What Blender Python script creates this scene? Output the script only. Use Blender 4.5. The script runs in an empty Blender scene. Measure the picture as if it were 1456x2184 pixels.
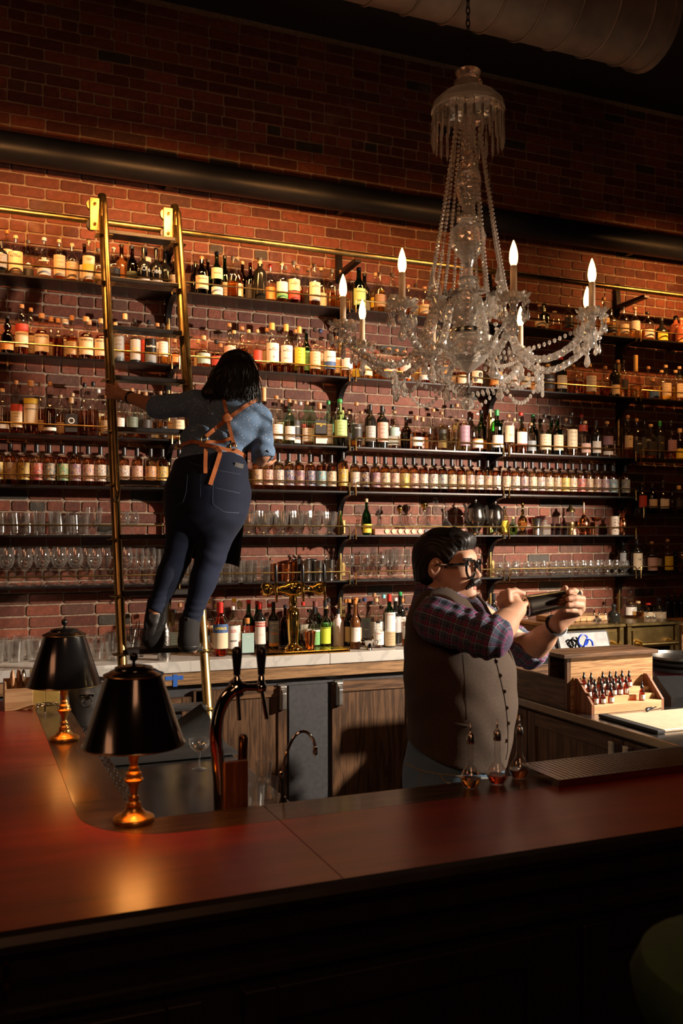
import bpy, bmesh, math, random
import numpy as np
from mathutils import Vector, Matrix, Euler
random.seed(7); np.random.seed(7)
SC = bpy.context.scene; COL = SC.collection
PI = math.pi
# ------------------------------------------------------------------ camera
EYE = 1.75                                   # lens height above the bar floor
F_PX = 1950.0                                # focal length in pixels of the 1456 x 2184 frame
ALPHA = math.atan2(0.925, 0.380)
RT = Vector((math.sin(ALPHA), -math.cos(ALPHA), 0)); FW = Vector((math.cos(ALPHA), math.sin(ALPHA), 0)); UP = Vector((0, 0, 1))
cam_d = bpy.data.cameras.new('camera'); cam = bpy.data.objects.new('camera', cam_d); COL.objects.link(cam)
cam_d.sensor_fit = 'VERTICAL'; cam_d.sensor_height = 36.0; cam_d.lens = F_PX / 2184 * 36.0
cam_d.shift_y = 48 / 2184.0
cam.location = (0, 0, EYE); cam.rotation_euler = (PI/2, 0, ALPHA - PI/2)
cam_d.dof.use_dof = True; cam_d.dof.focus_distance = 4.3; cam_d.dof.aperture_fstop = 4.5
cam_d.clip_start = 0.02
SC.camera = cam
# ------------------------------------------------------------------ world, lights, exposure
w = bpy.data.worlds.new('world'); SC.world = w; w.use_nodes = True
w.node_tree.nodes['Background'].inputs[0].default_value = (0.9, 0.55, 0.4, 1)
w.node_tree.nodes['Background'].inputs[1].default_value = 0.012
SC.view_settings.view_transform = 'Standard'; SC.view_settings.look = 'None'
SC.view_settings.gamma = 1.0; SC.view_settings.use_curve_mapping = False
SC.view_settings.exposure = 0.0
def lamp(name, kind, loc, power, color, target=None, **kw):
    d = bpy.data.lights.new(name, kind); d.energy = power; d.color = color
    o = bpy.data.objects.new(name, d); COL.objects.link(o); o.location = loc
    if target is not None:
        o.rotation_euler = (Vector(target) - Vector(loc)).to_track_quat('-Z', 'Y').to_euler()
    for k, v in kw.items(): setattr(d, k, v)
    return o
# the photographer's key light, off to the right and in front of the back bar
lamp('key_light', 'SPOT', (5.0, 2.1, 2.65), 1750, (1.0, 0.83, 0.66), (2.1, 5.0, 0.95), spot_size=math.radians(76), spot_blend=0.6, shadow_soft_size=0.07)
lamp('portrait_light', 'SPOT', (4.5, 0.85, 2.30), 1300, (1.0, 0.84, 0.68), (1.75, 2.9, 1.50), spot_size=math.radians(29), spot_blend=0.7, shadow_soft_size=0.06)  # second spot added for the man, split off from the key
# unseen warm lamps added in front of the pipe to wash the top shelving
for lx, le in ((0.2, 8.5), (1.0, 11), (1.9, 10), (2.9, 5), (4.9, 12)):
    lamp('strip_light', 'AREA', (lx, 4.72, 3.66), le, (1.0, 0.42, 0.12), (lx, 5.55, 3.20), shape='RECTANGLE', size=0.55, size_y=0.04, spread=math.radians(125))
# dim warm fill lamps, added without any fixture, lifting the shadows
lamp('fill_light', 'AREA', (0.3, -1.4, 3.6), 19, (1.0, 0.45, 0.22), (1.6, 3.0, 1.4), size=1.0)
lamp('fill_light', 'AREA', (-1.6, 2.0, 3.4), 10, (1.0, 0.42, 0.2), (1.6, 5.4, 3.2), size=0.8)
try:
    SC.cycles.transparent_max_bounces = 24; SC.cycles.max_bounces = 10; SC.cycles.transmission_bounces = 10
    SC.cycles.sample_clamp_indirect = 4.0
except Exception: pass
# ------------------------------------------------------------------ picture <-> place helpers
def PY(px, py, Y):                            # point on the vertical plane y = Y
    u = (px-728)/F_PX; t = Y/(FW.y + RT.y*u)
    return Vector((t*(FW.x+RT.x*u), Y, EYE - t*(py-1140)/F_PX))
def PZ(px, py, Z):                            # point on the horizontal plane z = Z
    u = (px-728)/F_PX; t = (EYE-Z)*F_PX/(py-1140)
    return Vector((t*(FW.x+RT.x*u), t*(FW.y+RT.y*u), Z))
def PD(px, py, D):                            # point at distance D along the view
    u = (px-728)/F_PX; v = (1140-py)/F_PX
    return FW*D + RT*(u*D) + Vector((0, 0, EYE + v*D))
def mperpx(p): return (p.x*FW.x + p.y*FW.y)/F_PX
# ------------------------------------------------------------------ mesh helpers
def newbm(): return bmesh.new()
def finish(bm, name, mat=None, parent=None, smooth=True, loc=None, angle=40):
    me = bpy.data.meshes.new(name); bm.to_mesh(me); bm.free()
    return link(me, name, mat, parent, smooth, loc, angle)
def link(me, name, mat=None, parent=None, smooth=True, loc=None, angle=40):
    if mat is not None:
        if isinstance(mat, (list, tuple)):
            for m in mat: me.materials.append(m)
        else: me.materials.append(mat)
    if smooth:
        me.shade_smooth()
        try: me.set_sharp_from_angle(angle=math.radians(angle))
        except Exception: pass
    o = bpy.data.objects.new(name, me); COL.objects.link(o)
    if parent is not None: o.parent = parent
    if loc is not None: o.location = loc
    return o
def tag(o, label=None, cat=None, group=None, kind=None):
    if label: o['label'] = label
    if cat: o['category'] = cat
    if group: o['group'] = group
    if kind: o['kind'] = kind
    return o
def thing(name, label, cat, loc=(0, 0, 0), rz=0.0, group=None):
    o = bpy.data.objects.new(name, None); COL.objects.link(o); o.empty_display_size = 0.05
    o.location = loc; o.rotation_euler = (0, 0, rz)
    return tag(o, label, cat, group)
def copy_tree(o, parent=None):
    c = o.copy(); COL.objects.link(c); c.parent = parent
    for ch in o.children: copy_tree(ch, c)
    return c
def box(bm, lo, hi, bev=0.0, rot=None, piv=None):
    lo = Vector(lo); hi = Vector(hi)
    r = bmesh.ops.create_cube(bm, size=1.0); vs = r['verts']
    c = (lo+hi)/2; s = hi-lo
    for v in vs: v.co = Vector((v.co.x*s.x, v.co.y*s.y, v.co.z*s.z)) + c
    if bev > 0:
        es = list({e for v in vs for e in v.link_edges})
        rr = bmesh.ops.bevel(bm, geom=es, offset=bev, segments=1 if bev < .004 else 2, affect='EDGES', profile=0.5)
        vs = list({v for f in rr['faces'] for v in f.verts} | {v for v in vs if v.is_valid})
    if rot is not None:
        p = Vector(piv) if piv is not None else c
        for v in vs: v.co = rot @ (v.co - p) + p
    return vs
def lathe(bm, prof, seg=20, o=(0, 0, 0), sx=1, sy=1, flute=0, fdepth=0.0, twist=0.0):
    o = Vector(o); rings = []
    for r, z in prof:
        if r < 1e-6: rings.append([bm.verts.new(o + Vector((0, 0, z)))]); continue
        ring = []
        for i in range(seg):
            a = 2*PI*i/seg; rr = r
            if flute: rr = r*(1 + fdepth*math.cos(flute*a + twist*z))
            ring.append(bm.verts.new(o + Vector((rr*math.cos(a)*sx, rr*math.sin(a)*sy, z))))
        rings.append(ring)
    for a, b in zip(rings, rings[1:]):
        if len(a) == 1 and len(b) == 1: continue
        for i in range(seg):
            j = (i+1) % seg
            try:
                if len(a) == 1: bm.faces.new((a[0], b[i], b[j])[::-1] if False else (a[0], b[j], b[i]))
                elif len(b) == 1: bm.faces.new((a[i], a[j], b[0]))
                else: bm.faces.new((a[i], a[j], b[j], b[i]))
            except ValueError: pass
    return rings
def tube(bm, pts, r, seg=10, cap=True, flat=1.0):
    pts = [Vector(p) for p in pts]; n = len(pts)
    rs = r if isinstance(r, (list, tuple)) else [r]*n
    rings = []; prev = None
    for i, p in enumerate(pts):
        t = (pts[min(i+1, n-1)] - pts[max(i-1, 0)]).normalized()
        if prev is None:
            a = Vector((0, 0, 1)) if abs(t.z) < .9 else Vector((1, 0, 0))
            u = t.cross(a).normalized()
        else:
            u = (prev - t*prev.dot(t)).normalized()
        prev = u; v = t.cross(u)
        rings.append([bm.verts.new(p + (u*math.cos(2*PI*k/seg) + v*math.sin(2*PI*k/seg)*flat)*rs[i]) for k in range(seg)])
    for a, b in zip(rings, rings[1:]):
        for k in range(seg):
            bm.faces.new((a[k], a[(k+1) % seg], b[(k+1) % seg], b[k]))
    if cap:
        try: bm.faces.new(rings[0][::-1]); bm.faces.new(rings[-1])
        except ValueError: pass
    return rings
def prism(bm, outline, p0, ax, ay, az, th):
    """outline of (a,b) pairs in the frame ax, ay at p0, thickness th along az"""
    p0 = Vector(p0); ax = Vector(ax); ay = Vector(ay); az = Vector(az)
    A = [bm.verts.new(p0 + ax*a + ay*b) for a, b in outline]
    B = [bm.verts.new(p0 + ax*a + ay*b + az*th) for a, b in outline]
    n = len(A)
    bm.faces.new(A[::-1]); bm.faces.new(B)
    for i in range(n): bm.faces.new((A[i], A[(i+1) % n], B[(i+1) % n], B[i]))
    bmesh.ops.recalc_face_normals(bm, faces=bm.faces[:])
def bez(p0, p1, p2, p3, n=12):
    p0, p1, p2, p3 = map(Vector, (p0, p1, p2, p3)); out = []
    for i in range(n+1):
        t = i/n; s = 1-t
        out.append(p0*s**3 + p1*3*s*s*t + p2*3*s*t*t + p3*t**3)
    return out
def catmull(pts, n=6):
    P = [Vector(p) for p in pts]; P = [P[0]*2-P[1]] + P + [P[-1]*2-P[-2]]; out = []
    for i in range(1, len(P)-2):
        for k in range(n):
            t = k/n; a, b, c, d = P[i-1:i+3]
            out.append(0.5*((2*b) + (c-a)*t + (2*a-5*b+4*c-d)*t*t + (3*b-3*c+d-a)*t**3))
    out.append(P[-2]); return out
def arc_label(bm, r, z0, z1, ang=1.1, seg=10, th=0.0006, ang0=-PI/2):
    """curved paper label wrapped on a cylinder about z, centred on direction ang0"""
    rows = []
    for rad in (r, r+th):
        for z in (z0, z1):
            rows.append([bm.verts.new((rad*math.cos(ang0-ang+2*ang*i/seg), rad*math.sin(ang0-ang+2*ang*i/seg), z)) for i in range(seg+1)])
    a, b, c, d = rows
    for i in range(seg):
        bm.faces.new((c[i], c[i+1], d[i+1], d[i])); bm.faces.new((a[i+1], a[i], b[i], b[i+1]))
        bm.faces.new((b[i], b[i+1], d[i+1], d[i])); bm.faces.new((a[i], a[i+1], c[i+1], c[i]))
    bm.faces.new((a[0], c[0], d[0], b[0])); bm.faces.new((a[-1], b[-1], d[-1], c[-1]))
def text_mesh(txt, size, wrap_r=None, ang0=-PI/2, z=0.0, y=0.0):
    """flat lettering facing -y, or wrapped on a cylinder of radius wrap_r"""
    cu = bpy.data.curves.new('lettering', 'FONT'); cu.body = txt; cu.size = size
    cu.align_x = 'CENTER'; cu.align_y = 'CENTER'; cu.resolution_u = 2; cu.space_line = 0.85; cu.offset = size*.028 if len(txt) > 1 else size*.01
    o = bpy.data.objects.new('t', cu); COL.objects.link(o)
    dg = bpy.context.evaluated_depsgraph_get(); dg.update()
    me = bpy.data.meshes.new_from_object(o.evaluated_get(dg)); bpy.data.objects.remove(o); bpy.data.curves.remove(cu)
    me.materials.clear()
    for v in me.vertices:
        x, yy = v.co.x, v.co.y
        if wrap_r: a = ang0 + x/wrap_r; v.co = (wrap_r*math.cos(a), wrap_r*math.sin(a), z+yy)
        else: v.co = (x, y, z+yy)
    return me
# ------------------------------------------------------------------ materials
MATS = {}
def nmat(name):
    m = bpy.data.materials.new(name); m.use_nodes = True; MATS[name] = m
    nt = m.node_tree; b = nt.nodes['Principled BSDF']
    return m, nt, b
def N(nt, t, **kw):
    n = nt.nodes.new(t)
    for k, v in kw.items():
        if k.startswith('i_'):
            n.inputs[int(k[2:])].default_value = v
        else: setattr(n, k, v)
    return n
def L(nt, a, b): nt.links.new(a, b)
def ramp(nt, stops, fac=None):
    r = nt.nodes.new('ShaderNodeValToRGB'); e = r.color_ramp.elements
    while len(e) > 1: e.remove(e[-1])
    e[0].position = stops[0][0]; e[0].color = tuple(stops[0][1]) + (1,)
    for p, c in stops[1:]:
        k = e.new(p); k.color = tuple(c) + (1,)
    if fac is not None: L(nt, fac, r.inputs[0])
    return r
def coords(nt, kind='Object', scale=(1, 1, 1), rot=(0, 0, 0)):
    tc = nt.nodes.new('ShaderNodeTexCoord'); mp = nt.nodes.new('ShaderNodeMapping')
    mp.inputs['Scale'].default_value = scale; mp.inputs['Rotation'].default_value = rot
    L(nt, tc.outputs[kind], mp.inputs['Vector']); return mp.outputs['Vector']
def noise(nt, vec, scale, detail=4, rough=0.55):
    n = nt.nodes.new('ShaderNodeTexNoise'); n.inputs['Scale'].default_value = scale
    n.inputs['Detail'].default_value = detail; n.inputs['Roughness'].default_value = rough
    if vec is not None: L(nt, vec, n.inputs['Vector'])
    return n.outputs['Fac']
def bump(nt, b, h, strength=0.3, dist=0.01):
    n = nt.nodes.new('ShaderNodeBump'); n.inputs['Strength'].default_value = strength; n.inputs['Distance'].default_value = dist
    L(nt, h, n.inputs['Height']); L(nt, n.outputs['Normal'], b.inputs['Normal']); return n
def simple(name, col, rough=0.5, metal=0.0, var=0.0, nscale=40, bmp=0.0, coat=0.0, spec=0.5, emit=None, es=0.0):
    m, nt, b = nmat(name)
    b.inputs['Base Color'].default_value = tuple(col)+(1,); b.inputs['Roughness'].default_value = rough
    b.inputs['Metallic'].default_value = metal; b.inputs['Specular IOR Level'].default_value = spec
    b.inputs['Coat Weight'].default_value = coat; b.inputs['Coat Roughness'].default_value = 0.08
    v = coords(nt)
    f = noise(nt, v, nscale)
    if var > 0:
        r = ramp(nt, [(0.25, [c*(1-var) for c in col]), (0.75, [min(1, c*(1+var)) for c in col])], f); L(nt, r.outputs[0], b.inputs['Base Color'])
    mr = nt.nodes.new('ShaderNodeMapRange'); mr.inputs['To Min'].default_value = max(0, rough*0.8); mr.inputs['To Max'].default_value = min(1, rough*1.2)
    L(nt, f, mr.inputs['Value']); L(nt, mr.outputs[0], b.inputs['Roughness'])
    if bmp > 0: bump(nt, b, f, bmp, 0.002)
    if emit: b.inputs['Emission Color'].default_value = tuple(emit)+(1,); b.inputs['Emission Strength'].default_value = es
    return m
def wood(name, dark, light, axis='z', scale=1.0, rough=0.45, coat=0.0, ring=6.0, bmp=0.15):
    m, nt, b = nmat(name)
    s = {'z': (9, 9, 0.7), 'x': (0.7, 9, 9), 'y': (9, 0.7, 9)}[axis]
    v = coords(nt, 'Object', tuple(k*scale for k in s))
    n1 = noise(nt, v, 1.3, 3, 0.5)
    mul = N(nt, 'ShaderNodeMath', operation='MULTIPLY', i_1=ring*2*PI); L(nt, n1, mul.inputs[0])
    sn = N(nt, 'ShaderNodeMath', operation='SINE'); L(nt, mul.outputs[0], sn.inputs[0])
    v2 = coords(nt, 'Object', tuple(k*scale*9 for k in s)); n2 = noise(nt, v2, 2.0, 5, 0.6)
    ad = N(nt, 'ShaderNodeMath', operation='MULTIPLY_ADD', i_1=0.22, i_2=0.0); L(nt, sn.outputs[0], ad.inputs[0]); L(nt, n2, ad.inputs[2])
    r = ramp(nt, [(0.2, dark), (0.55, [(a+c)/2 for a, c in zip(dark, light)]), (0.8, light)], ad.outputs[0])
    L(nt, r.outputs[0], b.inputs['Base Color']); b.inputs['Roughness'].default_value = rough
    b.inputs['Coat Weight'].default_value = coat; b.inputs['Coat Roughness'].default_value = 0.12
    bump(nt, b, ad.outputs[0], bmp, 0.002)
    return m
def glassy(name, tint=(1, 1, 1), rough=0.03, refl=1.0, base=0.05, objcol=False, painted_glint=.09):
    """thin clear glass: tinted see-through with a fresnel gloss and painted white glints"""
    m, nt, b = nmat(name); nt.nodes.remove(b)
    out = nt.nodes['Material Output']
    tr = N(nt, 'ShaderNodeBsdfTransparent'); tr.inputs[0].default_value = tuple(tint)+(1,)
    gl = N(nt, 'ShaderNodeBsdfGlossy'); gl.inputs['Roughness'].default_value = rough; gl.inputs[0].default_value = (1, 1, 1, 1)
    lw = N(nt, 'ShaderNodeLayerWeight'); lw.inputs['Blend'].default_value = 0.35
    mr = N(nt, 'ShaderNodeMapRange'); mr.inputs['To Min'].default_value = base; mr.inputs['To Max'].default_value = 0.85*refl
    L(nt, lw.outputs['Facing'], mr.inputs['Value'])
    pw = N(nt, 'ShaderNodeMath', operation='POWER', i_1=1.7); L(nt, lw.outputs['Facing'], pw.inputs[0]); L(nt, pw.outputs[0], mr.inputs['Value'])
    df = N(nt, 'ShaderNodeBsdfDiffuse'); df.inputs[0].default_value = (.8, .8, .78, 1); gm = N(nt, 'ShaderNodeMixShader'); gm.inputs[0].default_value = .0 if objcol else painted_glint; L(nt, gl.outputs[0], gm.inputs[1]); L(nt, df.outputs[0], gm.inputs[2])  # white diffuse mixed into the gloss, painting bright reflections along the edges
    mx = N(nt, 'ShaderNodeMixShader'); L(nt, mr.outputs[0], mx.inputs[0]); L(nt, tr.outputs[0], mx.inputs[1]); L(nt, gm.outputs[0], mx.inputs[2])
    if objcol:
        oi = N(nt, 'ShaderNodeObjectInfo'); L(nt, oi.outputs['Color'], tr.inputs[0])
    L(nt, mx.outputs[0], out.inputs[0]); return m
def refract(name, col=(1, 1, 1), ior=1.5, rough=0.0, objcol=False):
    m, nt, b = nmat(name)
    b.inputs['Base Color'].default_value = tuple(col)+(1,); b.inputs['Roughness'].default_value = rough
    b.inputs['Transmission Weight'].default_value = 1.0; b.inputs['IOR'].default_value = ior
    if objcol:
        oi = N(nt, 'ShaderNodeObjectInfo'); L(nt, oi.outputs['Color'], b.inputs['Base Color'])
    return m
def objcolor(name, rough=0.5, metal=0.0, mode=None, coat=0.0):
    """one material for many copies: the colour comes from the object itself"""
    m, nt, b = nmat(name); oi = N(nt, 'ShaderNodeObjectInfo')
    b.inputs['Roughness'].default_value = rough; b.inputs['Metallic'].default_value = metal; b.inputs['Coat Weight'].default_value = coat
    src = oi.outputs['Color']
    if mode in ('print', 'art'):
        v = coords(nt, 'Generated')
        sp = N(nt, 'ShaderNodeSeparateXYZ'); L(nt, v, sp.inputs[0])
        ad = N(nt, 'ShaderNodeVectorMath', operation='ADD'); cb = N(nt, 'ShaderNodeCombineXYZ'); L(nt, oi.outputs['Random'], cb.inputs[0]); L(nt, oi.outputs['Random'], cb.inputs[1])
        mm = N(nt, 'ShaderNodeVectorMath', operation='SCALE'); mm.inputs['Scale'].default_value = 37.0; L(nt, cb.outputs[0], mm.inputs[0])
        L(nt, v, ad.inputs[0]); L(nt, mm.outputs[0], ad.inputs[1])
        if mode == 'print':     # rows of small ink marks in the middle of the paper
            mp = N(nt, 'ShaderNodeMapping'); mp.inputs['Scale'].default_value = (16, 3, 9); L(nt, ad.outputs[0], mp.inputs[0])
            vo = N(nt, 'ShaderNodeTexNoise'); vo.inputs['Scale'].default_value = 1.6; vo.inputs['Detail'].default_value = 2; L(nt, mp.outputs[0], vo.inputs['Vector'])
            wv = N(nt, 'ShaderNodeMath', operation='MULTIPLY', i_1=2*PI*5.0); L(nt, sp.outputs['Z'], wv.inputs[0])
            sn = N(nt, 'ShaderNodeMath', operation='SINE'); L(nt, wv.outputs[0], sn.inputs[0])
            g1 = N(nt, 'ShaderNodeMath', operation='GREATER_THAN', i_1=0.35); L(nt, sn.outputs[0], g1.inputs[0])
            g2 = N(nt, 'ShaderNodeMath', operation='GREATER_THAN', i_1=0.5); L(nt, vo.outputs['Fac'], g2.inputs[0])
            ab = N(nt, 'ShaderNodeMath', operation='SUBTRACT', i_1=0.5); L(nt, sp.outputs['X'], ab.inputs[0])
            ab2 = N(nt, 'ShaderNodeMath', operation='ABSOLUTE'); L(nt, ab.outputs[0], ab2.inputs[0])
            g3 = N(nt, 'ShaderNodeMath', operation='LESS_THAN', i_1=0.3); L(nt, ab2.outputs[0], g3.inputs[0])
            a1 = N(nt, 'ShaderNodeMath', operation='MULTIPLY'); L(nt, g1.outputs[0], a1.inputs[0]); L(nt, g2.outputs[0], a1.inputs[1])
            a2 = N(nt, 'ShaderNodeMath', operation='MULTIPLY'); L(nt, a1.outputs[0], a2.inputs[0]); L(nt, g3.outputs[0], a2.inputs[1])
            a3 = N(nt, 'ShaderNodeMath', operation='MULTIPLY', i_1=0.55); L(nt, a2.outputs[0], a3.inputs[0])
            mx = N(nt, 'ShaderNodeMix', data_type='RGBA'); L(nt, a3.outputs[0], mx.inputs['Factor']); L(nt, src, mx.inputs['A']); mx.inputs['B'].default_value = (0.06, 0.035, 0.03, 1)
            src = mx.outputs['Result']
        else:                   # small printed illustration in a few flat colours
            n = N(nt, 'ShaderNodeTexNoise'); n.inputs['Scale'].default_value = 3.2; n.inputs['Detail'].default_value = 1.5; n.inputs['Distortion'].default_value = 0.8; L(nt, ad.outputs[0], n.inputs['Vector'])
            n2 = N(nt, 'ShaderNodeTexNoise'); n2.inputs['Scale'].default_value = 5.0; n2.inputs['Detail'].default_value = 2.0
            m2 = N(nt, 'ShaderNodeVectorMath', operation='SCALE'); m2.inputs['Scale'].default_value = 1.7; L(nt, ad.outputs[0], m2.inputs[0]); L(nt, m2.outputs[0], n2.inputs['Vector'])
            r = ramp(nt, [(0.0, (.25, .05, .04)), (.38, (.05, .06, .14)), (.47, (.46, .34, .18)), (.56, (.36, .12, .05)), (.63, (.5, .4, .26))], n.outputs['Fac']); r.color_ramp.interpolation = 'CONSTANT'
            g = N(nt, 'ShaderNodeMath', operation='GREATER_THAN', i_1=0.47); L(nt, n2.outputs['Fac'], g.inputs[0])
            gm = N(nt, 'ShaderNodeMath', operation='MULTIPLY', i_1=0.8); L(nt, g.outputs[0], gm.inputs[0])
            mx = N(nt, 'ShaderNodeMix', data_type='RGBA'); L(nt, gm.outputs[0], mx.inputs['Factor']); L(nt, src, mx.inputs['A']); L(nt, r.outputs[0], mx.inputs['B'])
            src = mx.outputs['Result']
    L(nt, src, b.inputs['Base Color']); return m
def hexc(h):
    c = [int(h[i:i+2], 16)/255 for i in (0, 2, 4)]
    return tuple(((x+0.055)/1.055)**2.4 if x > 0.04045 else x/12.92 for x in c)

M_BRASS = simple('aged_brass', (0.36, 0.255, 0.10), 0.32, 1.0, 0.25, 18)
M_GOLD = simple('polished_brass', (0.80, 0.50, 0.13), 0.09, 1.0, 0.1, 10)
M_RAIL = simple('brass_rail', (0.62, 0.42, 0.16), 0.25, 1.0, 0.1, 30)
M_STEEL = simple('blackened_steel', (0.018, 0.016, 0.016), 0.35, 0.6, 0.3, 20)
M_BLACKPIPE = simple('black_painted_pipe', (0.009, 0.010, 0.015), 0.42, 0.0, 0.2, 9, 0, 0, 0.25)
M_CHROME = simple('chrome', (0.72, 0.70, 0.68), 0.06, 1.0, 0.05, 10)
M_SATIN = simple('satin_chrome', (0.72, 0.70, 0.66), 0.30, 1.0, 0.08, 20)
M_STAIN = simple('brushed_stainless', (0.42, 0.40, 0.38), 0.24, 1.0, 0.12, 35)
M_NICKEL = simple('old_silver', (0.45, 0.42, 0.38), 0.2, 1.0, 0.35, 25)
M_COPPER = simple('copper', (0.75, 0.30, 0.15), 0.18, 1.0, 0.15, 14)
M_BLACKPL = simple('black_plastic', (0.012, 0.012, 0.013), 0.3)
M_RUBBER = simple('black_rubber', (0.012, 0.012, 0.012), 0.75, 0, 0.2, 60, 0.2)
M_GREYPL = simple('dark_grey_plastic', (0.10, 0.10, 0.105), 0.42)
M_CREAMPL = simple('cream_candle_sleeve', (0.62, 0.45, 0.30), 0.5)
M_INK = simple('dark_ink', (0.02, 0.015, 0.015), 0.5)
M_WHITEINK = simple('white_ink', (0.8, 0.78, 0.72), 0.5)
M_REDINK = simple('red_ink', (0.6, 0.04, 0.03), 0.5)
M_ORINK = simple('orange_ink', (0.8, 0.22, 0.04), 0.5)
M_YELINK = simple('yellow_ink', (0.85, 0.6, 0.05), 0.5)
M_OAKDK = wood('dark_stained_oak', (0.035, 0.016, 0.007), (0.125, 0.062, 0.028), 'z', 1.4, 0.45)
M_OAKDKX = wood('dark_stained_oak_rail', (0.04, 0.018, 0.008), (0.17, 0.085, 0.038), 'x', 1.4, 0.45)
M_OAKDKY = wood('dark_stained_oak_side', (0.03, 0.014, 0.007), (0.12, 0.06, 0.028), 'y', 1.4, 0.45)
M_OAKLT = wood('light_oak', (0.24, 0.12, 0.045), (0.50, 0.29, 0.13), 'x', 1.5, 0.5, ring=9)
M_OAKTRIM = wood('oak_edge_strip', (0.16, 0.085, 0.035), (0.36, 0.2, 0.09), 'x', 1.8, 0.5)
M_BEECH = wood('pale_beech', (0.42, 0.24, 0.11), (0.62, 0.40, 0.21), 'x', 1.2, 0.5)
M_BAND = wood('dark_bar_border', (0.022, 0.011, 0.006), (0.085, 0.045, 0.022), 'x', 1.0, 0.3, coat=0.4, bmp=0.08)
M_BANDY = wood('dark_bar_border_side', (0.022, 0.011, 0.006), (0.085, 0.045, 0.022), 'y', 1.0, 0.3, coat=0.4, bmp=0.08)
M_WAX = objcolor('painted_cap', 0.35, 0.0)
M_LABEL = objcolor('printed_paper_label', 0.55, 0, 'print')
M_PLAIN = objcolor('plain_paper_label', 0.55)
M_ART = objcolor('illustrated_paper_label', 0.5, 0, 'art')
M_GLASS = glassy('bottle_glass', objcol=True)
M_GLASSWARE = glassy('clear_glassware', (0.97, 0.97, 0.96), 0.04, 1.15, 0.10)
M_LIQ = refract('spirit', ior=1.36, objcol=True)
M_LENS = glassy('spectacle_lens', (.97,.97,.97), .02, .7, .05, False, 0.0)
M_CRYSTAL = refract('cut_crystal', (0.97, 0.94, 0.88), 1.52, 0.02)

def _crystal():
    m, nt, b = nmat('cut_crystal_mix'); out = nt.nodes['Material Output']
    b.inputs['Base Color'].default_value = (1, .97, .93, 1); b.inputs['Roughness'].default_value = .03; b.inputs['Transmission Weight'].default_value = 1; b.inputs['IOR'].default_value = 1.5
    d = N(nt, 'ShaderNodeBsdfDiffuse'); d.inputs[0].default_value = (.85, .78, .70, 1); tl = N(nt, 'ShaderNodeBsdfTranslucent'); tl.inputs[0].default_value = (.85, .78, .70, 1)  # pale warm diffuse share painted in for sparkle the refraction lacks
    g = N(nt, 'ShaderNodeBsdfGlossy'); g.inputs['Roughness'].default_value = .12; g.inputs[0].default_value = (.9, .86, .8, 1)
    m1 = N(nt, 'ShaderNodeMixShader'); m1.inputs[0].default_value = .45; L(nt, d.outputs[0], m1.inputs[1]); L(nt, tl.outputs[0], m1.inputs[2])
    m3 = N(nt, 'ShaderNodeMixShader'); m3.inputs[0].default_value = .5; L(nt, m1.outputs[0], m3.inputs[1]); L(nt, g.outputs[0], m3.inputs[2])
    m2 = N(nt, 'ShaderNodeMixShader'); m2.inputs[0].default_value = .38; L(nt, b.outputs[0], m2.inputs[1]); L(nt, m3.outputs[0], m2.inputs[2])
    L(nt, m2.outputs[0], out.inputs[0]); return m
M_CRYSTAL = _crystal()
# positions already taken on a surface, so that nothing stands inside its neighbour
TAKEN = {}
for _z in (3.186, 2.75, 2.31, 2.026, 1.747, 1.46):
    TAKEN[round(_z, 3)] = [(x, 5.555, .022) for x in (1.14, 2.27, 3.41, 4.53)]
TAKEN[1.9] = [(4.53, 5.555, .022)]
TAKEN[1.05] = [(x, 5.555, .02) for x in (1.14, 2.27, 3.41)]
def free_spot(x, y, z, r, ylo=5.36, yhi=5.585):
    L_ = TAKEN.setdefault(round(z, 3), [])
    tx0, tx1 = PY(556, 1400, 5.03).x, PY(746, 1385, 5.03).x
    ok = lambda a, b: not (abs(z-1.05) < .01 and tx0-r < a < tx1+r and b < 5.212+r) and (b-r > ylo and b+r < yhi) and all((a-q[0])**2+(b-q[1])**2 >= (r+q[2]+.0006)**2 for q in L_)
    best = None
    for dx in [0, .003, -.003, .006, -.006, .009, -.009, .012, -.012, .016, -.016, .02, -.02, .025, -.025, .03, -.03, .037, -.037]:
        for dy in [0, .005, -.005, .01, -.01, .018, -.018, .026, -.026, .035, -.035, .045, -.045, .06, -.06, .08, -.08, .1, -.1]:
            c_ = abs(dx)*2.5+abs(dy)
            if (best is None or c_ < best[0]) and ok(x+dx, y+dy): best = (c_, x+dx, y+dy)
    if best is None: return None
    L_.append((best[1], best[2], r)); return best[1], best[2]

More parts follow.
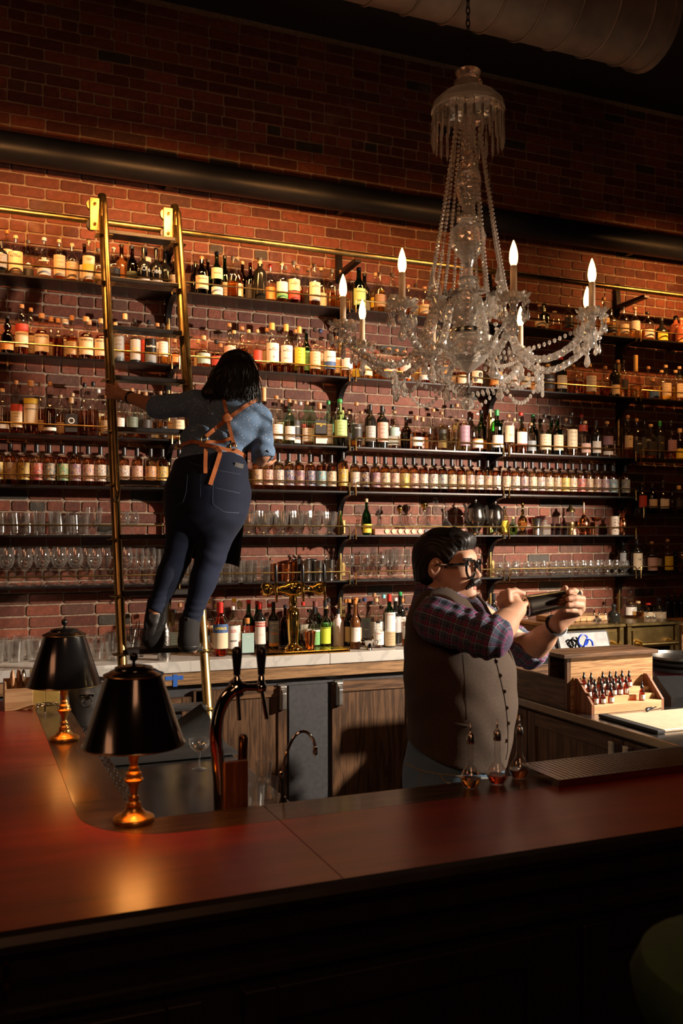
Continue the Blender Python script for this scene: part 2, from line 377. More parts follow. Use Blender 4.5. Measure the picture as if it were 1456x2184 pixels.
def diamond(name, prof, mat, t, seg=16, step=.012):
    """cut glass: rings turned by half a facet so the surface is all small diamonds"""
    P = [prof[0]]
    for a, b in zip(prof, prof[1:]):
        n = max(1, int(round(math.hypot(b[0]-a[0], b[1]-a[1])/step)))
        P += [(a[0]+(b[0]-a[0])*i/n, a[1]+(b[1]-a[1])*i/n) for i in range(1, n+1)]
    bm = newbm(); rings = []
    for k, (r, z) in enumerate(P):
        if r < 1e-5: rings.append([bm.verts.new((0, 0, z))]); continue
        o_ = (k % 2)*.5; rings.append([bm.verts.new((r*math.cos(2*PI*(i+o_)/seg), r*math.sin(2*PI*(i+o_)/seg), z)) for i in range(seg)])
    for k in range(len(P)-1):
        a, b = rings[k], rings[k+1]
        if len(a) == 1 and len(b) == 1: continue
        for i in range(seg):
            j = (i+1) % seg
            if len(a) == 1: bm.faces.new((a[0], b[j], b[i])); continue
            if len(b) == 1: bm.faces.new((a[i], a[j], b[0])); continue
            if k % 2 == 0: bm.faces.new((a[i], a[j], b[i])); bm.faces.new((a[j], b[j], b[i]))
            else: bm.faces.new((a[i], b[j], b[i])); bm.faces.new((a[i], a[j], b[j]))
    bmesh.ops.recalc_face_normals(bm, faces=bm.faces[:]); return finish(bm, name, mat, t, False)
def rope(bm, pts, r, seg=6, tw=.45):
    pts = [Vector(p) for p in pts]; n = len(pts); rings = []; prev = None
    for i, p in enumerate(pts):
        t = (pts[min(i+1, n-1)]-pts[max(i-1, 0)]).normalized()
        u = t.cross(Vector((0, 0, 1))).normalized() if prev is None else (prev-t*prev.dot(t)).normalized(); prev = u; v = t.cross(u)
        rings.append([bm.verts.new(p+(u*math.cos(2*PI*k/seg+i*tw)+v*math.sin(2*PI*k/seg+i*tw))*r*(1.08 if (k+i) % 2 else .94)) for k in range(seg)])
    for a, b in zip(rings, rings[1:]):
        for k in range(seg): bm.faces.new((a[k], a[(k+1) % seg], b[k])); bm.faces.new((a[(k+1) % seg], b[(k+1) % seg], b[k]))
    bm.faces.new(rings[0][::-1]); bm.faces.new(rings[-1])
# ================================================================== SETTING
WALL_Y = 5.60; CEIL = 5.02
def brick_mat(name, island):
    m, nt, b = nmat(name)
    if island: src = N(nt, 'ShaderNodeNewGeometry').outputs['Random Per Island']
    else: src = N(nt, 'ShaderNodeObjectInfo').outputs['Random']
    r = ramp(nt, [(0.0, (.105, .029, .017)), (.2, (.15, .042, .023)), (.42, (.205, .056, .029)), (.62, (.165, .047, .026)), (.80, (.235, .068, .034)), (.90, (.11, .046, .030)), (.972, (.052, .043, .034))], src)
    r.color_ramp.interpolation = 'CONSTANT'
    v = coords(nt, 'Object', (1, 1, 1)); f = noise(nt, v, 38, 6, 0.65); f2 = noise(nt, v, 7, 3)
    k = ramp(nt, [(.3, (.62, .62, .62)), (.7, (1.15, 1.12, 1.1))], f)
    mx = N(nt, 'ShaderNodeMix', data_type='RGBA', blend_type='MULTIPLY'); mx.inputs['Factor'].default_value = 1
    L(nt, r.outputs[0], mx.inputs['A']); L(nt, k.outputs[0], mx.inputs['B']); 
    k2 = ramp(nt, [(.60, (0, 0, 0)), (.74, (1, 1, 1))], f2)
    m2 = N(nt, 'ShaderNodeMix', data_type='RGBA'); L(nt, mx.outputs['Result'], m2.inputs['A']); m2.inputs['B'].default_value = (.30, .20, .14, 1)
    mm = N(nt, 'ShaderNodeMath', operation='MULTIPLY', i_1=0.35); L(nt, k2.outputs[0], mm.inputs[0]); L(nt, mm.outputs[0], m2.inputs['Factor'])
    L(nt, m2.outputs['Result'], b.inputs['Base Color']); b.inputs['Roughness'].default_value = 0.62
    b.inputs['Specular IOR Level'].default_value = 0.35
    bump(nt, b, f, 0.65, 0.006); return m
M_BRICK = brick_mat('brick_clay', False); M_BRICKS = brick_mat('brickwork_clay', True)
m, nt, b = nmat('lime_mortar'); M_MORTAR = m
v = coords(nt); f = noise(nt, v, 30, 7, 0.7); f2 = noise(nt, v, 3)
r = ramp(nt, [(.3, (.19, .125, .085)), (.55, (.33, .24, .17)), (.8, (.46, .35, .26))], f); L(nt, r.outputs[0], b.inputs['Base Color'])
b.inputs['Roughness'].default_value = 0.85; bump(nt, b, f, 0.9, 0.012)
# mortar bed as a slightly lumpy wall plane
bm = newbm(); box(bm, (-3.2, WALL_Y, 0), (8.6, WALL_Y+0.15, CEIL)); wall = finish(bm, 'wall_back', M_MORTAR, None, False); tag(wall, kind='structure')
rb = random.Random(3)
def brick_mesh(lw, h, seed):
    rr = random.Random(seed); bm = newbm()
    def ring(inset, y, jit):
        out = []
        for sx, sz in ((-1, -1), (1, -1), (1, 1), (-1, 1)):
            cx, cz = sx*(lw/2-inset), sz*(h/2-inset)
            for a, b_ in (((0, 0.006), (0.007, 0)) if sx*sz > 0 else ((0.007, 0), (0, 0.006))):
                out.append(bm.verts.new((cx - sx*a + rr.uniform(-jit, jit), y + rr.uniform(-jit, jit)*.5, cz - sz*b_ + rr.uniform(-jit, jit))))
        return out
    A = ring(0, 0.004, .0005); B = ring(0.0005, -0.0035, .0012); Cc = ring(0.0028, -0.0072, .0012)
    for p, q in ((A, B), (B, Cc)):
        for i in range(8): bm.faces.new((p[i], p[(i+1) % 8], q[(i+1) % 8], q[i]))
    bm.faces.new(Cc); bmesh.ops.recalc_face_normals(bm, faces=bm.faces[:])
    me = bpy.data.meshes.new('brick'); bm.to_mesh(me); bm.free(); me.shade_smooth()
    me.set_sharp_from_angle(angle=math.radians(32)); me.materials.append(M_BRICK); return me
CO = 0.0675; PIT = 0.195; BH = 0.0585
ST = [brick_mesh(PIT-0.009, BH, s) for s in range(6)]; HD = [brick_mesh(PIT/2-0.009, BH, 20+s) for s in range(3)]
bricks = []
z = 1.2736 - 6*CO + CO/2; k = 0
while z < CEIL - 0.02:
    head = (k % 6 == 3); pit = PIT/2 if head else PIT; off = (k % 2)*PIT/2 + rb.uniform(-.012, .012); x = -0.55 + off
    while x < 6.7:
        lw = pit; mesh = rb.choice(HD if head else ST)
        if not head and rb.random() < 0.05: mesh = rb.choice(HD); lw = PIT/2
        xc = x + lw/2; d = xc*FW.x + WALL_Y*FW.y; u = (xc*RT.x + WALL_Y*RT.y)/d
        px = 728 + u*F_PX; py = 1140 - (z-EYE)/d*F_PX
        vis = -20 < px < 1476 and -20 < py < 1440
        foresh = WALL_Y/d**2
        bricks.append((-(lw*foresh/d)*(1 if vis else 0), (xc, WALL_Y, z+rb.uniform(-.0015, .0015)), mesh, rb.uniform(-.012, .012)))
        x += lw
    z += CO; k += 1
bricks.sort(key=lambda t: t[0])
for _, loc, me, rot in bricks[:298]:
    o = bpy.data.objects.new('brick', me); COL.objects.link(o); o.parent = wall; o.location = loc; o.rotation_euler = (0, rot, 0)
V = []; Fc = []
for _, loc, me, rot in bricks[298:]:
    base = len(V); R = Matrix.Rotation(rot, 3, 'Y'); lv = Vector(loc)
    V += [(R @ v.co + lv)[:] for v in me.vertices]; Fc += [[i+base for i in p.vertices] for p in me.polygons]
me = bpy.data.meshes.new('brickwork'); me.from_pydata(V, [], Fc); o = link(me, 'brickwork', M_BRICKS, wall, True, None, 32); o['kind'] = 'stuff'
# mortar smears proud of the brick at places
m, nt, b = nmat('dark_plaster'); M_DARK = m; b.inputs['Base Color'].default_value = (.020, .014, .013, 1); b.inputs['Roughness'].default_value = .8
f = noise(nt, coords(nt), 6); bump(nt, b, f, .3, .01)
def struct(name, lo, hi, mat):
    bm = newbm(); box(bm, lo, hi); return tag(finish(bm, name, mat, None, False), kind='structure')
M_FLOOR = simple('dark_floor', (.03, .02, .016), .5, 0, .3, 6)
struct('floor', (-3.2, -3.6, -0.1), (8.6, 5.75, 0), M_FLOOR)
struct('ceiling', (-3.2, -3.6, CEIL), (8.6, 5.75, CEIL+.1), M_DARK)
struct('wall_left', (-3.3, -3.6, 0), (-3.2, 5.75, CEIL), M_DARK)
struct('wall_right', (8.6, -3.6, 0), (8.7, 5.75, CEIL), M_DARK)
struct('wall_front', (-3.3, -3.7, 0), (8.7, -3.6, CEIL), M_DARK)
# ---- ventilation duct under the ceiling
M_DUCT = simple('galvanised_duct', (.20, .155, .13), .5, .35, .25, 8)
t = thing('ventilation_duct', 'grey round ventilation duct hanging under the dark ceiling', 'duct', (0, 4.0, 4.55))
bm = newbm(); n = 60; R0 = .23
rings = tube(bm, [(-1.5 + i*(4.95/n), 0, 0) for i in range(n+1)], R0, 28); finish(bm, 'duct_tube', M_DUCT, t)
for i in range(22):
    bm = newbm(); xx = -1.2 + i*.215
    tube(bm, [(xx + .03*math.cos(a)*0, R0*1.012*math.cos(a), R0*1.012*math.sin(a)) for a in [2*PI*j/36 for j in range(37)]], .006, 6); finish(bm, 'seam', M_DUCT, t)
bm = newbm(); tube(bm, [(3.44, 0, 0), (3.48, 0, 0)], R0*1.07, 28); finish(bm, 'flange', M_DUCT, t)
for xx in (-.6, 1.4, 3.2):
    bm = newbm(); box(bm, (xx-.012, -.003, R0), (xx+.012, .003, CEIL-4.55)); finish(bm, 'hanger_strap', M_STEEL, t)
# ---- black pipe housing across the wall
t = thing('overhead_pipe', 'thick black pipe running along the brick wall above the ladder rail', 'pipe', (0, 5.36, 3.885))
bm = newbm(); tube(bm, [(x*.1-.7, 0, 0) for x in range(78)], .083, 28); finish(bm, 'pipe', M_BLACKPIPE, t)
for xx in (-.25, 1.14, 2.27, 3.41, 4.62, 5.7):
    bm = newbm(); box(bm, (xx-.02, .05, -.03), (xx+.02, WALL_Y-5.36-.012, .03), .003); finish(bm, 'wall_clamp', M_STEEL, t)
# ================================================================== SHELVING
SH = {1: 3.186, 2: 2.75, 3: 2.31, 4: 2.026, 5: 1.747, 6: 1.46}; SF = 5.345; SB = 5.575
POSTS = [1.14, 2.27, 3.41, 4.53]
TIER = {1: 'top', 2: 'second', 3: 'third', 4: 'fourth', 5: 'fifth', 6: 'sixth and lowest'}
SECT = [(-0.6, 1.14, 'left end'), (1.14, 2.27, 'section right of the ladder'), (2.27, 3.41, 'middle section'), (3.41, 4.53, 'section past the middle'), (4.53, 6.3, 'far right end')]
def rail_of(t, x0, x1, rz=.055):
    bm = newbm(); y = SF - .008
    tube(bm, [(x0+.022, y, -.028), (x0+.022, y, rz-.008), (x0+.03, y, rz), (x1-.03, y, rz), (x1-.022, y, rz-.008), (x1-.022, y, -.028)], .0048, 8); finish(bm, 'guard_rail', M_RAIL, t)
def shelf(z, x0, x1, label, group):
    t = thing('wall_shelf', label, 'shelf', (0, 0, z), 0, group)
    bm = newbm(); box(bm, (x0+.001, SF, -.012), (x1-.001, SB, 0), .0015); finish(bm, 'shelf_board', M_STEEL, t, False)
    rail_of(t, x0, x1); return t
for n in range(1, 7):
    for i, (x0, x1, s) in enumerate(SECT):
        if i == 4 and n in (4, 5): continue
        shelf(SH[n], x0, x1, 'black steel shelf with brass rail, %s tier, %s' % (TIER[n], s), 'wall shelves on the brick wall')
shelf(1.90, 4.555, 6.3, 'short black shelf with brass rail between tiers at far right', 'wall shelves on the brick wall')
def bracket_bm():
    bm = newbm(); pts = [(0, 0), (-.215, 0), (-.215, -.012)]
    for i in range(9):
        a = (i/8)*PI/2; pts.append((-.20+.17*math.sin(a)*1.0, -.012-.12*(1-math.cos(a))))
    pts += [(-.015, -.15), (0, -.15)]
    prism(bm, pts, (-.016, 0, 0), (0, 1, 0), (0, 0, 1), (1, 0, 0), .032); return bm
me_b = bpy.data.meshes.new('bracket'); bb = bracket_bm(); bb.to_mesh(me_b); bb.free(); me_b.materials.append(M_STEEL)
for x, w_ in zip(POSTS, ('behind the woman', 'between woman and chandelier', 'behind the chandelier', 'at the right end of the shelves')):
    t = thing('shelf_post', 'brass tube shelf post with brackets, %s' % w_, 'post', (x, 5.555, 1.05), 0, 'shelf posts')
    bm = newbm(); tube(bm, [(0, 0, 0), (0, 0, 2.13)], .016, 14); finish(bm, 'post_tube', M_BRASS, t)
    for n in range(1, 7):
        o = bpy.data.objects.new('bracket', me_b); COL.objects.link(o); o.parent = t; o.location = (0, .018, SH[n]-.0125-1.05)
        if n > 1:
            bm = newbm(); box(bm, (.018, .012, SH[n]-1.05-.27), (.045, .040, SH[n]-1.05-.18), .002); finish(bm, 'wall_plate', M_RAIL, t, False)
# ---- ladder rail
t = thing('ladder_rail', 'long brass library ladder rail over the top shelf', 'rail', (0, 5.25, 3.50))
bm = newbm(); tube(bm, [(-.7+i*.5, 0, 0) for i in range(15)], .018, 16); finish(bm, 'rail_tube', M_BRASS, t)
for x in (.1, 1.14, 2.27, 3.41, 4.53, 5.6):
    bm = newbm()
    prism(bm, [(.335, .13), (.32, .13), (.30, -.03), (.02, -.022), (0, -.03), (.0, -.045), (.30, -.06), (.335, -.10)], (x-.02, 0, 0), (0, 1, 0), (0, 0, 1), (1, 0, 0), .04)
    finish(bm, 'rail_bracket', M_STEEL, t, False)
# ================================================================== LADDER
def LY(z): return 4.17 + z*0.284
LXA, LXB = .70, 1.105; M_TREAD = simple('black_ladder_tread', (.012, .010, .009), .4, 0, .3, 25)
lad = thing('library_ladder', 'tall leaning brass library ladder with dark treads and handrails', 'ladder', ((LXA+LXB)/2, LY(0), 0))
def lp(x, z, dy=0.0): return Vector((x-(LXA+LXB)/2, LY(z)-LY(0)+dy, z))
for x, zt in ((LXA, 3.635), (LXB, 3.63)):
    bm = newbm(); tube(bm, [lp(x, 0.0), lp(x, 1.2), lp(x, 2.4), lp(x, zt-.004), lp(x, zt)], [.0235, .0235, .0235, .0235, .021], 18); finish(bm, 'stile', M_BRASS, lad)
    bm = newbm(); zb = 1.93 if x == LXA else 2.2
    P = [lp(x, 3.50, -.018), lp(x, 3.56, -.045), lp(x, 3.56, -.072), lp(x, 3.52, -.084)] + [lp(x, q, -.084) for q in (3.2, 2.8, 2.4, zb+.08)] + [lp(x, zb+.03, -.075), lp(x, zb, -.045), lp(x, zb-.01, -.01)]
    tube(bm, catmull(P, 5), .0145, 12); finish(bm, 'handrail', M_BRASS, lad)
    bm = newbm(); lathe(bm, [(0, 0), (.035, 0), (.035, .02), (.027, .04), (0, .04)], 14, lp(x, 0, 0)); finish(bm, 'foot', M_RUBBER, lad)
    # roller hanger
    bm = newbm(); s = -1; px_ = x - (LXA+LXB)/2 - .045
    box(bm, (px_-.026, LY(3.52)-LY(0)-.012, 3.42), (px_+.026, LY(3.52)-LY(0)-.004, 3.60), .002); finish(bm, 'hanger_plate', M_BRASS, lad, False)
    for zz in (3.455, 3.565):
        bm = newbm(); q = Vector((px_-.012, LY(3.52)-LY(0)+.01, zz)); tube(bm, [q+Vector((0, -.008, 0)), q+Vector((0, .018, 0))], .03, 18); finish(bm, 'roller', M_STEEL if zz < 3.5 else M_BRASS, lad)
        bm = newbm(); q = Vector((px_, LY(3.52)-LY(0)-.02, zz)); tube(bm, [q, q+Vector((0, .01, 0))], .009, 6); finish(bm, 'hanger_bolt', M_GOLD, lad, False)
for i in range(12):
    z = 3.40 - .277*i
    if z < .2: break
    c = lp((LXA+LXB)/2, z)
    bm = newbm(); box(bm, (-.185, c.y-.055, z-.012), (.185, c.y+.045, z+.012), .004); finish(bm, 'tread', M_TREAD, lad, False)
    for x in (LXA, LXB):
        q = lp(x, z); bm = newbm(); lathe(bm, [(.028, -.016), (.031, -.014), (.031, -.008), (.028, -.006)], 16, q)
        box(bm, (q.x-.045, q.y-.05, z-.016), (q.x+.045, q.y+.04, z-.0125), .001); finish(bm, 'tread_clamp', M_BRASS, lad)
# ================================================================== BACK COUNTER
BCF = 5.0; BCZ = 1.05
m, nt, b = nmat('white_marble'); M_MARBLE = m
v = coords(nt); f = noise(nt, v, 3, 8, .6); n2 = N(nt, 'ShaderNodeTexNoise'); n2.inputs['Scale'].default_value = 2.2; n2.inputs['Detail'].default_value = 6; n2.inputs['Distortion'].default_value = 2.2; L(nt, v, n2.inputs['Vector'])
r = ramp(nt, [(.0, (.56, .54, .50)), (.45, (.58, .56, .52)), (.5, (.47, .455, .43)), (.55, (.58, .56, .52)), (1, (.61, .58, .54))], n2.outputs['Fac']); L(nt, r.outputs[0], b.inputs['Base Color']); b.inputs['Roughness'].default_value = .22
t = thing('back_counter', 'long white marble topped back counter under the shelves', 'counter', (0, 0, 0))
for x0, x1 in ((-1.2, .52), (.522, 1.98), (1.982, 3.60)):
    bm = newbm(); box(bm, (x0, BCF, BCZ-.062), (x1, WALL_Y-.012, BCZ), .004); finish(bm, 'marble_slab', M_MARBLE, t, False)
bm = newbm(); box(bm, (-1.2, BCF+.012, BCZ-.135), (3.60, BCF+.05, BCZ-.063), .002); finish(bm, 'oak_edge', M_OAKTRIM, t, False)
M_GREYP = simple('slate_grey_panel', (.045, .045, .05), .5, 0, .15, 50)
CY = BCF+.03
def X5(px, Y=CY): return PY(px, 1500, Y).x
bm = newbm(); box(bm, (-1.2, CY+.035, .08), (3.6, CY+.05, BCZ-.136)); box(bm, (-1.2, CY+.051, .0), (3.6, WALL_Y-.01, BCZ-.136)); finish(bm, 'carcass', M_GREYP, t, False)
bm = newbm(); box(bm, (X5(616), CY, .08), (X5(699), CY+.033, BCZ-.18), .002); finish(bm, 'grey_panel', M_GREYP, t, False)
def panel_door(t, x0, x1, z0, z1, y, hx=None, th=.03, side=None, louvre=False):
    d = bpy.data.objects.new('door', None); COL.objects.link(d); d.parent = t; d.location = (0, 0, 0)
    s = .055
    for a, b_ in ((x0, x0+s), (x1-s, x1)):
        bm = newbm(); box(bm, (a, y, z0), (b_, y+th, z1), .002); finish(bm, 'door_stile', M_OAKDK, d, False)
    for a, b_ in ((z1-s*1.15, z1), (z0, z0+s*1.4)):
        bm = newbm(); box(bm, (x0+s+.0005, y+.001, a), (x1-s-.0005, y+th, b_), .002); finish(bm, 'door_rail', M_OAKDKX, d, False)
    if louvre:
        k = int((z1-z0-.15)/.035)
        for j in range(k):
            zz = z0 + .09 + j*.035; bm = newbm(); box(bm, (x0+s, y+.006, zz), (x1-s, y+.012, zz+.036), 0, Matrix.Rotation(.5, 3, 'X')); finish(bm, 'louvre_slat', M_GREYP, d, False)
    else:
        bm = newbm(); box(bm, (x0+s, y+.012, z0+s), (x1-s, y+.02, z1-s)); finish(bm, 'door_panel', M_OAKDK, d, False)
    if hx is not None:
        bm = newbm(); zt = z1+.012
        box(bm, (hx-.03, y-.016, zt-.012), (hx+.03, y+.012, zt), .002)
        box(bm, (hx-.02, y-.03, zt-.15), (hx+.02, y-.001, zt-.012), .006)
        box(bm, (hx-.012, y-.045, zt-.145), (hx+.012, y-.03, zt-.05), .004)
        tube(bm, [(hx, y-.045, zt-.04), (hx, y-.028, zt-.04)], .012, 12)
        finish(bm, 'latch_handle', M_SATIN, d, False)
    return d
zt = BCZ-.175
panel_door(t, X5(440), X5(612), .1, zt, CY, X5(601))
panel_door(t, X5(708), X5(884), .1, zt, CY, X5(721))
panel_door(t, X5(886), X5(1010), .1, zt, CY); panel_door(t, X5(1012), X5(1118), .1, zt, CY)
panel_door(t, X5(340), X5(408), .1, zt-.03, CY, None, louvre=True)
panel_door(t, X5(412), X5(438), .1, zt, CY)
panel_door(t, X5(225), X5(337), .1, zt-.03, CY); panel_door(t, X5(80), X5(222), .1, zt-.03, CY); panel_door(t, X5(-60), X5(77), .1, zt-.03, CY)
# blue masking tape
M_TAPE = simple('blue_masking_tape', (.02, .11, .45), .5)
bm = newbm(); q = PY(372, 1446, CY-.001); box(bm, (q.x-.055, BCF+.0095, q.z-.008), (q.x+.045, BCF+.0118, q.z+.014)); box(bm, (q.x-.012, BCF+.008, q.z-.045), (q.x+.012, BCF+.0094, q.z+.022))
tag(finish(bm, 'masking_tape', M_TAPE, None, False), 'small cross of blue masking tape on the back counter edge', 'tape')
# ================================================================== BOTTLES
def rr(*p): return list(p)
# outlines of unit radius and unit height; last entry: neck radius at the cap, cap start
SHAPES = {
 'std':  ([(0,0),(.9,0),(1,.012),(1,.54),(.96,.60),(.80,.655),(.52,.70),(.38,.74),(.33,.80),(.32,.93),(0,.93)], .36, .925, (.05,.56)),
 'pot':  ([(0,0),(.88,0),(1,.012),(1,.40),(.93,.48),(.70,.545),(.44,.59),(.40,.62),(.52,.67),(.56,.72),(.48,.78),(.33,.83),(.30,.93),(0,.93)], .35, .925, (.03,.42)),
 'balv': ([(0,0),(.92,0),(1,.012),(1,.44),(.92,.53),(.70,.60),(.46,.64),(.40,.67),(.50,.72),(.50,.77),(.38,.81),(.36,.90),(0,.90)], .44, .885, (.07,.46)),
 'wine': ([(0,0),(.92,0),(1,.01),(1,.60),(.95,.665),(.72,.72),(.42,.76),(.34,.80),(.33,.96),(0,.96)], .37, .86, (.08,.56)),
 'mac':  ([(0,0),(.84,0),(.90,.012),(1,.55),(.94,.61),(.62,.70),(.40,.76),(.34,.80),(.33,.94),(0,.94)], .40, .86, (.20,.545)),
 'small':([(0,0),(.93,0),(1,.015),(1,.60),(.93,.67),(.66,.725),(.40,.755),(.36,.78),(.35,.96),(0,.96)], .41, .80, (.10,.54)),
 'squat':([(0,0),(.92,0),(1,.02),(1,.38),(.93,.48),(.70,.57),(.42,.63),(.32,.68),(.30,.88),(0,.88)], .38, .87, (.08,.38)),
 'dome': ([(0,0),(.92,0),(1,.012),(1,.50),(.98,.56),(.86,.62),(.55,.66),(.36,.68),(.30,.72),(.28,.96),(0,.96)], .33, .955, (.03,.22)),
 'slim': ([(0,0),(.9,0),(1,.01),(.95,.30),(.72,.50),(.45,.62),(.34,.70),(.31,.97),(0,.97)], .37, .62, (.05,.25)),
 'tall': ([(0,0),(.92,0),(1,.01),(1,.52),(.90,.58),(.60,.64),(.42,.68),(.36,.74),(.34,.95),(0,.95)], .40, .93, (.08,.5)),
 'chart':([(0,0),(.92,0),(1,.01),(1,.40),(.94,.47),(.70,.53),(.50,.575),(.52,.61),(.42,.66),(.34,.73),(.31,.92),(0,.92)], .36, .84, (.06,.37)),
 'aper': ([(0,0),(.92,0),(1,.01),(.93,.16),(.86,.34),(.92,.46),(.95,.52),(.84,.60),(.55,.68),(.42,.75),(.38,.82),(.37,.95),(0,.95)], .42, .80, (.2,.5)),
 'decan':([(0,0),(.85,0),(1,.03),(1,.12),(.75,.28),(.42,.40),(.30,.50),(.27,.70),(.33,.76),(0,.76)], .34, .76, (.1,.2)),
 'flask':([(0,0),(.55,0),(.8,.04),(1,.20),(1,.38),(.82,.55),(.5,.66),(.28,.72),(.26,.92),(0,.92)], .32, .90, (.15,.45)),
 'tin':  ([(0,0),(.97,0),(1,.01),(1,.90),(.97,.905),(0,.905)], .98, .91, (.10,.85)),
 'box':  None,
}
GL = {'C': (.93,.93,.90), 'G': (.06,.22,.07), 'K': (.012,.011,.009), 'B': (.16,.06,.02), 'A': (.45,.19,.05), 'W': (.9,.9,.88), 'T': (.55,.80,.68), 'R': (.6,.05,.03), 'P': (.85,.75,.78), 'L': (.8,.78,.55), 'F':(.35,.10,.05), 'g':(.13,.15,.14)}
LQ = {'a': (.95,.50,.14), 'o': (.93,.36,.06), 'd': (.50,.13,.03), 'g': (.97,.74,.30), 'y': (.95,.86,.45), 'r': (.80,.08,.02), 'n': (.97,.97,.95), 'k': (.06,.02,.015), 'v': (.55,.75,.2), 'c': (.9, .62, .25)}
LB = {'W': (.78,.74,.68), 'C': (.74,.60,.40), 'T': (.50,.36,.20), 'K': (.025,.022,.022), 'R': (.55,.06,.035), 'Y': (.80,.60,.05), 'N': (.05,.12,.30), 'U': (.20,.58,.66), 'G': (.16,.42,.14), 'g': (.22,.24,.26), 'O': (.72,.30,.08), 'P': (.72,.45,.38), 'M': (.34,.20,.26), 'S': (.42,.42,.42), 'E': (.38,.55,.52), 'L': (.42,.58,.22), 'D': (.12,.16,.12), 'B':(.30,.17,.08), 'V':(.55,.68,.05)}
CP = {'w': (.42,.22,.10), 'c': (.62,.42,.22), 'k': (.015,.015,.018), 'r': (.55,.03,.02), 'y': (.80,.52,.03), 'g': (.65,.42,.14), 's': (.5,.5,.5), 'W': (.75,.72,.68), 'u': (.25,.62,.70), 'n': (.03,.05,.14), 'G': (.03,.30,.08), 'o': (.62,.24,.06), 'e': (.62,.5,.2), 'p': (.20,.07,.06)}
CNAME = {'C': 'cream', 'W': 'white', 'T': 'tan', 'K': 'black', 'R': 'red', 'Y': 'yellow', 'N': 'dark blue', 'U': 'turquoise', 'G': 'green', 'g': 'grey', 'O': 'orange', 'P': 'pink', 'M': 'mauve', 'S': 'silver', 'E': 'pale teal', 'L': 'light green', 'D': 'dark green', 'B': 'brown', 'V': 'lime yellow'}
GNAME = {'C': 'clear', 'G': 'green', 'K': 'black', 'B': 'brown', 'A': 'amber', 'W': 'white', 'T': 'pale green', 'R': 'red', 'P': 'white', 'L': 'pale', 'F': 'clay', 'g': 'grey'}
LNAME = {'a': 'amber', 'o': 'orange', 'd': 'dark', 'g': 'golden', 'y': 'pale yellow', 'r': 'red', 'n': 'clear', 'k': 'black', 'v': 'green', 'c': 'light amber'}
CAPN = {'w': 'wooden', 'c': 'cork', 'k': 'black', 'r': 'red', 'y': 'yellow', 'g': 'gold', 's': 'silver', 'W': 'white', 'u': 'turquoise', 'n': 'navy', 'G': 'green', 'o': 'orange', 'e': 'brass', 'p': 'purple'}
MC = {}
def mesh_cache(key, fn, mat):
    if key not in MC:
        bm = newbm(); fn(bm); me = bpy.data.meshes.new(key.split('|')[0]); bm.to_mesh(me); bm.free(); me.shade_smooth()
        me.set_sharp_from_angle(angle=math.radians(45)); me.materials.append(mat); MC[key] = me
    return MC[key]
def put(me, name, parent, scale, col, loc=(0, 0, 0), rz=0):
    o = bpy.data.objects.new(name, me); COL.objects.link(o); o.parent = parent; o.scale = scale; o.location = loc; o.color = tuple(col)+(1,); o.rotation_euler = (0, 0, rz); return o
def clipprof(P, top, k):
    out = []
    for (r0, z0), (r1, z1) in zip(P, P[1:]):
        out.append((r0*k if r0 else 0, max(z0, .022)))
        if z1 >= top:
            t = (top-z0)/max(1e-6, z1-z0); r = (r0+(r1-r0)*t)*k; out.append((r, top)); out.append((0, top)); return out
    return out
M_OPAQUE = objcolor('dark_glazed_bottle', .10, 0, None, .0)
M_TIN = objcolor('printed_tin', .35, .3)
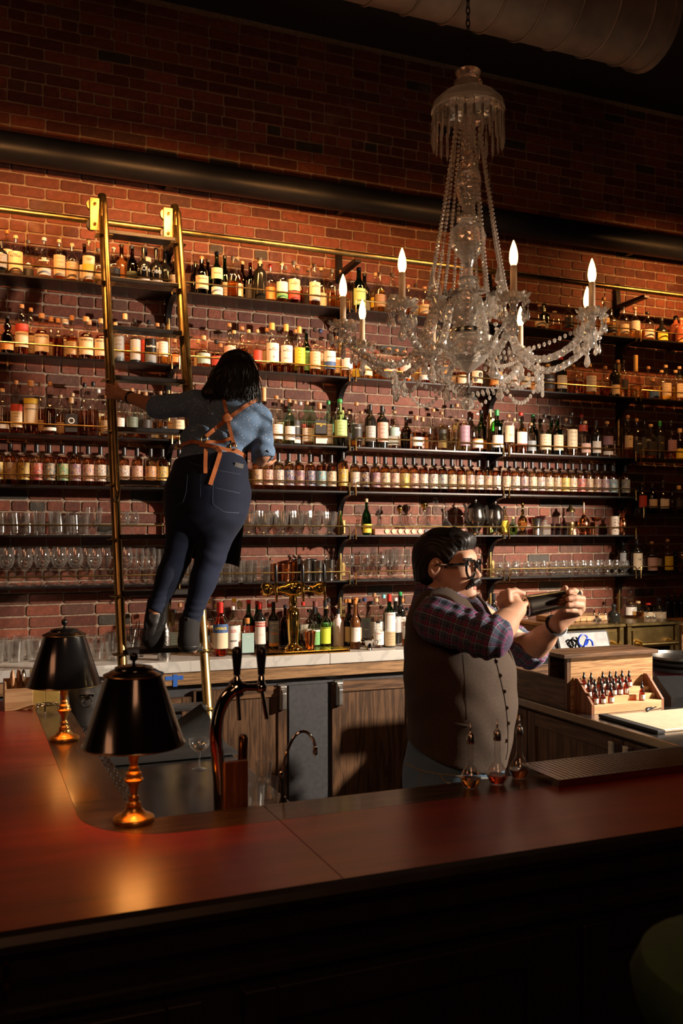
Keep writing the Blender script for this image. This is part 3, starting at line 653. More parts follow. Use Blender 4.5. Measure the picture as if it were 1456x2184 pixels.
def bottle(loc, H, R, shape, gl, lq, fill, lab, l0, l1, cap, face=0.0, text=None, seg=18, lowlab=None, name='bottle'):
    t = bpy.data.objects.new(name, None); COL.objects.link(t); t.empty_display_size = .02; t.location = loc
    rz = face
    if shape == 'box':
        d = .62
        o = put(mesh_cache('glass|box', lambda bm: (box(bm, (-1, -d, 0), (1, d, .62), .09), box(bm, (-.34, -.34, .60), (.34, .34, .66), .05), lathe(bm, [(0,.64),(.28,.64),(.28,.86),(0,.86)], 14)), M_GLASS), 'glass', t, (R, R, H), GL[gl], (0, 0, 0), rz)
        if lq != 'n' or fill > .3: put(mesh_cache('liquid|box', lambda bm: box(bm, (-.9, -d*.88, .03), (.9, d*.88, 1), .05), M_LIQ), 'liquid', t, (R, R, H*min(fill, .56)), LQ[lq], (0, 0, 0), rz)
        if lab: put(mesh_cache('label|boxp' if text else 'label|box', lambda bm: box(bm, (-.78, -.004, 0), (.78, .004, 1)), M_PLAIN if text else M_LABEL), 'label', t, (R, .1, H*(l1-l0)), LB[lab], Vector((math.sin(rz)*(d*R+.001), -math.cos(rz)*(d*R+.001), H*l0)), rz)
        put(mesh_cache('cap|b', lambda bm: lathe(bm, [(0,0),(.95,0),(1,.05),(1,.92),(.9,1),(0,1)], 14), M_WAX), 'cap', t, (R*.33, R*.33, H*.15), CP[cap], (0, 0, H*.85))
        front = d*R; rt = None
    else:
        P, nr, cz, _ = SHAPES[shape]
        if shape == 'tin':
            put(mesh_cache('tin_body', lambda bm: lathe(bm, P, 22), M_TIN), 'tin_body', t, (R, R, H), GL[gl])
        elif gl in 'KB' and lq == 'k' or gl in 'FWP':
            put(mesh_cache('glass|O'+shape, lambda bm: lathe(bm, P, seg), M_OPAQUE), 'glass', t, (R, R, H), GL[gl])
        else:
            put(mesh_cache('glass|'+shape, lambda bm: lathe(bm, P, seg), M_GLASS), 'glass', t, (R, R, H), GL[gl])
            if fill > 0:
                fk = round(fill*10)/10
                put(mesh_cache('liquid|%s%.1f' % (shape, fk), lambda bm: lathe(bm, clipprof(P, fk, .93), seg), M_LIQ), 'liquid', t, (R, R, H), LQ[lq])
        if lab:
            put(mesh_cache('label|P' if text else 'label|A', lambda bm: arc_label(bm, 1.012, 0, 1, 1.15, 12, .012), M_PLAIN if text else M_LABEL), 'label', t, (R, R, H*(l1-l0)), LB[lab], (0, 0, H*l0), rz)
        if cap:
            put(mesh_cache('cap|%s' % shape, lambda bm: lathe(bm, [(0, cz), (nr*.96, cz), (nr, cz+.006), (nr, .985), (nr*.86, 1), (0, 1)], 14), M_WAX), 'cap', t, (R, R, H), CP[cap])
        rt = R*1.03; front = R
    if lowlab:
        c, a, b_ = lowlab
        put(mesh_cache('label|A', lambda bm: arc_label(bm, 1.012, 0, 1, 1.15, 12, .012), M_LABEL) if shape != 'box' else mesh_cache('label|box', lambda bm: box(bm, (-.78, -.004, 0), (.78, .004, 1)), M_LABEL), 'label', t, (R*1.004 if shape != 'box' else R, R*1.004 if shape != 'box' else .1, H*(b_-a)), LB[c], (0, 0, H*a) if shape != 'box' else Vector((0, -.62*R-.0018, H*a)), rz)
    for txt in (text or []):
        s, zz, size, mat = txt
        me = text_mesh(s, size, rt, -PI/2, H*zz) if rt else text_mesh(s, size, None, 0, H*zz, -front-.0028)
        o = link(me, 'lettering', {'k': M_INK, 'w': M_WHITEINK, 'r': M_REDINK, 'o': M_ORINK, 'y': M_YELINK}[mat], t, False); o.rotation_euler = (0, 0, rz)
    return t
ORD = ['first', 'second', 'third', 'fourth', 'fifth', 'sixth', 'seventh', 'eighth', 'ninth', 'tenth', 'eleventh', 'twelfth', 'thirteenth', 'fourteenth', 'fifteenth', 'sixteenth', 'seventeenth', 'eighteenth', 'nineteenth', 'twentieth'] + ['%s%s' % (a, b) for a in ('twenty-', 'thirty-', 'forty-', 'fifty-') for b in ('first', 'second', 'third', 'fourth', 'fifth', 'sixth', 'seventh', 'eighth', 'ninth', 'tenth')]
ORD = [o.replace('-tenth', '-tenth') for o in ORD]
for i, o in enumerate(ORD):
    if o.endswith('-tenth'): ORD[i] = {'twenty-tenth': 'thirtieth', 'thirty-tenth': 'fortieth', 'forty-tenth': 'fiftieth', 'fifty-tenth': 'sixtieth'}[o]
def row_of(data, Yf, Yb, zb, where, group, wdef=(27, 24)):
    """each line: px top shape glass liquid fill label l0 l1 cap row [w]"""
    items = []
    for ln in data.strip().splitlines():
        f = ln.split('|'); a = f[0].split(); 
        if len(a) < 10: continue
        items.append((float(a[0]), a, f[1:]))
    items.sort(key=lambda t: t[0])
    cnt = {0: 0, 1: 0}; lastx = {0: -99, 1: -99}
    for px, a, ex in items:
        row = int(a[9]) if a[9] in '01' else 0
        Y = Yb if row else Yf
        w_ = float(a[10]) if len(a) > 10 else wdef[row]
        p = PY(px, 1140, Y); k = mperpx(p); z = EYE + (1140-float(a[1]))*k
        H = z - zb; R = w_*k/2
        lab = None if a[6][0] == '-' else a[6][0]
        la, lb_ = (float(a[7].split('-')[0]), float(a[7].split('-')[1]))
        shape = a[2]
        R = min(R, .046); lo_, hi_ = (5.36, 5.585) if zb > 1.2 else (5.03, 5.585)
        sp = free_spot(p.x, Y, zb, R, lo_, hi_)
        if sp is None: R *= .85; sp = free_spot(p.x, Y, zb, R, lo_, hi_)
        if sp is None: continue
        x, yy = sp
        text = []; low = None
        for e in ex:
            e = e.strip()
            if e.startswith('T:'):
                s, zz, sz, mt = e[2:].split(';'); text.append((s.replace('/', '\n'), float(zz), float(sz)*(1.2 if len(s) > 3 else 1), mt))
            if e.startswith('L:'):
                c, q0, q1 = e[2:].split(','); low = (c, float(q0), float(q1))
        face = random.uniform(-.25, .25) + 0.12
        if text: face = math.atan2(x, Y)*0.6*0 + .15
        b_ = bottle((x, yy, zb), H, R, shape, a[3], a[4], float(a[5]), lab, la, lb_, None if a[8] == '-' else a[8], -face*0.6, text, 16, low, 'tin' if shape == 'tin' else 'bottle')
        what = GNAME[a[3]] + (' tin' if shape == 'tin' else ' bottle')
        if a[3] == 'C' and float(a[5]) > .05: what = 'clear bottle of %s liquor' % LNAME[a[4]]
        pre = (CNAME[lab].replace(' ', '-') + '-labelled ') if lab else (CAPN[a[8]] + '-capped ' if a[8] != '-' else '')
        tag(b_, '%s%s, %s in %s row, %s' % (pre, what, ORD[cnt[row]], 'back' if row else 'front', where), 'tin' if shape == 'tin' else 'bottle', group)
        cnt[row] += 1
lastR = {0: 0, 1: 0}
YF, YB = 5.405, 5.505
S1L = '''
2 515 wine K k .5 g .2-.6 k 0
15 491 std C a .3 C .5-.6 o 1
30 502 pot C a .3 C .12-.58 c 0 31|L:K,.04,.1|T:OLD/PULTENEY;.48;.011;k
60 512 pot C n .1 K .1-.3 c 1|T:OLD/PULTENEY;.38;.009;w
79 523 pot C n .1 - 0-0 c 1
94 507 pot C n .15 S .08-.24 s 0 30|T:OLD/PULTENEY;.44;.011;w
126 511 pot C o .2 T .1-.6 c 0 26
149 519 std C o .3 T .06-.5 c 0 26
180 520 std B d .5 C .1-.5 c 1
189 510 std C o .3 C .08-.6 c 0 27|L:Y,.28,.42|T:TALISKER/JAMES;.52;.008;k
209 530 std C a .3 T .05-.42 c 1
'''
S1M = '''
242 528 dome C d .3 K .1-.45 s 0 28
259 522 dome B k .5 R .04-.16 k 1 30
278 530 std B d .4 D .1-.4 W 1
292 526 dome K k .5 W .03-.24 k 0 28|T:o O o;.45;.03;w
310 531 std B d .5 C .7-.8 k 1
329 528 dome K k .5 W .03-.24 k 0 28|T:O8O;.42;.03;w
351 534 dome K k .5 W .03-.2 k 1 28
372 553 std B d .5 C .1-.5 c 0 24
'''
S1R = '''
417 558 std B d .5 - 0-0 c 1
430 547 std B d .5 C .14-.48 w 0 29|T:Glenfarclas;.4;.011;r
443 553 std B d .5 - 0-0 w 1
462 537 std G k .5 C .38-.62 k 0 26|L:W,.03,.2|T:Glenfiddich;.5;.009;r
479 545 std G k .5 W .1-.4 k 1
489 555 std C o .4 - 0-0 c 1
503 540 std C d .6 C .12-.4 c 0 26|T:Glenfiddich;.34;.011;k
517 554 std B d .4 W .1-.22 c 1
530 564 std B d .4 K .1-.45 r 1
547 549 wine K k .5 - 0-0 c 0 28
557 562 std C a .4 - 0-0 c 1
566 569 std C a .4 O .1-.4 r 1
578 556 wine B k .5 K .05-.2 w 0 27
600 560 std C c .5 W .26-.5 c 0 26|L:G,.1,.22|T:12;.3;.014;k
608 568 std C c .5 - 0-0 c 1
626 557 std C d .5 C .3-.56 c 0 27|L:R,.1,.28|T:THE/GLENLIVET/15;.45;.009;k
635 568 std C d .5 - 0-0 c 1
654 572 std C d .4 K .1-.4 w 1
670 563 std C d .5 C .26-.55 w 0 26|L:S,.12,.25|T:THE/GLENLIVET;.46;.009;k
684 571 std C a .4 W .08-.4 c 1
700 580 std C a .4 - 0-0 c 1
711 573 std C d .4 C .2-.56 c 0 25|L:R,.16,.26|L:Y,.16,.26
726 578 std C a .4 - 0-0 c 1
765 571 std G k .5 L .12-.5 k 0 29|T:GLENDULLAN;.42;.008;k
777 583 std K k .5 S .05-.3 k 1
800 582 std C g .6 Y .2-.42 c 1 24
809 582 std C g .6 B .15-.45 w 0 24
836 583 pot C n .2 K .22-.46 w 0 29|T:TAMDHU;.34;.010;w
870 608 std C a .4 - 0-0 w 0 24
886 606 std C a .4 C .1-.4 w 1
905 612 std C g .4 T .1-.4 w 0
'''
S1E = '''
1150 650 std C a .3 C .1-.3 w 0
1160 647 dome G k .5 W .1-.3 k 1 26
1182 664 std C a .3 - 0-0 c 0
1210 648 std C d .4 K .1-.5 w 0 26
1287 634 std C a .5 C .1-.5 w 1
1302 660 std C c .5 K .1-.4 k 0
1328 655 std C y .4 C .12-.42 k 0 25
1353 655 tall C g .3 W .25-.55 c 0 22
1381 665 std C a .4 W .08-.36 k 0 27
1411 678 squat K k .5 Y .04-.36 k 0 28
1440 674 wine F k .5 - 0-0 k 1 26
1452 679 std F d .5 O .05-.2 c 0 24
'''
row_of(S1L, YF, YB, SH[1], 'top shelf left of ladder', 'whisky bottles on the top shelf')
row_of(S1M, YF, YB, SH[1], 'top shelf between ladder rails', 'whisky bottles on the top shelf'); 
row_of(S1R, YF, YB, SH[1], 'top shelf right of ladder', 'whisky bottles on the top shelf')
row_of(S1E, YF, YB, SH[1], 'top shelf right of chandelier', 'whisky bottles on the top shelf')
S2L = '''
16 674 pot B d .5 O .1-.3 k 0 28
43 649 pot C d .6 C .15-.45 w 0 28|L:R,.45,.6|T:GLENDRONACH;.4;.007;k
66 657 pot C a .5 T .1-.45 w 1
89 669 balv C d .6 C .10-.5 w 0 31|T:THE BALVENIE;.44;.010;k|T:12;.24;.012;k
109 676 balv C d .5 T .1-.4 w 1
122 684 balv C d .5 - 0-0 w 1
133 672 balv C d .6 C .10-.5 s 0 31|T:THE BALVENIE;.44;.010;k|T:14;.24;.012;k
150 680 balv C d .5 T .1-.4 w 1
172 675 balv C d .6 C .10-.5 c 0 31|T:THE BALVENIE;.44;.010;k|T:17;.24;.012;k
190 682 balv C d .5 T .1-.4 w 1
214 680 balv C d .6 C .10-.5 c 0 31|T:THE BALVENIE;.44;.010;k
'''
S2M = '''
246 688 std C a .4 C .1-.4 c 1
264 713 tin g n 0 g .1-.85 - 0 27
263 674 balv C a .4 - 0-0 c 1
288 717 tin K n 0 S .1-.85 - 0 23|T:DUFF;.5;.012;y
287 680 std C a .4 - 0-0 k 1
303 720 tin R n 0 R .1-.85 - 1 14
321 718 tin K n 0 g .05-.4 - 0 25|T:BenRiach;.62;.014;w
320 680 std C a .4 - 0-0 k 1
334 690 std C g .4 W .1-.55 w 1
347 690 std C a .4 W .2-.55 k 0 22
372 723 squat C o .5 O .12-.4 w 0 24
'''
S2R = '''
422 724 squat C a .5 T .1-.4 c 1 22
434 716 squat C o .5 E .12-.44 c 0 29|T:EDRADOUR;.32;.008;k
456 724 squat C d .5 R .10-.42 k 0 26
470 733 squat C d .5 - 0-0 w 1
489 690 pot C d .5 P .15-.5 w 0 27
499 705 std C a .4 - 0-0 c 1
516 697 pot C d .5 C .1-.4 w 0 27
530 703 std C a .4 - 0-0 c 1
549 703 std C d .5 R .2-.5 c 0 20
569 700 std C a .4 T .2-.5 w 1
580 689 mac C d .3 W .18-.58 g 0 29|T:THE/MACALLAN;.46;.009;k|T:18;.3;.014;k
591 698 std C a .5 - 0-0 k 1
610 692 mac C d .3 W .18-.56 g 0 27|T:THE/MACALLAN;.46;.009;k|T:MACALLAN;.3;.007;r
630 703 std C a .5 - 0-0 w 1
638 697 mac C a .4 Y .18-.55 g 0 25
653 704 std G a .5 G .15-.55 k 1
662 705 std C a .5 C .15-.5 k 1
670 704 mac C d .4 U .18-.55 u 0 25|T:MACALLAN;.4;.008;k
683 702 std C a .5 T .15-.5 n 1
702 712 mac C d .4 W .18-.58 k 0 27|L:N,.17,.34|T:MACALLAN;.44;.008;k
718 718 std C a .5 C .15-.5 w 1
738 725 std C a .5 W .2-.5 w 0
757 728 std C a .5 Y .1-.3 k 1
780 735 std C g .6 C .1-.4 w 0
806 738 std C a .5 - 0-0 k 1
829 742 std C a .6 P .1-.6 w 0 28
846 745 std C o .6 O .1-.5 w 1
862 748 std C o .6 P .1-.6 w 0 27
886 755 std C d .6 T .1-.5 k 1
905 752 std C d .6 W .1-.5 k 0
925 752 std C a .6 - 0-0 w 1
950 757 std C o .5 O .3-.62 w 0 26
968 765 std C d .5 W .1-.4 k 1
985 768 std C o .5 C .08-.4 w 0
1015 762 std C o .5 C .12-.52 w 0 29
1034 770 std C d .5 K .1-.5 k 1
1057 762 std C o .5 O .10-.52 w 0 29
1078 770 std C d .5 W .1-.3 k 1
1094 765 std C d .5 P .1-.5 r 0 27|T:DEWAR'S;.46;.009;k
1118 775 std C a .5 T .1-.5 w 0
1136 770 std C a .5 O .1-.5 w 1
'''
S2E = '''
1169 776 flask B k .5 K .12-.6 g 0 32|T:HARLEN;.42;.012;w
1196 762 std K k .5 C .12-.48 r 0 25
1222 778 std C d .5 - 0-0 w 1
1232 775 std C a .4 - 0-0 k 0
1258 776 flask C a .5 W .1-.6 g 0 34
1290 781 flask C d .3 - 0-0 w 0 26
1306 777 wine K k .5 C .06-.36 k 0 22
1317 768 std C a .4 - 0-0 w 1
1329 769 std C g .4 K .2-.48 k 0 20
1355 758 slim C y .3 - 0-0 g 0 26
1382 782 std C d .4 - 0-0 w 1
1392 808 squat C a .4 N .06-.4 w 0 34
1410 790 std C g .4 Y .1-.5 c 1
1419 779 std C g .4 C .12-.48 c 0 23
1440 790 std C a .4 - 0-0 c 1
1448 782 std C g .5 C .1-.5 c 0 23
'''
W2 = 'whisky bottles on the second shelf'
row_of(S2L, YF, YB, SH[2], 'second shelf left of ladder', W2); row_of(S2M, YF, YB, SH[2], 'second shelf between ladder rails', W2)
row_of(S2R, YF, YB, SH[2], 'second shelf right of ladder', W2); row_of(S2E, YF, YB, SH[2], 'second shelf right of chandelier', W2)
S3L = '''
5 829 std C d .4 W .1-.2 c 0 28
35 812 pot C d .4 C .12-.42 w 0 26|L:R,.42,.55
66 812 balv C d .5 C .2-.55 w 0 31|L:Y,.56,.66|T:CRAGGANMORE;.46;.008;k
86 816 std C d .5 T .1-.3 w 1
107 815 pot C d .5 W .08-.14 w 0 28
129 842 std C a .5 T .1-.35 c 1
147 838 std C a .5 - 0-0 c 1
152 848 box C d .5 K .10-.56 c 0 32|T:O;.38;.05;w
178 817 std C d .5 - 0-0 k 1
196 818 std C d .5 - 0-0 k 1
205 824 std C o .5 C .16-.5 W 0 27|L:W,.06,.14
222 845 std C a .5 T .1-.4 w 1
'''
S3M = '''
256 850 std C n .1 W .2-.5 k 0 20
266 852 std C n .1 C .1-.3 k 1 20
281 828 std C a .3 D .1-.42 w 0 26
295 832 std C g .4 K .1-.4 w 1
310 836 std C d .4 K .1-.4 w 0
328 840 squat C d .4 W .05-.2 k 0 27
342 834 std C d .5 - 0-0 w 1
348 845 std C a .4 K .05-.3 w 0 20
364 835 std C a .4 C .05-.3 w 1 22
381 838 std C a .4 C .06-.42 w 0 28
'''
S3R = '''
563 827 decan C n .1 - 0-0 c 0 26
589 844 std C y .4 W .1-.4 w 0 28
598 852 std C g .5 W .1-.5 w 1
608 855 std T a .5 W .1-.4 w 1
625 850 std C d .5 K .2-.55 w 0 28|T:CHIEFTAIN'S;.42;.008;w|L:W,.06,.18
639 855 std C d .4 R .38-.5 s 1
649 858 std C a .4 W .1-.4 w 1
677 859 box C y .5 K .28-.6 w 0 34|T:MORTLACH/20;.48;.010;y|L:W,.05,.22
700 855 std T n .3 W .08-.5 G 1
725 851 std T k .3 L .22-.55 G 0 33
743 877 std C a .5 K .1-.4 w 1
760 858 std C o .2 K .14-.5 w 0 25|T:Port Ellen;.42;.009;w
770 877 std C a .4 W .1-.3 w 1
779 866 wine K k .5 S .15-.5 k 1 24
803 865 wine K k .5 P .14-.6 k 0 25
817 873 std C g .4 K .1-.4 k 1
828 870 std C n .3 E .3-.5 k 1
850 873 dome C a .25 W .12-.48 c 0 27|T:SHEEP;.3;.009;k
866 890 std B d .5 - 0-0 k 1
887 887 squat C o .5 W .10-.36 w 0 27
'''
S3Q = '''
901 890 squat C d .5 P .08-.4 w 1
913 874 std C a .4 - 0-0 w 1
927 866 std C d .4 W .12-.5 w 0 24|L:O,.2,.3
941 878 std C d .5 K .3-.55 w 1|L:C,.1,.28
951 866 std C y .4 - 0-0 k 1
974 861 tall C g .6 - 0-0 w 1 24
984 863 tall C g .6 M .12-.55 w 0 26
1000 890 std C y .4 S .1-.4 k 1
1017 881 dome C d .4 W .1-.3 W 0 25|L:O,.29,.33
1026 875 std G d .5 O .1-.3 k 1
1059 874 wine G k .5 W .12-.4 G 0 27|T:8;.55;.03;w
1084 884 std C o .5 C .28-.7 w 0 24|T:PERN/POT;.45;.009;k
1096 892 std C o .5 - 0-0 c 1
1110 880 std C o .6 W .2-.52 r 0 27|L:R,.18,.24
1130 902 std C a .4 g .1-.42 w 0 22
1136 885 std G d .5 - 0-0 G 1
'''
S3E = '''
1161 884 std C g .4 C .12-.5 k 0 27
1175 890 std G a .4 - 0-0 k 1
1188 886 std G a .4 C .12-.5 k 0 25
1206 892 std C a .4 - 0-0 w 1
1218 880 tall C g .4 C .15-.6 k 0 25
1240 884 std C n .3 R .6-.75 r 1
1247 898 std C n .3 P .1-.36 c 0 24
1270 897 mac K k .5 W .1-.42 k 0 22|T:5;.55;.02;w
1294 899 std C c .3 M .34-.58 c 0 25|L:W,.06,.16
1310 910 std C g .4 - 0-0 k 1
1328 898 std C d .4 T .1-.4 k 1
1338 886 tall C d .5 C .24-.52 w 0 21|T:RY/TELL;.44;.009;k
1357 893 std C d .4 K .1-.45 w 0 23|T:AMBERG;.36;.008;w
1374 893 std C n .3 g .1-.5 k 1
1388 905 std C a .3 K .1-.5 c 0 26
1405 898 wine K k .5 K .2-.6 G 0 19|T:DLC;.42;.010;y
1430 898 std C a .4 M .2-.5 k 0 24
1448 914 squat C g .4 Y .05-.35 c 0 26
'''
W3 = 'spirit bottles on the third shelf'
row_of(S3L, YF, YB, SH[3], 'third shelf left of ladder', W3); row_of(S3M, YF, YB, SH[3], 'third shelf between ladder rails', W3)
row_of(S3R, YF, YB, SH[3], 'third shelf right of woman', W3); row_of(S3Q, YF, YB, SH[3], 'third shelf below chandelier', W3); row_of(S3E, YF, YB, SH[3], 'third shelf, right end', W3)
# ---- the row of identical half-size bottles with picture labels
boot = [-6, 22, 48, 78, 105, 133, 160, 188, 213, 235, 263, 292, 321, 346, 382, 410, 548, 571, 591, 613, 637, 661, 684, 705, 731, 756, 777, 800, 820, 841, 862, 881, 902, 923, 943, 963, 980, 998, 1018, 1039, 1055, 1079, 1098, 1113, 1132, 1151, 1168, 1186, 1202, 1221, 1238, 1254, 1270, 1286, 1302, 1317, 1333]
cols = 'YTYRDGMPWEWPOYTTTPWNMNUCYWKMCPYPWWECTPWTWCWMCSCTYCRTBMUEEDBRB'
smal = {}
z = SH[4]
for i, px in enumerate(boot):
    p = PY(px, 1000, 5.415); R = .0335; H = .232 if px != 731 else .262
    sp = free_spot(p.x, 5.415, z, R)
    if sp is None: continue
    t = thing('bottle', '', 'bottle', (sp[0], sp[1], z), 0, 'half-size bottles with illustrated labels on the fourth shelf')
    lq = LQ[random.choice('aoagdad')]
    put(mesh_cache('glass|small', lambda bm: lathe(bm, SHAPES['small'][0], 16), M_GLASS), 'glass', t, (R, R, H), GL['C'] if px != 731 else GL['C'])
    put(mesh_cache('liquid|small0.7', lambda bm: lathe(bm, clipprof(SHAPES['small'][0], .7, .93), 16), M_LIQ), 'liquid', t, (R, R, H), lq)
    put(mesh_cache('cap|small', lambda bm: lathe(bm, [(0, .80), (.40, .80), (.41, .81), (.40, .985), (.33, 1), (0, 1)], 12), M_WAX), 'cap', t, (R, R, H), CP['k'])
    c = cols[i % len(cols)]
    lo = put(mesh_cache('label|art', lambda bm: arc_label(bm, 1.012, 0, 1, 1.35, 12, .012), M_ART), 'label', t, (R, R, H*.41), tuple(q*.72 for q in LB[c]), (0, 0, H*.13), random.uniform(-.3, .1))
    sec = 'left of ladder' if px < 230 else 'right of ladder' if px < 400 else 'right of woman'
    n0 = [j for j in boot if (j < 230) == (px < 230) and (j < 400) == (px < 400)].index(px)
    t['label'] = 'black-capped bottle with %s picture label, %s on fourth shelf, %s' % (CNAME[c], ORD[n0], sec)
# ---- far right short shelves
row_of('''
1360 1036 std G k .5 - 0-0 k 1
1368 1031 std K k .5 R .22-.6 k 0 21
1390 1033 wine G k .5 C .22-.5 k 0 21
1413 1025 balv C a .4 W .18-.45 k 0 25
1433 1045 std C a .4 - 0-0 k 1
1447 1036 squat C d .5 K .2-.5 g 0 24
''', YF, YB, 1.90, 'short shelf at far right', 'bottles on the short right shelf')
row_of('''
1326 1152 wine K k .5 S .2-.62 k 1 20
1357 1150 wine K k .5 C .12-.6 k 0 24|T:OX;.42;.02;k
1374 1160 std C d .4 S .2-.5 k 1
1389 1155 std C d .5 P .1-.5 w 0 24
1402 1170 std C n .3 W .3-.6 k 1
1423 1150 std C g .5 Y .1-.5 w 0 23
1440 1175 std K k .5 - 0-0 k 1
1453 1165 std C a .4 - 0-0 k 0 20
''', YF, YB, SH[6], 'lowest shelf, right end', 'bottles at the end of the lowest shelf')
TAKEN.setdefault(1.05, []).extend([(PY(626, 1380, 5.13).x, 5.14, .062), (PY(658, 1380, 5.12).x, 5.10, .04), (PY(786, 1388, 5.07).x, 5.07, .065), (PY(350, 1390, 5.09).x, 5.09, .04), (PY(283, 1380, 5.32).x, 5.32, .072), (PY(440, 1385, 5.2).x, 5.2, .04)])
# ---- back counter bottles
cL = '''
337 1330 std C n .2 - 0-0 c 1
372 1300 std C n .3 E .2-.5 k 1
388 1288 std C c .4 T .1-.5 w 1
398 1276 std C n .3 W .2-.5 s 1
410 1286 wine B d .5 W .2-.5 r 1
437 1300 std B k .5 K .2-.5 k 1
450 1280 std C d .5 C .2-.5 y 1
459 1289 std C a .5 C .1-.4 e 1 24
479 1286 std C n .4 W .2-.5 W 1
'''
row_of(cL, 5.22, 5.34, BCZ, 'back counter behind her feet', 'bottles on the back counter')
cA = '''
467 1284 aper C r .8 C .15-.44 r 0 34|L:N,.44,.60|T:APEROL;.52;.018;y
492 1293 std C c .1 W .14-.6 W 0 24|T:ELLERS/Aperitivo;.5;.009;r|T:#####;.3;.012;k
529 1318 box C d .4 E .06-.6 o 0 33|T:~~;.5;.02;w
565 1287 wine K k .5 W .16-.62 r 0 30|T:BRAULIO;.555;.014;w|L:R,.51,.60|T:~ ~;.35;.02;o
594 1286 wine K k .5 g .16-.62 k 0 28|T:DON RASON;.57;.008;w|T:O;.48;.03;w|T:AMARO;.36;.012;o|L:O,.10,.17
683 1297 chart C v .45 G .10-.44 k 0 24|L:W,.42,.46
705 1281 chart C v .5 V .10-.44 k 0 28|T:CHARTREUSE;.42;.008;k
744 1278 tall B d .6 C .10-.42 o 1 24|T:o;.34;.02;o
758 1281 tall B k .55 W .15-.45 o 0 22|T:o;.4;.02;o
806 1325 tall C d .1 W .12-.62 k 0 24|T:BIGALLET;.55;.007;r|T:2;.3;.02;k
826 1267 wine G k .5 W .28-.66 r 0 26|T:LUXARDO;.62;.009;r|L:c,.04,.3
868 1296 std C d .5 W .2-.5 k 0 24
'''
cA = cA.replace('|L:c,.04,.3', '|L:T,.03,.3')
row_of(cA, 5.15, 5.3, BCZ, 'front of back counter', 'bottles on the back counter')
cB = '''
499 1276 std C g .5 W .2-.5 y 0
511 1283 balv C n .5 Y .2-.5 e 1 28|T:ERMA;.4;.012;r
530 1279 std G d .5 R .2-.5 r 0
548 1282 std G k .5 K .2-.5 r 1
577 1288 std C d .5 W .2-.4 r 0
608 1290 std B d .5 - 0-0 k 1
627 1300 std G k .5 - 0-0 k 0
646 1284 std C n .5 W .3-.5 r 1
660 1300 std C n .4 W .2-.5 k 0
672 1282 wine K k .5 D .1-.5 p 1 30
690 1292 std G k .5 G .3-.6 c 0
700 1276 std C d .4 R .2-.5 k 1
723 1298 wine P k .5 - 0-0 k 0 24
737 1278 std C d .6 T .1-.4 o 1 24
748 1273 tall B d .6 T .1-.4 o 0 24
767 1278 std C n .3 W .2-.5 k 1
777 1275 std C d .4 g .16-.58 n 0 26|T:AMELIA;.34;.008;w
793 1282 std C g .3 W .3-.5 k 1
800 1276 std C n .3 W .2-.5 c 0
806 1266 std C n .3 - 0-0 w 1
817 1268 std C n .3 W .2-.5 u 1
843 1275 tall K k .5 S .25-.6 W 0 24|T:O;.5;.04;w
853 1262 std K k .5 W .2-.5 G 1
866 1278 std C d .6 O .2-.5 o 1
877 1292 std C d .6 R .2-.5 r 0
893 1290 std G d .5 - 0-0 r 1
1052 1266 wine K k .5 T .2-.5 k 0 22
1072 1290 std C n .3 W .2-.5 k 0
1085 1280 std C d .4 - 0-0 w 1
'''
row_of(cB, 5.30, 5.40, BCZ, 'middle of back counter', 'bottles on the back counter')
# ================================================================== GLASSWARE
def glass_obj(kind, label, cat, loc, sc=1.0, group=None, rz=0.0):
    """one drinking glass; wall with thickness, stem and foot are parts of their own"""
    t = bpy.data.objects.new(kind, None); COL.objects.link(t); t.location = loc; t.empty_display_size = .02; t.rotation_euler = (0, 0, rz)
    tag(t, label, cat, group)
    for nm, key, fn in GLASSES[kind]:
        me = mesh_cache(nm+'|'+key, fn, M_GLASSWARE)
        o = bpy.data.objects.new(nm, me); COL.objects.link(o); o.parent = t; o.scale = (sc, sc, sc)
    return t
def foot(r, zf): return lambda bm: lathe(bm, [(0, .0), (r, 0), (r, .002), (r*.5, .005), (.006, .010), (0, .010)], 18)
def stem(z0, z1): return lambda bm: lathe(bm, [(0, z0), (.005, z0), (.0035, (z0+z1)/2), (.006, z1), (0, z1)], 8)
def bowl(P, th=.0015): return lambda bm: lathe(bm, P + [(max(r-th, 0), z + (th*1.5 if r < .01 else 0)) for r, z in reversed(P)], 18)
def tumb(r0, r1, h, fl=0): return lambda bm: lathe(bm, [(0, 0), (r0, 0), (r0*1.01, .006), (r1, h), (r1-.002, h), (r0-.003, .012), (0, .012)], 24 if fl else 16, (0, 0, 0), 1, 1, fl, .03 if fl else 0)
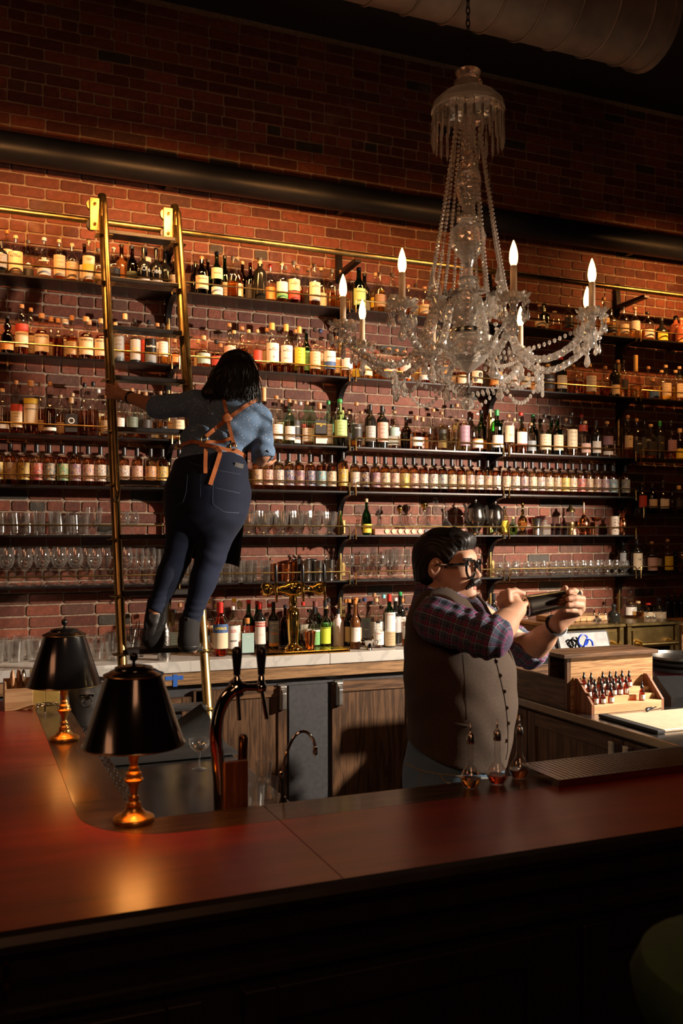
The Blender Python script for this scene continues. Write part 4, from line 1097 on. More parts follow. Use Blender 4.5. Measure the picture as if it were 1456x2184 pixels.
GLASSES = {
 'wine_glass': [('foot', 'wine', foot(.034, 0)), ('stem', 'wine', stem(.01, .085)), ('bowl', 'wine', bowl([(.004, .085), (.022, .092), (.036, .115), (.038, .135), (.034, .165), (.029, .19)]))],
 'champagne_flute': [('foot', 'flute', foot(.03, 0)), ('stem', 'flute', stem(.01, .075)), ('bowl', 'flute', bowl([(.004, .075), (.016, .085), (.024, .12), (.026, .15), (.022, .20)]))],
 'highball_glass': [('tumbler_body', 'hb', tumb(.028, .033, .135))],
 'cut_tumbler': [('tumbler_body', 'cut', tumb(.034, .040, .10, 12))],
 'cut_goblet': [('foot', 'gob', lambda bm: lathe(bm, [(0, 0), (.030, 0), (.031, .006), (.016, .022), (.012, .035), (0, .04)], 18, (0, 0, 0), 1, 1, 9, .05)), ('bowl', 'gob', lambda bm: lathe(bm, [(.012, .036), (.030, .05), (.038, .075), (.041, .12), (.043, .145), (.041, .145), (.037, .08), (.028, .056), (0, .05)], 27, (0, 0, 0), 1, 1, 9, .03))],
 'brandy_snifter': [('foot', 'snif', foot(.032, 0)), ('stem', 'snif', stem(.01, .045)), ('bowl', 'snif', bowl([(.004, .045), (.028, .055), (.042, .08), (.042, .10), (.030, .135)]))],
 'nosing_glass': [('foot', 'nos', lambda bm: lathe(bm, [(0, 0), (.026, 0), (.026, .004), (.010, .02), (.012, .03), (0, .03)], 14)), ('bowl', 'nos', bowl([(.010, .03), (.028, .045), (.031, .06), (.026, .08), (.021, .105)]))],
 'coupe_glass': [('foot', 'coupe', foot(.034, 0)), ('stem', 'coupe', stem(.01, .08)), ('bowl', 'coupe', bowl([(.004, .08), (.022, .086), (.042, .105), (.048, .125), (.049, .14)]))],
}
def glass_row(kind, nm, xs, Y, z, where, group, sc=1.0, jitter=.004):
    rad = {'wine_glass': .0385, 'champagne_flute': .0305, 'highball_glass': .0335, 'cut_tumbler': .0415, 'cut_goblet': .0445, 'brandy_snifter': .0425, 'nosing_glass': .0315, 'coupe_glass': .05}[kind]*sc*1.03
    i = -1
    for x in xs:
        sp = free_spot(x, Y, z, rad, 5.36 if z > 1.2 else 5.03, 5.585)
        if sp is None: continue
        x, Yq = sp; i += 1
        glass_obj(kind, '%s, %s from the left %s' % (nm, ORD[i], where), 'glass', (x, Yq, z), sc*random.uniform(.97, 1.03), group)
def xs_px(pxs, Y): return [PY(p, 1000, Y).x for p in pxs]
def evenly(p0, p1, n, Y):
    a, b = PY(p0, 1000, Y).x, PY(p1, 1000, Y).x; return [a+(b-a)*i/(n-1) for i in range(n)]
g = 'glasses on the fifth shelf'
glass_row('cut_tumbler', 'clear cut tumbler', evenly(-12, 66, 4, 5.40), 5.40, SH[5], 'on fifth shelf left of ladder', g, 1.25)
glass_row('highball_glass', 'tall clear highball', evenly(84, 118, 2, 5.40), 5.40, SH[5], 'on fifth shelf left of ladder', g, 1.0)
glass_row('cut_tumbler', 'ribbed clear rocks glass', evenly(140, 172, 2, 5.40), 5.40, SH[5], 'beside the highballs', g, 1.1)
glass_row('cut_goblet', 'tall cut goblet', evenly(202, 224, 1+1, 5.41)[:1], 5.41, SH[5], 'next to ladder rail, fifth shelf', g, 1.15)
glass_row('brandy_snifter', 'round brandy snifter', evenly(262, 286, 2, 5.40), 5.40, SH[5], 'on fifth shelf behind ladder', g, 1.05)
glass_row('highball_glass', 'back row highball', evenly(0, 190, 6, 5.50), 5.50, SH[5], 'on fifth shelf left of ladder', g, 1.0)
glass_row('cut_goblet', 'footed cut glass goblet', evenly(530, 718, 9, 5.40), 5.40, SH[5], 'on fifth shelf right of woman', g, 1.04)
glass_row('cut_goblet', 'back row cut goblet', evenly(534, 712, 8, 5.505), 5.505, SH[5], 'on fifth shelf right of woman', g, 1.04)
g = 'glasses on the lowest shelf'
glass_row('wine_glass', 'clear wine glass', xs_px([14, 54, 90, 125, 161, 202], 5.40), 5.40, SH[6], 'on lowest shelf left of ladder', g, 1.12)
glass_row('wine_glass', 'back row wine glass', xs_px([-5, 30, 72, 108, 143, 184, 222], 5.49), 5.49, SH[6], 'on lowest shelf left of ladder', g, 1.12)
glass_row('wine_glass', 'wine glass', xs_px([268], 5.40), 5.40, SH[6], 'on lowest shelf between ladder rails', g, 1.1)
glass_row('champagne_flute', 'champagne flute', evenly(298, 345, 3, 5.40), 5.40, SH[6], 'on lowest shelf between ladder rails', g, 1.05)
glass_row('champagne_flute', 'back row champagne flute', evenly(285, 352, 4, 5.50), 5.50, SH[6], 'on lowest shelf behind ladder', g, 1.05)
glass_row('highball_glass', 'clear straight highball', evenly(385, 566, 9, 5.40), 5.40, SH[6], 'on lowest shelf behind her legs', g, .98)
glass_row('highball_glass', 'back row straight highball', evenly(392, 572, 9, 5.50), 5.50, SH[6], 'on lowest shelf behind her legs', g, .98)
glass_row('wine_glass', 'small wine glass', xs_px([745, 778, 812, 900], 5.40), 5.40, SH[6], 'on lowest shelf left of man', g, .9)
glass_row('champagne_flute', 'slim flute', xs_px([795, 822, 836, 852, 868], 5.49), 5.49, SH[6], 'on lowest shelf left of man', g, .98)
glass_row('champagne_flute', 'front slim flute', xs_px([829, 846, 862, 880], 5.40), 5.40, SH[6], 'on lowest shelf left of man', g, .95)
glass_row('nosing_glass', 'small tulip nosing glass', evenly(1062, 1338, 20, 5.395), 5.395, SH[6], 'on lowest shelf right of man', g, .98, .002)
glass_row('nosing_glass', 'back row tulip nosing glass', evenly(1066, 1330, 16, 5.49), 5.49, SH[6], 'on lowest shelf right of man', g, .98, .002)
g = 'glasses on the back counter'
glass_row('cut_tumbler', 'heavy cut rocks glass', evenly(-10, 76, 5, 5.32), 5.32, BCZ, 'on back counter at far left', g, 1.15)
glass_row('cut_tumbler', 'back row cut rocks glass', evenly(0, 96, 5, 5.45), 5.45, BCZ, 'on back counter at far left', g, 1.2)
glass_row('cut_tumbler', 'cut rocks glass', evenly(206, 284, 4, 5.20), 5.20, BCZ, 'on back counter behind near lamp', g, 1.0)
glass_row('highball_glass', 'ribbed highball', evenly(196, 236, 3, 5.34), 5.34, BCZ, 'on back counter behind far lamp', g, 1.0)
# ================================================================== CURIOS ON THE FIFTH SHELF
Z5 = SH[5]
def at5(px, Y=5.40): return PY(px, 1000, Y).x
def lathed(name, prof, mat, t, seg=20, **k): bm = newbm(); lathe(bm, prof, seg, **k); return finish(bm, name, mat, t, True, None, 62)
tray = thing('tasting_rack', 'long low wooden rack with round coloured tokens on the fifth shelf', 'rack', ((at5(793)+at5(986))/2, 5.38, Z5))
hl = (at5(986)-at5(793))/2
M_ROSEW = wood('rosy_wood', (.25, .10, .06), (.42, .20, .13), 'x', 1.5)
bm = newbm(); box(bm, (-hl, -.022, 0), (hl, .03, .040), .003); finish(bm, 'rack_body', M_ROSEW, tray, False)
tk = {'C': simple('cream_token', (.72, .55, .30), .5), 'k': simple('dark_token', (.05, .045, .05), .5), 'r': simple('red_token', (.65, .07, .05), .5)}
for i, c in enumerate('CCCCCCkkkrr'):
    bm = newbm(); xx = -hl + .085 + i*.048; tube(bm, [(xx, -.0295, .024), (xx, -.0225, .024)], .015, 16); finish(bm, 'round_token', tk[c], tray)
bottle((at5(781), 5.40, Z5), .235, .034, 'flask', 'G', 'v', .5, 'Y', .06, .3, 'c', 0, None, 16)
tag(COL.objects['bottle.%03d' % 0] if False else [o for o in COL.objects if o.name.startswith('bottle') and 'label' not in o.keys() and o.parent is None][-1], 'rounded green liqueur bottle beside the wooden rack on fifth shelf', 'bottle')
def decanter(px, top, w, label, stop='ball', liq=None, Y=5.47, gold=False):
    x = PY(px, 1000, Y).x; k = mperpx(PY(px, 1000, Y)); H = (1141-top)*k*.98; R = w*k/2
    t = thing('decanter', label, 'decanter', (x, Y, Z5), 0, 'decanters on the fifth shelf')
    s = H
    lathed('glass', [(0, 0), (R*.8, 0), (R, s*.06), (R*.98, s*.2), (R*.6, s*.36), (R*.26, s*.46), (R*.22, s*.68), (R*.34, s*.72), (R*.2, s*.72), (R*.16, s*.47), (0, s*.40)], M_GLASSWARE, t, 20, flute=10, fdepth=.03)
    if liq: put(mesh_cache('liquid|dec', lambda bm: lathe(bm, [(0, .02), (.85, .02), (.92, .1), (.9, .2), (.7, .27), (0, .27)], 16), M_LIQ), 'liquid', t, (R, R, s), LQ[liq])
    if stop == 'ball': lathed('stopper', [(0, s*.70), (R*.18, s*.70), (R*.15, s*.77), (R*.42, s*.85), (R*.42, s*.93), (R*.15, s), (0, s)], M_GOLD if gold else M_GLASSWARE, t, 10)
    else: lathed('stopper', [(0, s*.70), (R*.25, s*.70), (R*.5, s*.8), (R*.5, s*.98), (R*.2, s), (0, s)], M_GLASSWARE, t, 8)
    return t
decanter(806, 1082, 26, 'small cut glass decanter with ball stopper right of green bottle')
t = decanter(852, 1076, 32, 'squat decanter of dark red liquor with gold stopper', 'ball', 'r', 5.465, True)
bm = newbm()
for i in range(7): a = i*2*PI/7; lathe(bm, [(0, 0), (.013, .004), (.015, .014), (0, .02)], 7, (.017*math.cos(a), -.045+.006*math.sin(a), .012+.01*math.sin(a)))
finish(bm, 'white_rose_label', simple('white_porcelain', (.8, .74, .68), .4), t)
decanter(876, 1072, 26, 'square shouldered cut decanter behind the red liquor', 'sq', None, 5.53)
decanter(904, 1066, 38, 'wide bottomed ship decanter with tall gold neck stopper', 'ball', None, 5.475, True)
decanter(928, 1060, 24, 'tall square cut decanter with faceted stopper', 'sq', None, 5.53)
decanter(950, 1072, 34, 'round bellied clear decanter behind the man', 'ball', None, 5.475)
decanter(972, 1082, 18, 'narrow clear decanter left of the silver pots', 'ball', None, 5.53)
def coffee_pot(px, top, w, label, flip=1):
    Y = 5.44; x = at5(px, Y); k = mperpx(PY(px, 1000, Y)); H = (1141-top)*k; R = w*k/2
    t = thing('silver_pot', label, 'pot', (x, Y, Z5), 0, 'old silver pots on the fifth shelf')
    lathed('pot_body', [(0, 0), (R*.8, 0), (R*.75, H*.04), (R*.3, H*.10), (R*.35, H*.15), (R*.9, H*.32), (R, H*.5), (R*.85, H*.66), (R*.92, H*.72), (0, H*.72)], M_NICKEL, t, 22)
    lathed('lid', [(R*.92, H*.725), (R*.8, H*.78), (R*.4, H*.86), (R*.1, H*.89), (0, H*.89)], M_NICKEL, t, 22)
    lathed('finial', [(0, H*.89), (R*.1, H*.89), (R*.16, H*.93), (R*.08, H*.97), (0, H)], M_NICKEL, t, 10)
    bm = newbm(); tube(bm, catmull([(-flip*R*.8, 0, H*.3), (-flip*R*1.25, 0, H*.4), (-flip*R*1.4, 0, H*.7), (-flip*R*1.75, 0, H*.82)], 5), [.012]*8+[.008]*8, 8) if False else tube(bm, catmull([(-flip*R*.8, 0, H*.3), (-flip*R*1.2, 0, H*.42), (-flip*R*1.2, 0, H*.7), (-flip*R*1.45, 0, H*.84)], 5), .009, 8); finish(bm, 'spout', M_NICKEL, t)
    bm = newbm(); tube(bm, catmull([(flip*R*.85, 0, H*.66), (flip*R*1.2, 0, H*.72), (flip*R*1.25, 0, H*.5), (flip*R*.9, 0, H*.34)], 5), .006, 8); finish(bm, 'handle', M_NICKEL, t)
coffee_pot(1014, 1062, 40, 'tarnished silver coffee pot with tall lid, left of the pair')
coffee_pot(1056, 1066, 32, 'tarnished silver pitcher pot, right of the pair')
bottle((at5(1076, 5.52), 5.52, Z5), .20, .03, 'std', 'L', 'y', .5, 'Y', .1, .5, 'k', 0); bottle((at5(1093), 5.40, Z5), .125, .034, 'flask', 'T', 'v', .4, None, 0, .1, 'g', 0)
nb = [o for o in COL.objects if o.name.startswith('bottle') and 'label' not in o.keys() and o.parent is None]
tag(nb[0], 'pale bottle leaning right beside the silver pots on the fifth shelf', 'bottle'); tag(nb[1], 'short round aqua green bottle with gold cap on the fifth shelf', 'bottle')
t = thing('perfume_atomiser', 'gold glass globe atomiser with tall gold spray top on fifth shelf', 'bottle', (at5(1114), 5.40, Z5))
lathed('globe', [(0, 0), (.016, 0), (.018, .006), (.008, .02), (.028, .05), (.036, .08), (.030, .11), (.012, .135), (0, .136)], refract('amber_gold_glass', (.85, .55, .15), 1.45), t)
lathed('spray_top', [(0, .136), (.012, .136), (.010, .16), (.015, .165), (.006, .175), (.008, .195), (.012, .21), (.006, .235), (0, .24)], M_GOLD, t, 12)
t = thing('julep_cup', 'polished silver julep cup on the fifth shelf', 'cup', (at5(1142), 5.39, Z5))
lathed('cup_body', [(0, 0), (.025, 0), (.026, .006), (.024, .01), (.035, .112), (.037, .118), (.034, .118), (.024, .014), (0, .014)], M_STAIN, t, 24)
t = thing('square_decanter', 'low square cut glass bottle right of the silver cup', 'decanter', (at5(1163), 5.41, Z5))
bm = newbm(); box(bm, (-.032, -.03, 0), (.032, .03, .075), .006); box(bm, (-.012, -.012, .076), (.012, .012, .092), .003); finish(bm, 'glass', M_CRYSTAL, t, False)
bm = newbm(); lathe(bm, [(0, .093), (.016, .094), (.018, .103), (0, .108)], 8); finish(bm, 'stopper', M_CRYSTAL, t)
M_RUBY = glassy('ruby_glass', (.55, .01, .02), .05)
for i, px in enumerate((1179, 1193, 1208)):
    t = thing('ruby_glass', 'small ruby red glass, %s of three on fifth shelf' % ORD[i], 'glass', (at5(px), 5.42, Z5), 0, 'ruby red glasses'); lathed('glass_body', [(0, 0), (.020, 0), (.022, .08), (.0205, .08), (.018, .006), (0, .006)], M_RUBY, t)
t = thing('ruby_bowl', 'red glass bowl behind the silver cup', 'bowl', (at5(1152, 5.53), 5.53, Z5)); lathed('bowl_body', [(0, 0), (.02, 0), (.01, .02), (.01, .09), (.03, .105), (.04, .135), (.038, .135), (.028, .108), (0, .095)], M_RUBY, t)
t = thing('brass_lantern', 'tall dark brass lantern with glass chimney on fifth shelf', 'lantern', (at5(1216, 5.47), 5.47, Z5))
lathed('lantern_base', [(0, 0), (.032, 0), (.034, .03), (.028, .05), (.036, .07), (.034, .09), (0, .09)], M_BRASS, t)
lathed('chimney', [(.030, .091), (.032, .10), (.030, .165), (.028, .165), (.028, .10)], M_GLASSWARE, t)
lathed('lantern_cap', [(0, .166), (.034, .166), (.030, .185), (.012, .20), (.008, .215), (0, .22)], M_BRASS, t)
t = thing('figurine', 'small painted figurine beside the lantern', 'figurine', (at5(1219), 5.375, Z5)); lathed('figure_body', [(0, 0), (.014, 0), (.016, .015), (.010, .028), (.012, .036), (.006, .046), (0, .048)], simple('painted_china', (.55, .35, .25), .4, var=.5, nscale=90), t, 12)
t = thing('copper_still', 'onion shaped copper decanter with long thin neck', 'decanter', (at5(1248), 5.42, Z5))
lathed('still_body', [(0, 0), (.03, 0), (.034, .012), (.026, .02), (.044, .05), (.047, .08), (.038, .11), (.014, .135), (.008, .15), (.006, .235), (0, .237)], M_COPPER, t, 24)
t = thing('copper_coupe', 'copper coupe glass standing right of the copper decanter', 'glass', (at5(1275), 5.43, Z5))
lathed('foot', [(0, 0), (.028, 0), (.028, .003), (.004, .008), (0, .008)], M_COPPER, t); lathed('stem', [(0, .008), (.0035, .008), (.0035, .095), (0, .095)], M_COPPER, t, 8); lathed('bowl', [(0, .095), (.03, .105), (.042, .13), (.040, .13), (.028, .108), (0, .099)], M_COPPER, t)
t = thing('copper_mug', 'small copper mug between coupe and pale tiki mug', 'mug', (at5(1262, 5.375), 5.375, Z5)); lathed('mug_body', [(0, 0), (.022, 0), (.024, .045), (.022, .045), (.02, .004), (0, .004)], M_COPPER, t)
t = thing('tiki_mug', 'pale carved ceramic tiki mug on the fifth shelf', 'mug', (at5(1307), 5.39, Z5)); M_CER = simple('pale_ceramic', (.55, .45, .36), .45, 0, .2, 60, .3)
lathed('mug_body', [(0, 0), (.033, 0), (.036, .01), (.034, .04), (.037, .06), (.034, .08), (.037, .10), (.035, .135), (.032, .135), (.03, .01), (0, .01)], M_CER, t, 24)
bm = newbm(); q = -.034
for zz in (.03, .07, .11): box(bm, (-.018, q-.005, zz-.004), (.018, q+.004, zz+.004), .002)
for sx in (-1, 1): lathe(bm, [(0, -.007), (.006, -.004), (.006, .004), (0, .007)], 8, (sx*.013, q-.001, .092))
finish(bm, 'carved_face', M_CER, t, False)
t = thing('copper_pineapple', 'copper pineapple tumbler with spiky crown on fifth shelf', 'cup', (at5(1329), 5.41, Z5))
lathed('pineapple_body', [(0, 0), (.025, 0), (.034, .03), (.038, .07), (.033, .11), (.022, .125), (0, .126)], M_COPPER, t, 20, flute=10, fdepth=.05, twist=60)
for i in range(9):
    a = i*2*PI/9; bm = newbm(); tube(bm, catmull([(.008*math.cos(a), .008*math.sin(a), .125), (.016*math.cos(a), .016*math.sin(a), .155), (.035*math.cos(a), .035*math.sin(a), .18)], 3), [.006, .006, .006, .005, .004, .003, .001], 6, True, .4); finish(bm, 'crown_leaf', M_COPPER, t)
# ---- metal cups on the lowest shelf
def metal_cup(px, Y, h, r, mat, label, nm='mixing_cup', g='metal cups on the lowest shelf'):
    q = free_spot(PY(px, 1000, Y).x, Y, SH[6], r*1.03) or (PY(px, 1000, Y).x, Y)
    t = thing(nm, label, 'cup', (q[0], q[1], SH[6]), 0, g); lathed('cup_body', [(0, 0), (r*.8, 0), (r*.82, .004), (r, h-.003), (r*1.03, h), (r*.97, h), (r*.78, .006), (0, .006)], mat, t, 22); return t
metal_cup(586, 5.42, .11, .030, M_COPPER, 'dark copper cup, leftmost on lowest shelf'); metal_cup(604, 5.39, .105, .034, M_COPPER, 'bright copper mug in front of the others on lowest shelf', 'copper_mug')
metal_cup(624, 5.47, .12, .032, M_COPPER, 'tall copper cup behind the bright one'); metal_cup(653, 5.40, .13, .036, M_STAIN, 'steel mixing cup, leftmost of three front ones')
metal_cup(678, 5.40, .125, .034, M_STAIN, 'steel mixing cup in the middle of three'); t = metal_cup(702, 5.40, .13, .036, M_STAIN, 'steel mixing cup holding bar spoons, right of three')
metal_cup(636, 5.49, .135, .034, M_STAIN, 'back row steel cup beside the copper ones'); metal_cup(664, 5.49, .135, .034, M_STAIN, 'back row steel cup between two front cups')
for i, (dx, r) in enumerate(((-.012, -.25), (.012, .2), (.0, .02))):
    s = thing('bar_spoon', '%s silver bar spoon standing in the right steel cup' % ('left leaning', 'right leaning', 'upright')[i], 'spoon', (t.location.x+dx*.5, t.location.y, SH[6]+.008)); bm = newbm(); tip = Vector((dx*2.2, .005, .17)); tube(bm, [(0, 0, 0), tip], .0022, 6)
    finish(bm, 'spoon_handle', M_CHROME, s); bm = newbm(); tube(bm, [tip+Vector((0, 0, k*.01)) for k in range(5)], [.003, .010, .012, .010, .002], 8, True, .4); finish(bm, 'spoon_bowl', M_CHROME, s)
# ================================================================== BACK COUNTER THINGS
# brass beer tower
tx = PY(626, 1380, 5.13).x; tw = thing('beer_tower', 'gleaming brass beer tower with three black taps on the back counter', 'beer tower', (tx, 5.14, BCZ+.021))
lathed('tower_column', [(0, 0), (.055, 0), (.055, .008), (.035, .02), (.030, .03), (.028, .035), (.038, .16), (.040, .20), (.034, .235), (.022, .245), (.022, .262), (.028, .27), (.024, .29), (.022, .31), (0, .31)], M_GOLD, tw, 28)
def lathex(name, prof, mat, t, o, seg=22):
    bm = newbm(); lathe(bm, prof, seg); R = Matrix.Rotation(PI/2, 3, 'Y')
    for v in bm.verts: v.co = R @ v.co + Vector(o)
    bmesh.ops.recalc_face_normals(bm, faces=bm.faces[:]); return finish(bm, name, mat, t, True, None, 70)
HZ = .355
lathex('cross_bar', [(0, -.20), (.02, -.20), (.038, -.188), (.043, -.165), (.038, -.14), (.022, -.128), (.020, -.08), (.026, -.075), (.026, -.06), (.046, -.035), (.050, 0), (.046, .035), (.026, .06), (.026, .075), (.02, .08), (.022, .128), (.038, .14), (.043, .165), (.038, .188), (.02, .20), (0, .20)], M_GOLD, tw, (0, 0, HZ), 24)
for i, dx in enumerate((-.125, .0, .155)):
    dx = (-.13, .035, .17)[i]
    tp = newbm(); tube(tp, [(dx, -.03, HZ), (dx, -.075, HZ)], .012, 12); tube(tp, catmull([(dx, -.072, HZ+.012), (dx, -.08, HZ-.02), (dx, -.082, HZ-.07)], 4), [.012, .011, .010, .009, .009, .008, .008, .007, .007], 10); tube(tp, [(dx, -.072, HZ), (dx, -.072, HZ+.045)], .010, 12); sp = finish(tp, 'tap_spout', M_GOLD, tw)
    hb = newbm(); tube(hb, [(dx, -.072, HZ+.046), (dx, -.072, HZ+.07), (dx, -.072, HZ+.13), (dx, -.072, HZ+.15)], [.008, .010, .010, .005], 12); finish(hb, 'tap_handle', M_BLACKPL, sp)
dt = thing('brass_drip_tray', 'shallow brass drip tray under the brass beer tower', 'tray', (0, 0, BCZ))
xa, xb = PY(556, 1400, 5.03).x, PY(746, 1385, 5.03).x
bm = newbm(); box(bm, (xa, 5.025, .0005), (xb, 5.21, .018), .003); finish(bm, 'tray_body', M_GOLD, dt, False)
for i in range(20):
    bm = newbm(); xx = xa+.02+i*(xb-xa-.04)/19; box(bm, (xx-.003, 5.035, .0182), (xx+.003, 5.20, .0205)); finish(bm, 'drip_slat', M_RAIL, dt, False)
t = thing('copper_cup', 'tapered copper cup standing right of the brass beer tower', 'cup', (PY(658, 1380, 5.12).x, 5.10, BCZ+.021)); lathed('cup_body', [(0, 0), (.026, 0), (.036, .10), (.038, .102), (.034, .102), (.024, .005), (0, .005)], M_COPPER, t)
t = thing('jigger', 'small steel measuring jug near the marble edge', 'jug', (PY(786, 1388, 5.07).x, 5.07, BCZ)); lathed('jug_body', [(0, 0), (.022, 0), (.022, .004), (.018, .008), (.028, .045), (.036, .06), (.034, .06), (.026, .045), (.015, .012), (0, .012)], M_CHROME, t, 20)
bm = newbm(); tube(bm, catmull([(.03, 0, .05), (.06, 0, .055), (.055, 0, .03), (.028, 0, .02)], 4), .003, 8); finish(bm, 'handle', M_CHROME, t)
bm = newbm(); tube(bm, [(-.030, 0, .054), (-.05, 0, .062)], [.010, .006], 8); finish(bm, 'pouring_lip', M_CHROME, t)
# patterned cocktail shaker and tool holder near her boots
M_PATT = simple('etched_silver', (.5, .48, .45), .25, 1, .7, 120, .6)
t = thing('etched_shaker', 'etched silver cocktail shaker standing behind her boots', 'shaker', (PY(350, 1390, 5.09).x, 5.09, BCZ))
lathed('shaker_body', [(0, 0), (.036, 0), (.037, .01), (.036, .14), (.034, .16), (0, .16)], M_PATT, t, 24); lathed('shaker_cap', [(0, .161), (.034, .161), (.030, .18), (.018, .195), (.018, .23), (.015, .238), (0, .24)], M_PATT, t, 24)
t = thing('mesh_caddy', 'dark wire caddy with bar tools behind the ladder', 'caddy', (PY(283, 1380, 5.32).x, 5.32, BCZ)); 
bm = newbm()
for i in range(9):
    for (a, b) in (((-.05+i*.0125, -.05, 0), (-.05+i*.0125, -.05, .16)), ((-.05+i*.0125, .05, 0), (-.05+i*.0125, .05, .16))): tube(bm, [a, b], .0015, 5)
for zz in (.003, .08, .16): tube(bm, [(-.05, -.05, zz), (.05, -.05, zz), (.05, .05, zz), (-.05, .05, zz), (-.05, -.05, zz)], .003, 6)
finish(bm, 'wire_frame', M_STEEL, t)['kind'] = 'stuff'
for i, (a, b) in enumerate(((-.02, .05), (.0, -.03), (.02, .02), (.03, .045))):
    s = thing('straw', '%s metal straw in the wire caddy' % ORD[i], 'straw', (t.location.x+a*.5, 5.32, BCZ+.002)); bm = newbm(); tube(bm, [(0, 0, 0), (b*.6, a*.5, .20)], .003, 8); finish(bm, 'straw_tube', M_CHROME, s)
t = thing('glass_cruet', 'round clear glass stopper jar beside the right ladder rail', 'jar', (PY(440, 1385, 5.2).x, 5.2, BCZ)); lathed('jar_body', [(0, 0), (.03, 0), (.038, .03), (.034, .06), (.02, .075), (.018, .09), (0, .09)], M_GLASSWARE, t)
# ================================================================== CHANDELIER
CX, CYc = 2.075, 3.564; DC = 4.085
def cz(py): return EYE + (1140-py)*DC/F_PX
ch = thing('crystal_chandelier', 'large cut crystal chandelier with lit candle bulbs hanging over the back bar', 'chandelier', (CX, CYc, 0))
def px2m(w): return w*DC/F_PX
M_FLAME = simple('frosted_bulb', (1, .8, .5), .3, emit=(1.0, .55, .18), es=6.0)
prof = lambda pts: [(px2m(w)/2, cz(y)) for w, y in pts]
diamond('crown_bowl', prof([(0, 150), (50, 152), (56, 155), (46, 166), (62, 178), (60, 190), (40, 198), (0, 199)]), M_CRYSTAL, ch, 18)
diamond('canopy_dish', prof([(0, 199), (60, 200), (120, 207), (150, 222), (157, 238), (146, 240), (140, 228), (100, 214), (0, 212)]), M_CRYSTAL, ch, 30)
me_pr = None
def pris(bm, h, r):
    rings = []
    lathe(bm, [(0, 0), (r*.5, -h*.03), (r*.45, -h*.12), (0, -h*.15)], 6); lathe(bm, [(0, -h*.15), (r*.9, -h*.22), (r, -h*.8), (0, -h)], 6)
for k in range(26):
    a = 2*PI*k/26; o = bpy.data.objects.new('prism_drop', mesh_cache('prism_drop|', lambda bm: pris(bm, px2m(80), .008), M_CRYSTAL)); COL.objects.link(o); o.parent = ch; o.location = (px2m(75)*math.cos(a), px2m(75)*math.sin(a), cz(240))
diamond('upper_stem', prof([(0, 213), (30, 230), (22, 250), (30, 262), (18, 275), (26, 290), (30, 305), (18, 322), (26, 334), (16, 342), (0, 343)]), M_CRYSTAL, ch, 10)
diamond('knob', prof([(0, 342), (30, 344), (44, 352), (42, 364), (34, 369), (0, 370)]), M_CRYSTAL, ch, 16)
diamond('upper_urn', prof([(0, 370), (52, 372), (57, 385), (54, 400), (42, 425), (22, 446), (14, 452), (0, 453)]), M_CRYSTAL, ch, 16)
lathed('neck_disc', prof([(0, 453), (32, 455), (48, 464), (46, 470), (24, 474), (0, 475)]), M_CRYSTAL, ch, 24)
diamond('cut_globe', prof([(0, 475), (40, 476), (66, 488), (78, 506), (72, 524), (50, 542), (28, 556), (20, 570), (22, 590), (0, 591)]), M_CRYSTAL, ch, 22)
lathed('lower_disc', prof([(0, 590), (36, 592), (46, 600), (40, 608), (0, 609)]), M_CRYSTAL, ch, 24)
diamond('trumpet', prof([(0, 609), (38, 612), (46, 622), (40, 650), (46, 690), (52, 702), (0, 703)]), M_CRYSTAL, ch, 14)
lathed('silver_collar', prof([(0, 703), (82, 704), (84, 708), (84, 714), (78, 717), (0, 717)]), M_NICKEL, ch, 24)
diamond('cut_bowl', prof([(0, 717), (100, 718), (120, 724), (116, 738), (92, 758), (60, 776), (30, 788), (14, 794), (0, 795)]), M_CRYSTAL, ch, 26)
lathed('lower_rod', prof([(0, 795), (8, 797), (6, 815), (10, 836), (22, 840), (24, 844), (8, 848), (0, 848)]), M_NICKEL, ch, 10)
bm = newbm(); c = cz(862); bmesh.ops.create_icosphere(bm, subdivisions=2, radius=px2m(14)); bmesh.ops.translate(bm, verts=bm.verts, vec=(0, 0, c)); finish(bm, 'crystal_ball', M_CRYSTAL, ch, False)
# suspension chain up to the ceiling
bm = newbm(); zc = cz(152); n = int((CEIL-zc)/.028)
for i in range(n):
    c = Vector((0, 0, zc+.014+i*(CEIL-zc)/n)); ax = Vector((1, 0, 0)) if i % 2 else Vector((0, 1, 0))
    P = [c + ax*(.009*math.cos(a)) + Vector((0, 0, .019*math.sin(a))) for a in [2*PI*j/12 for j in range(13)]]; tube(bm, P, .0028, 5, False)
o = finish(bm, 'suspension_chain', M_STEEL, ch); o['kind'] = 'stuff'
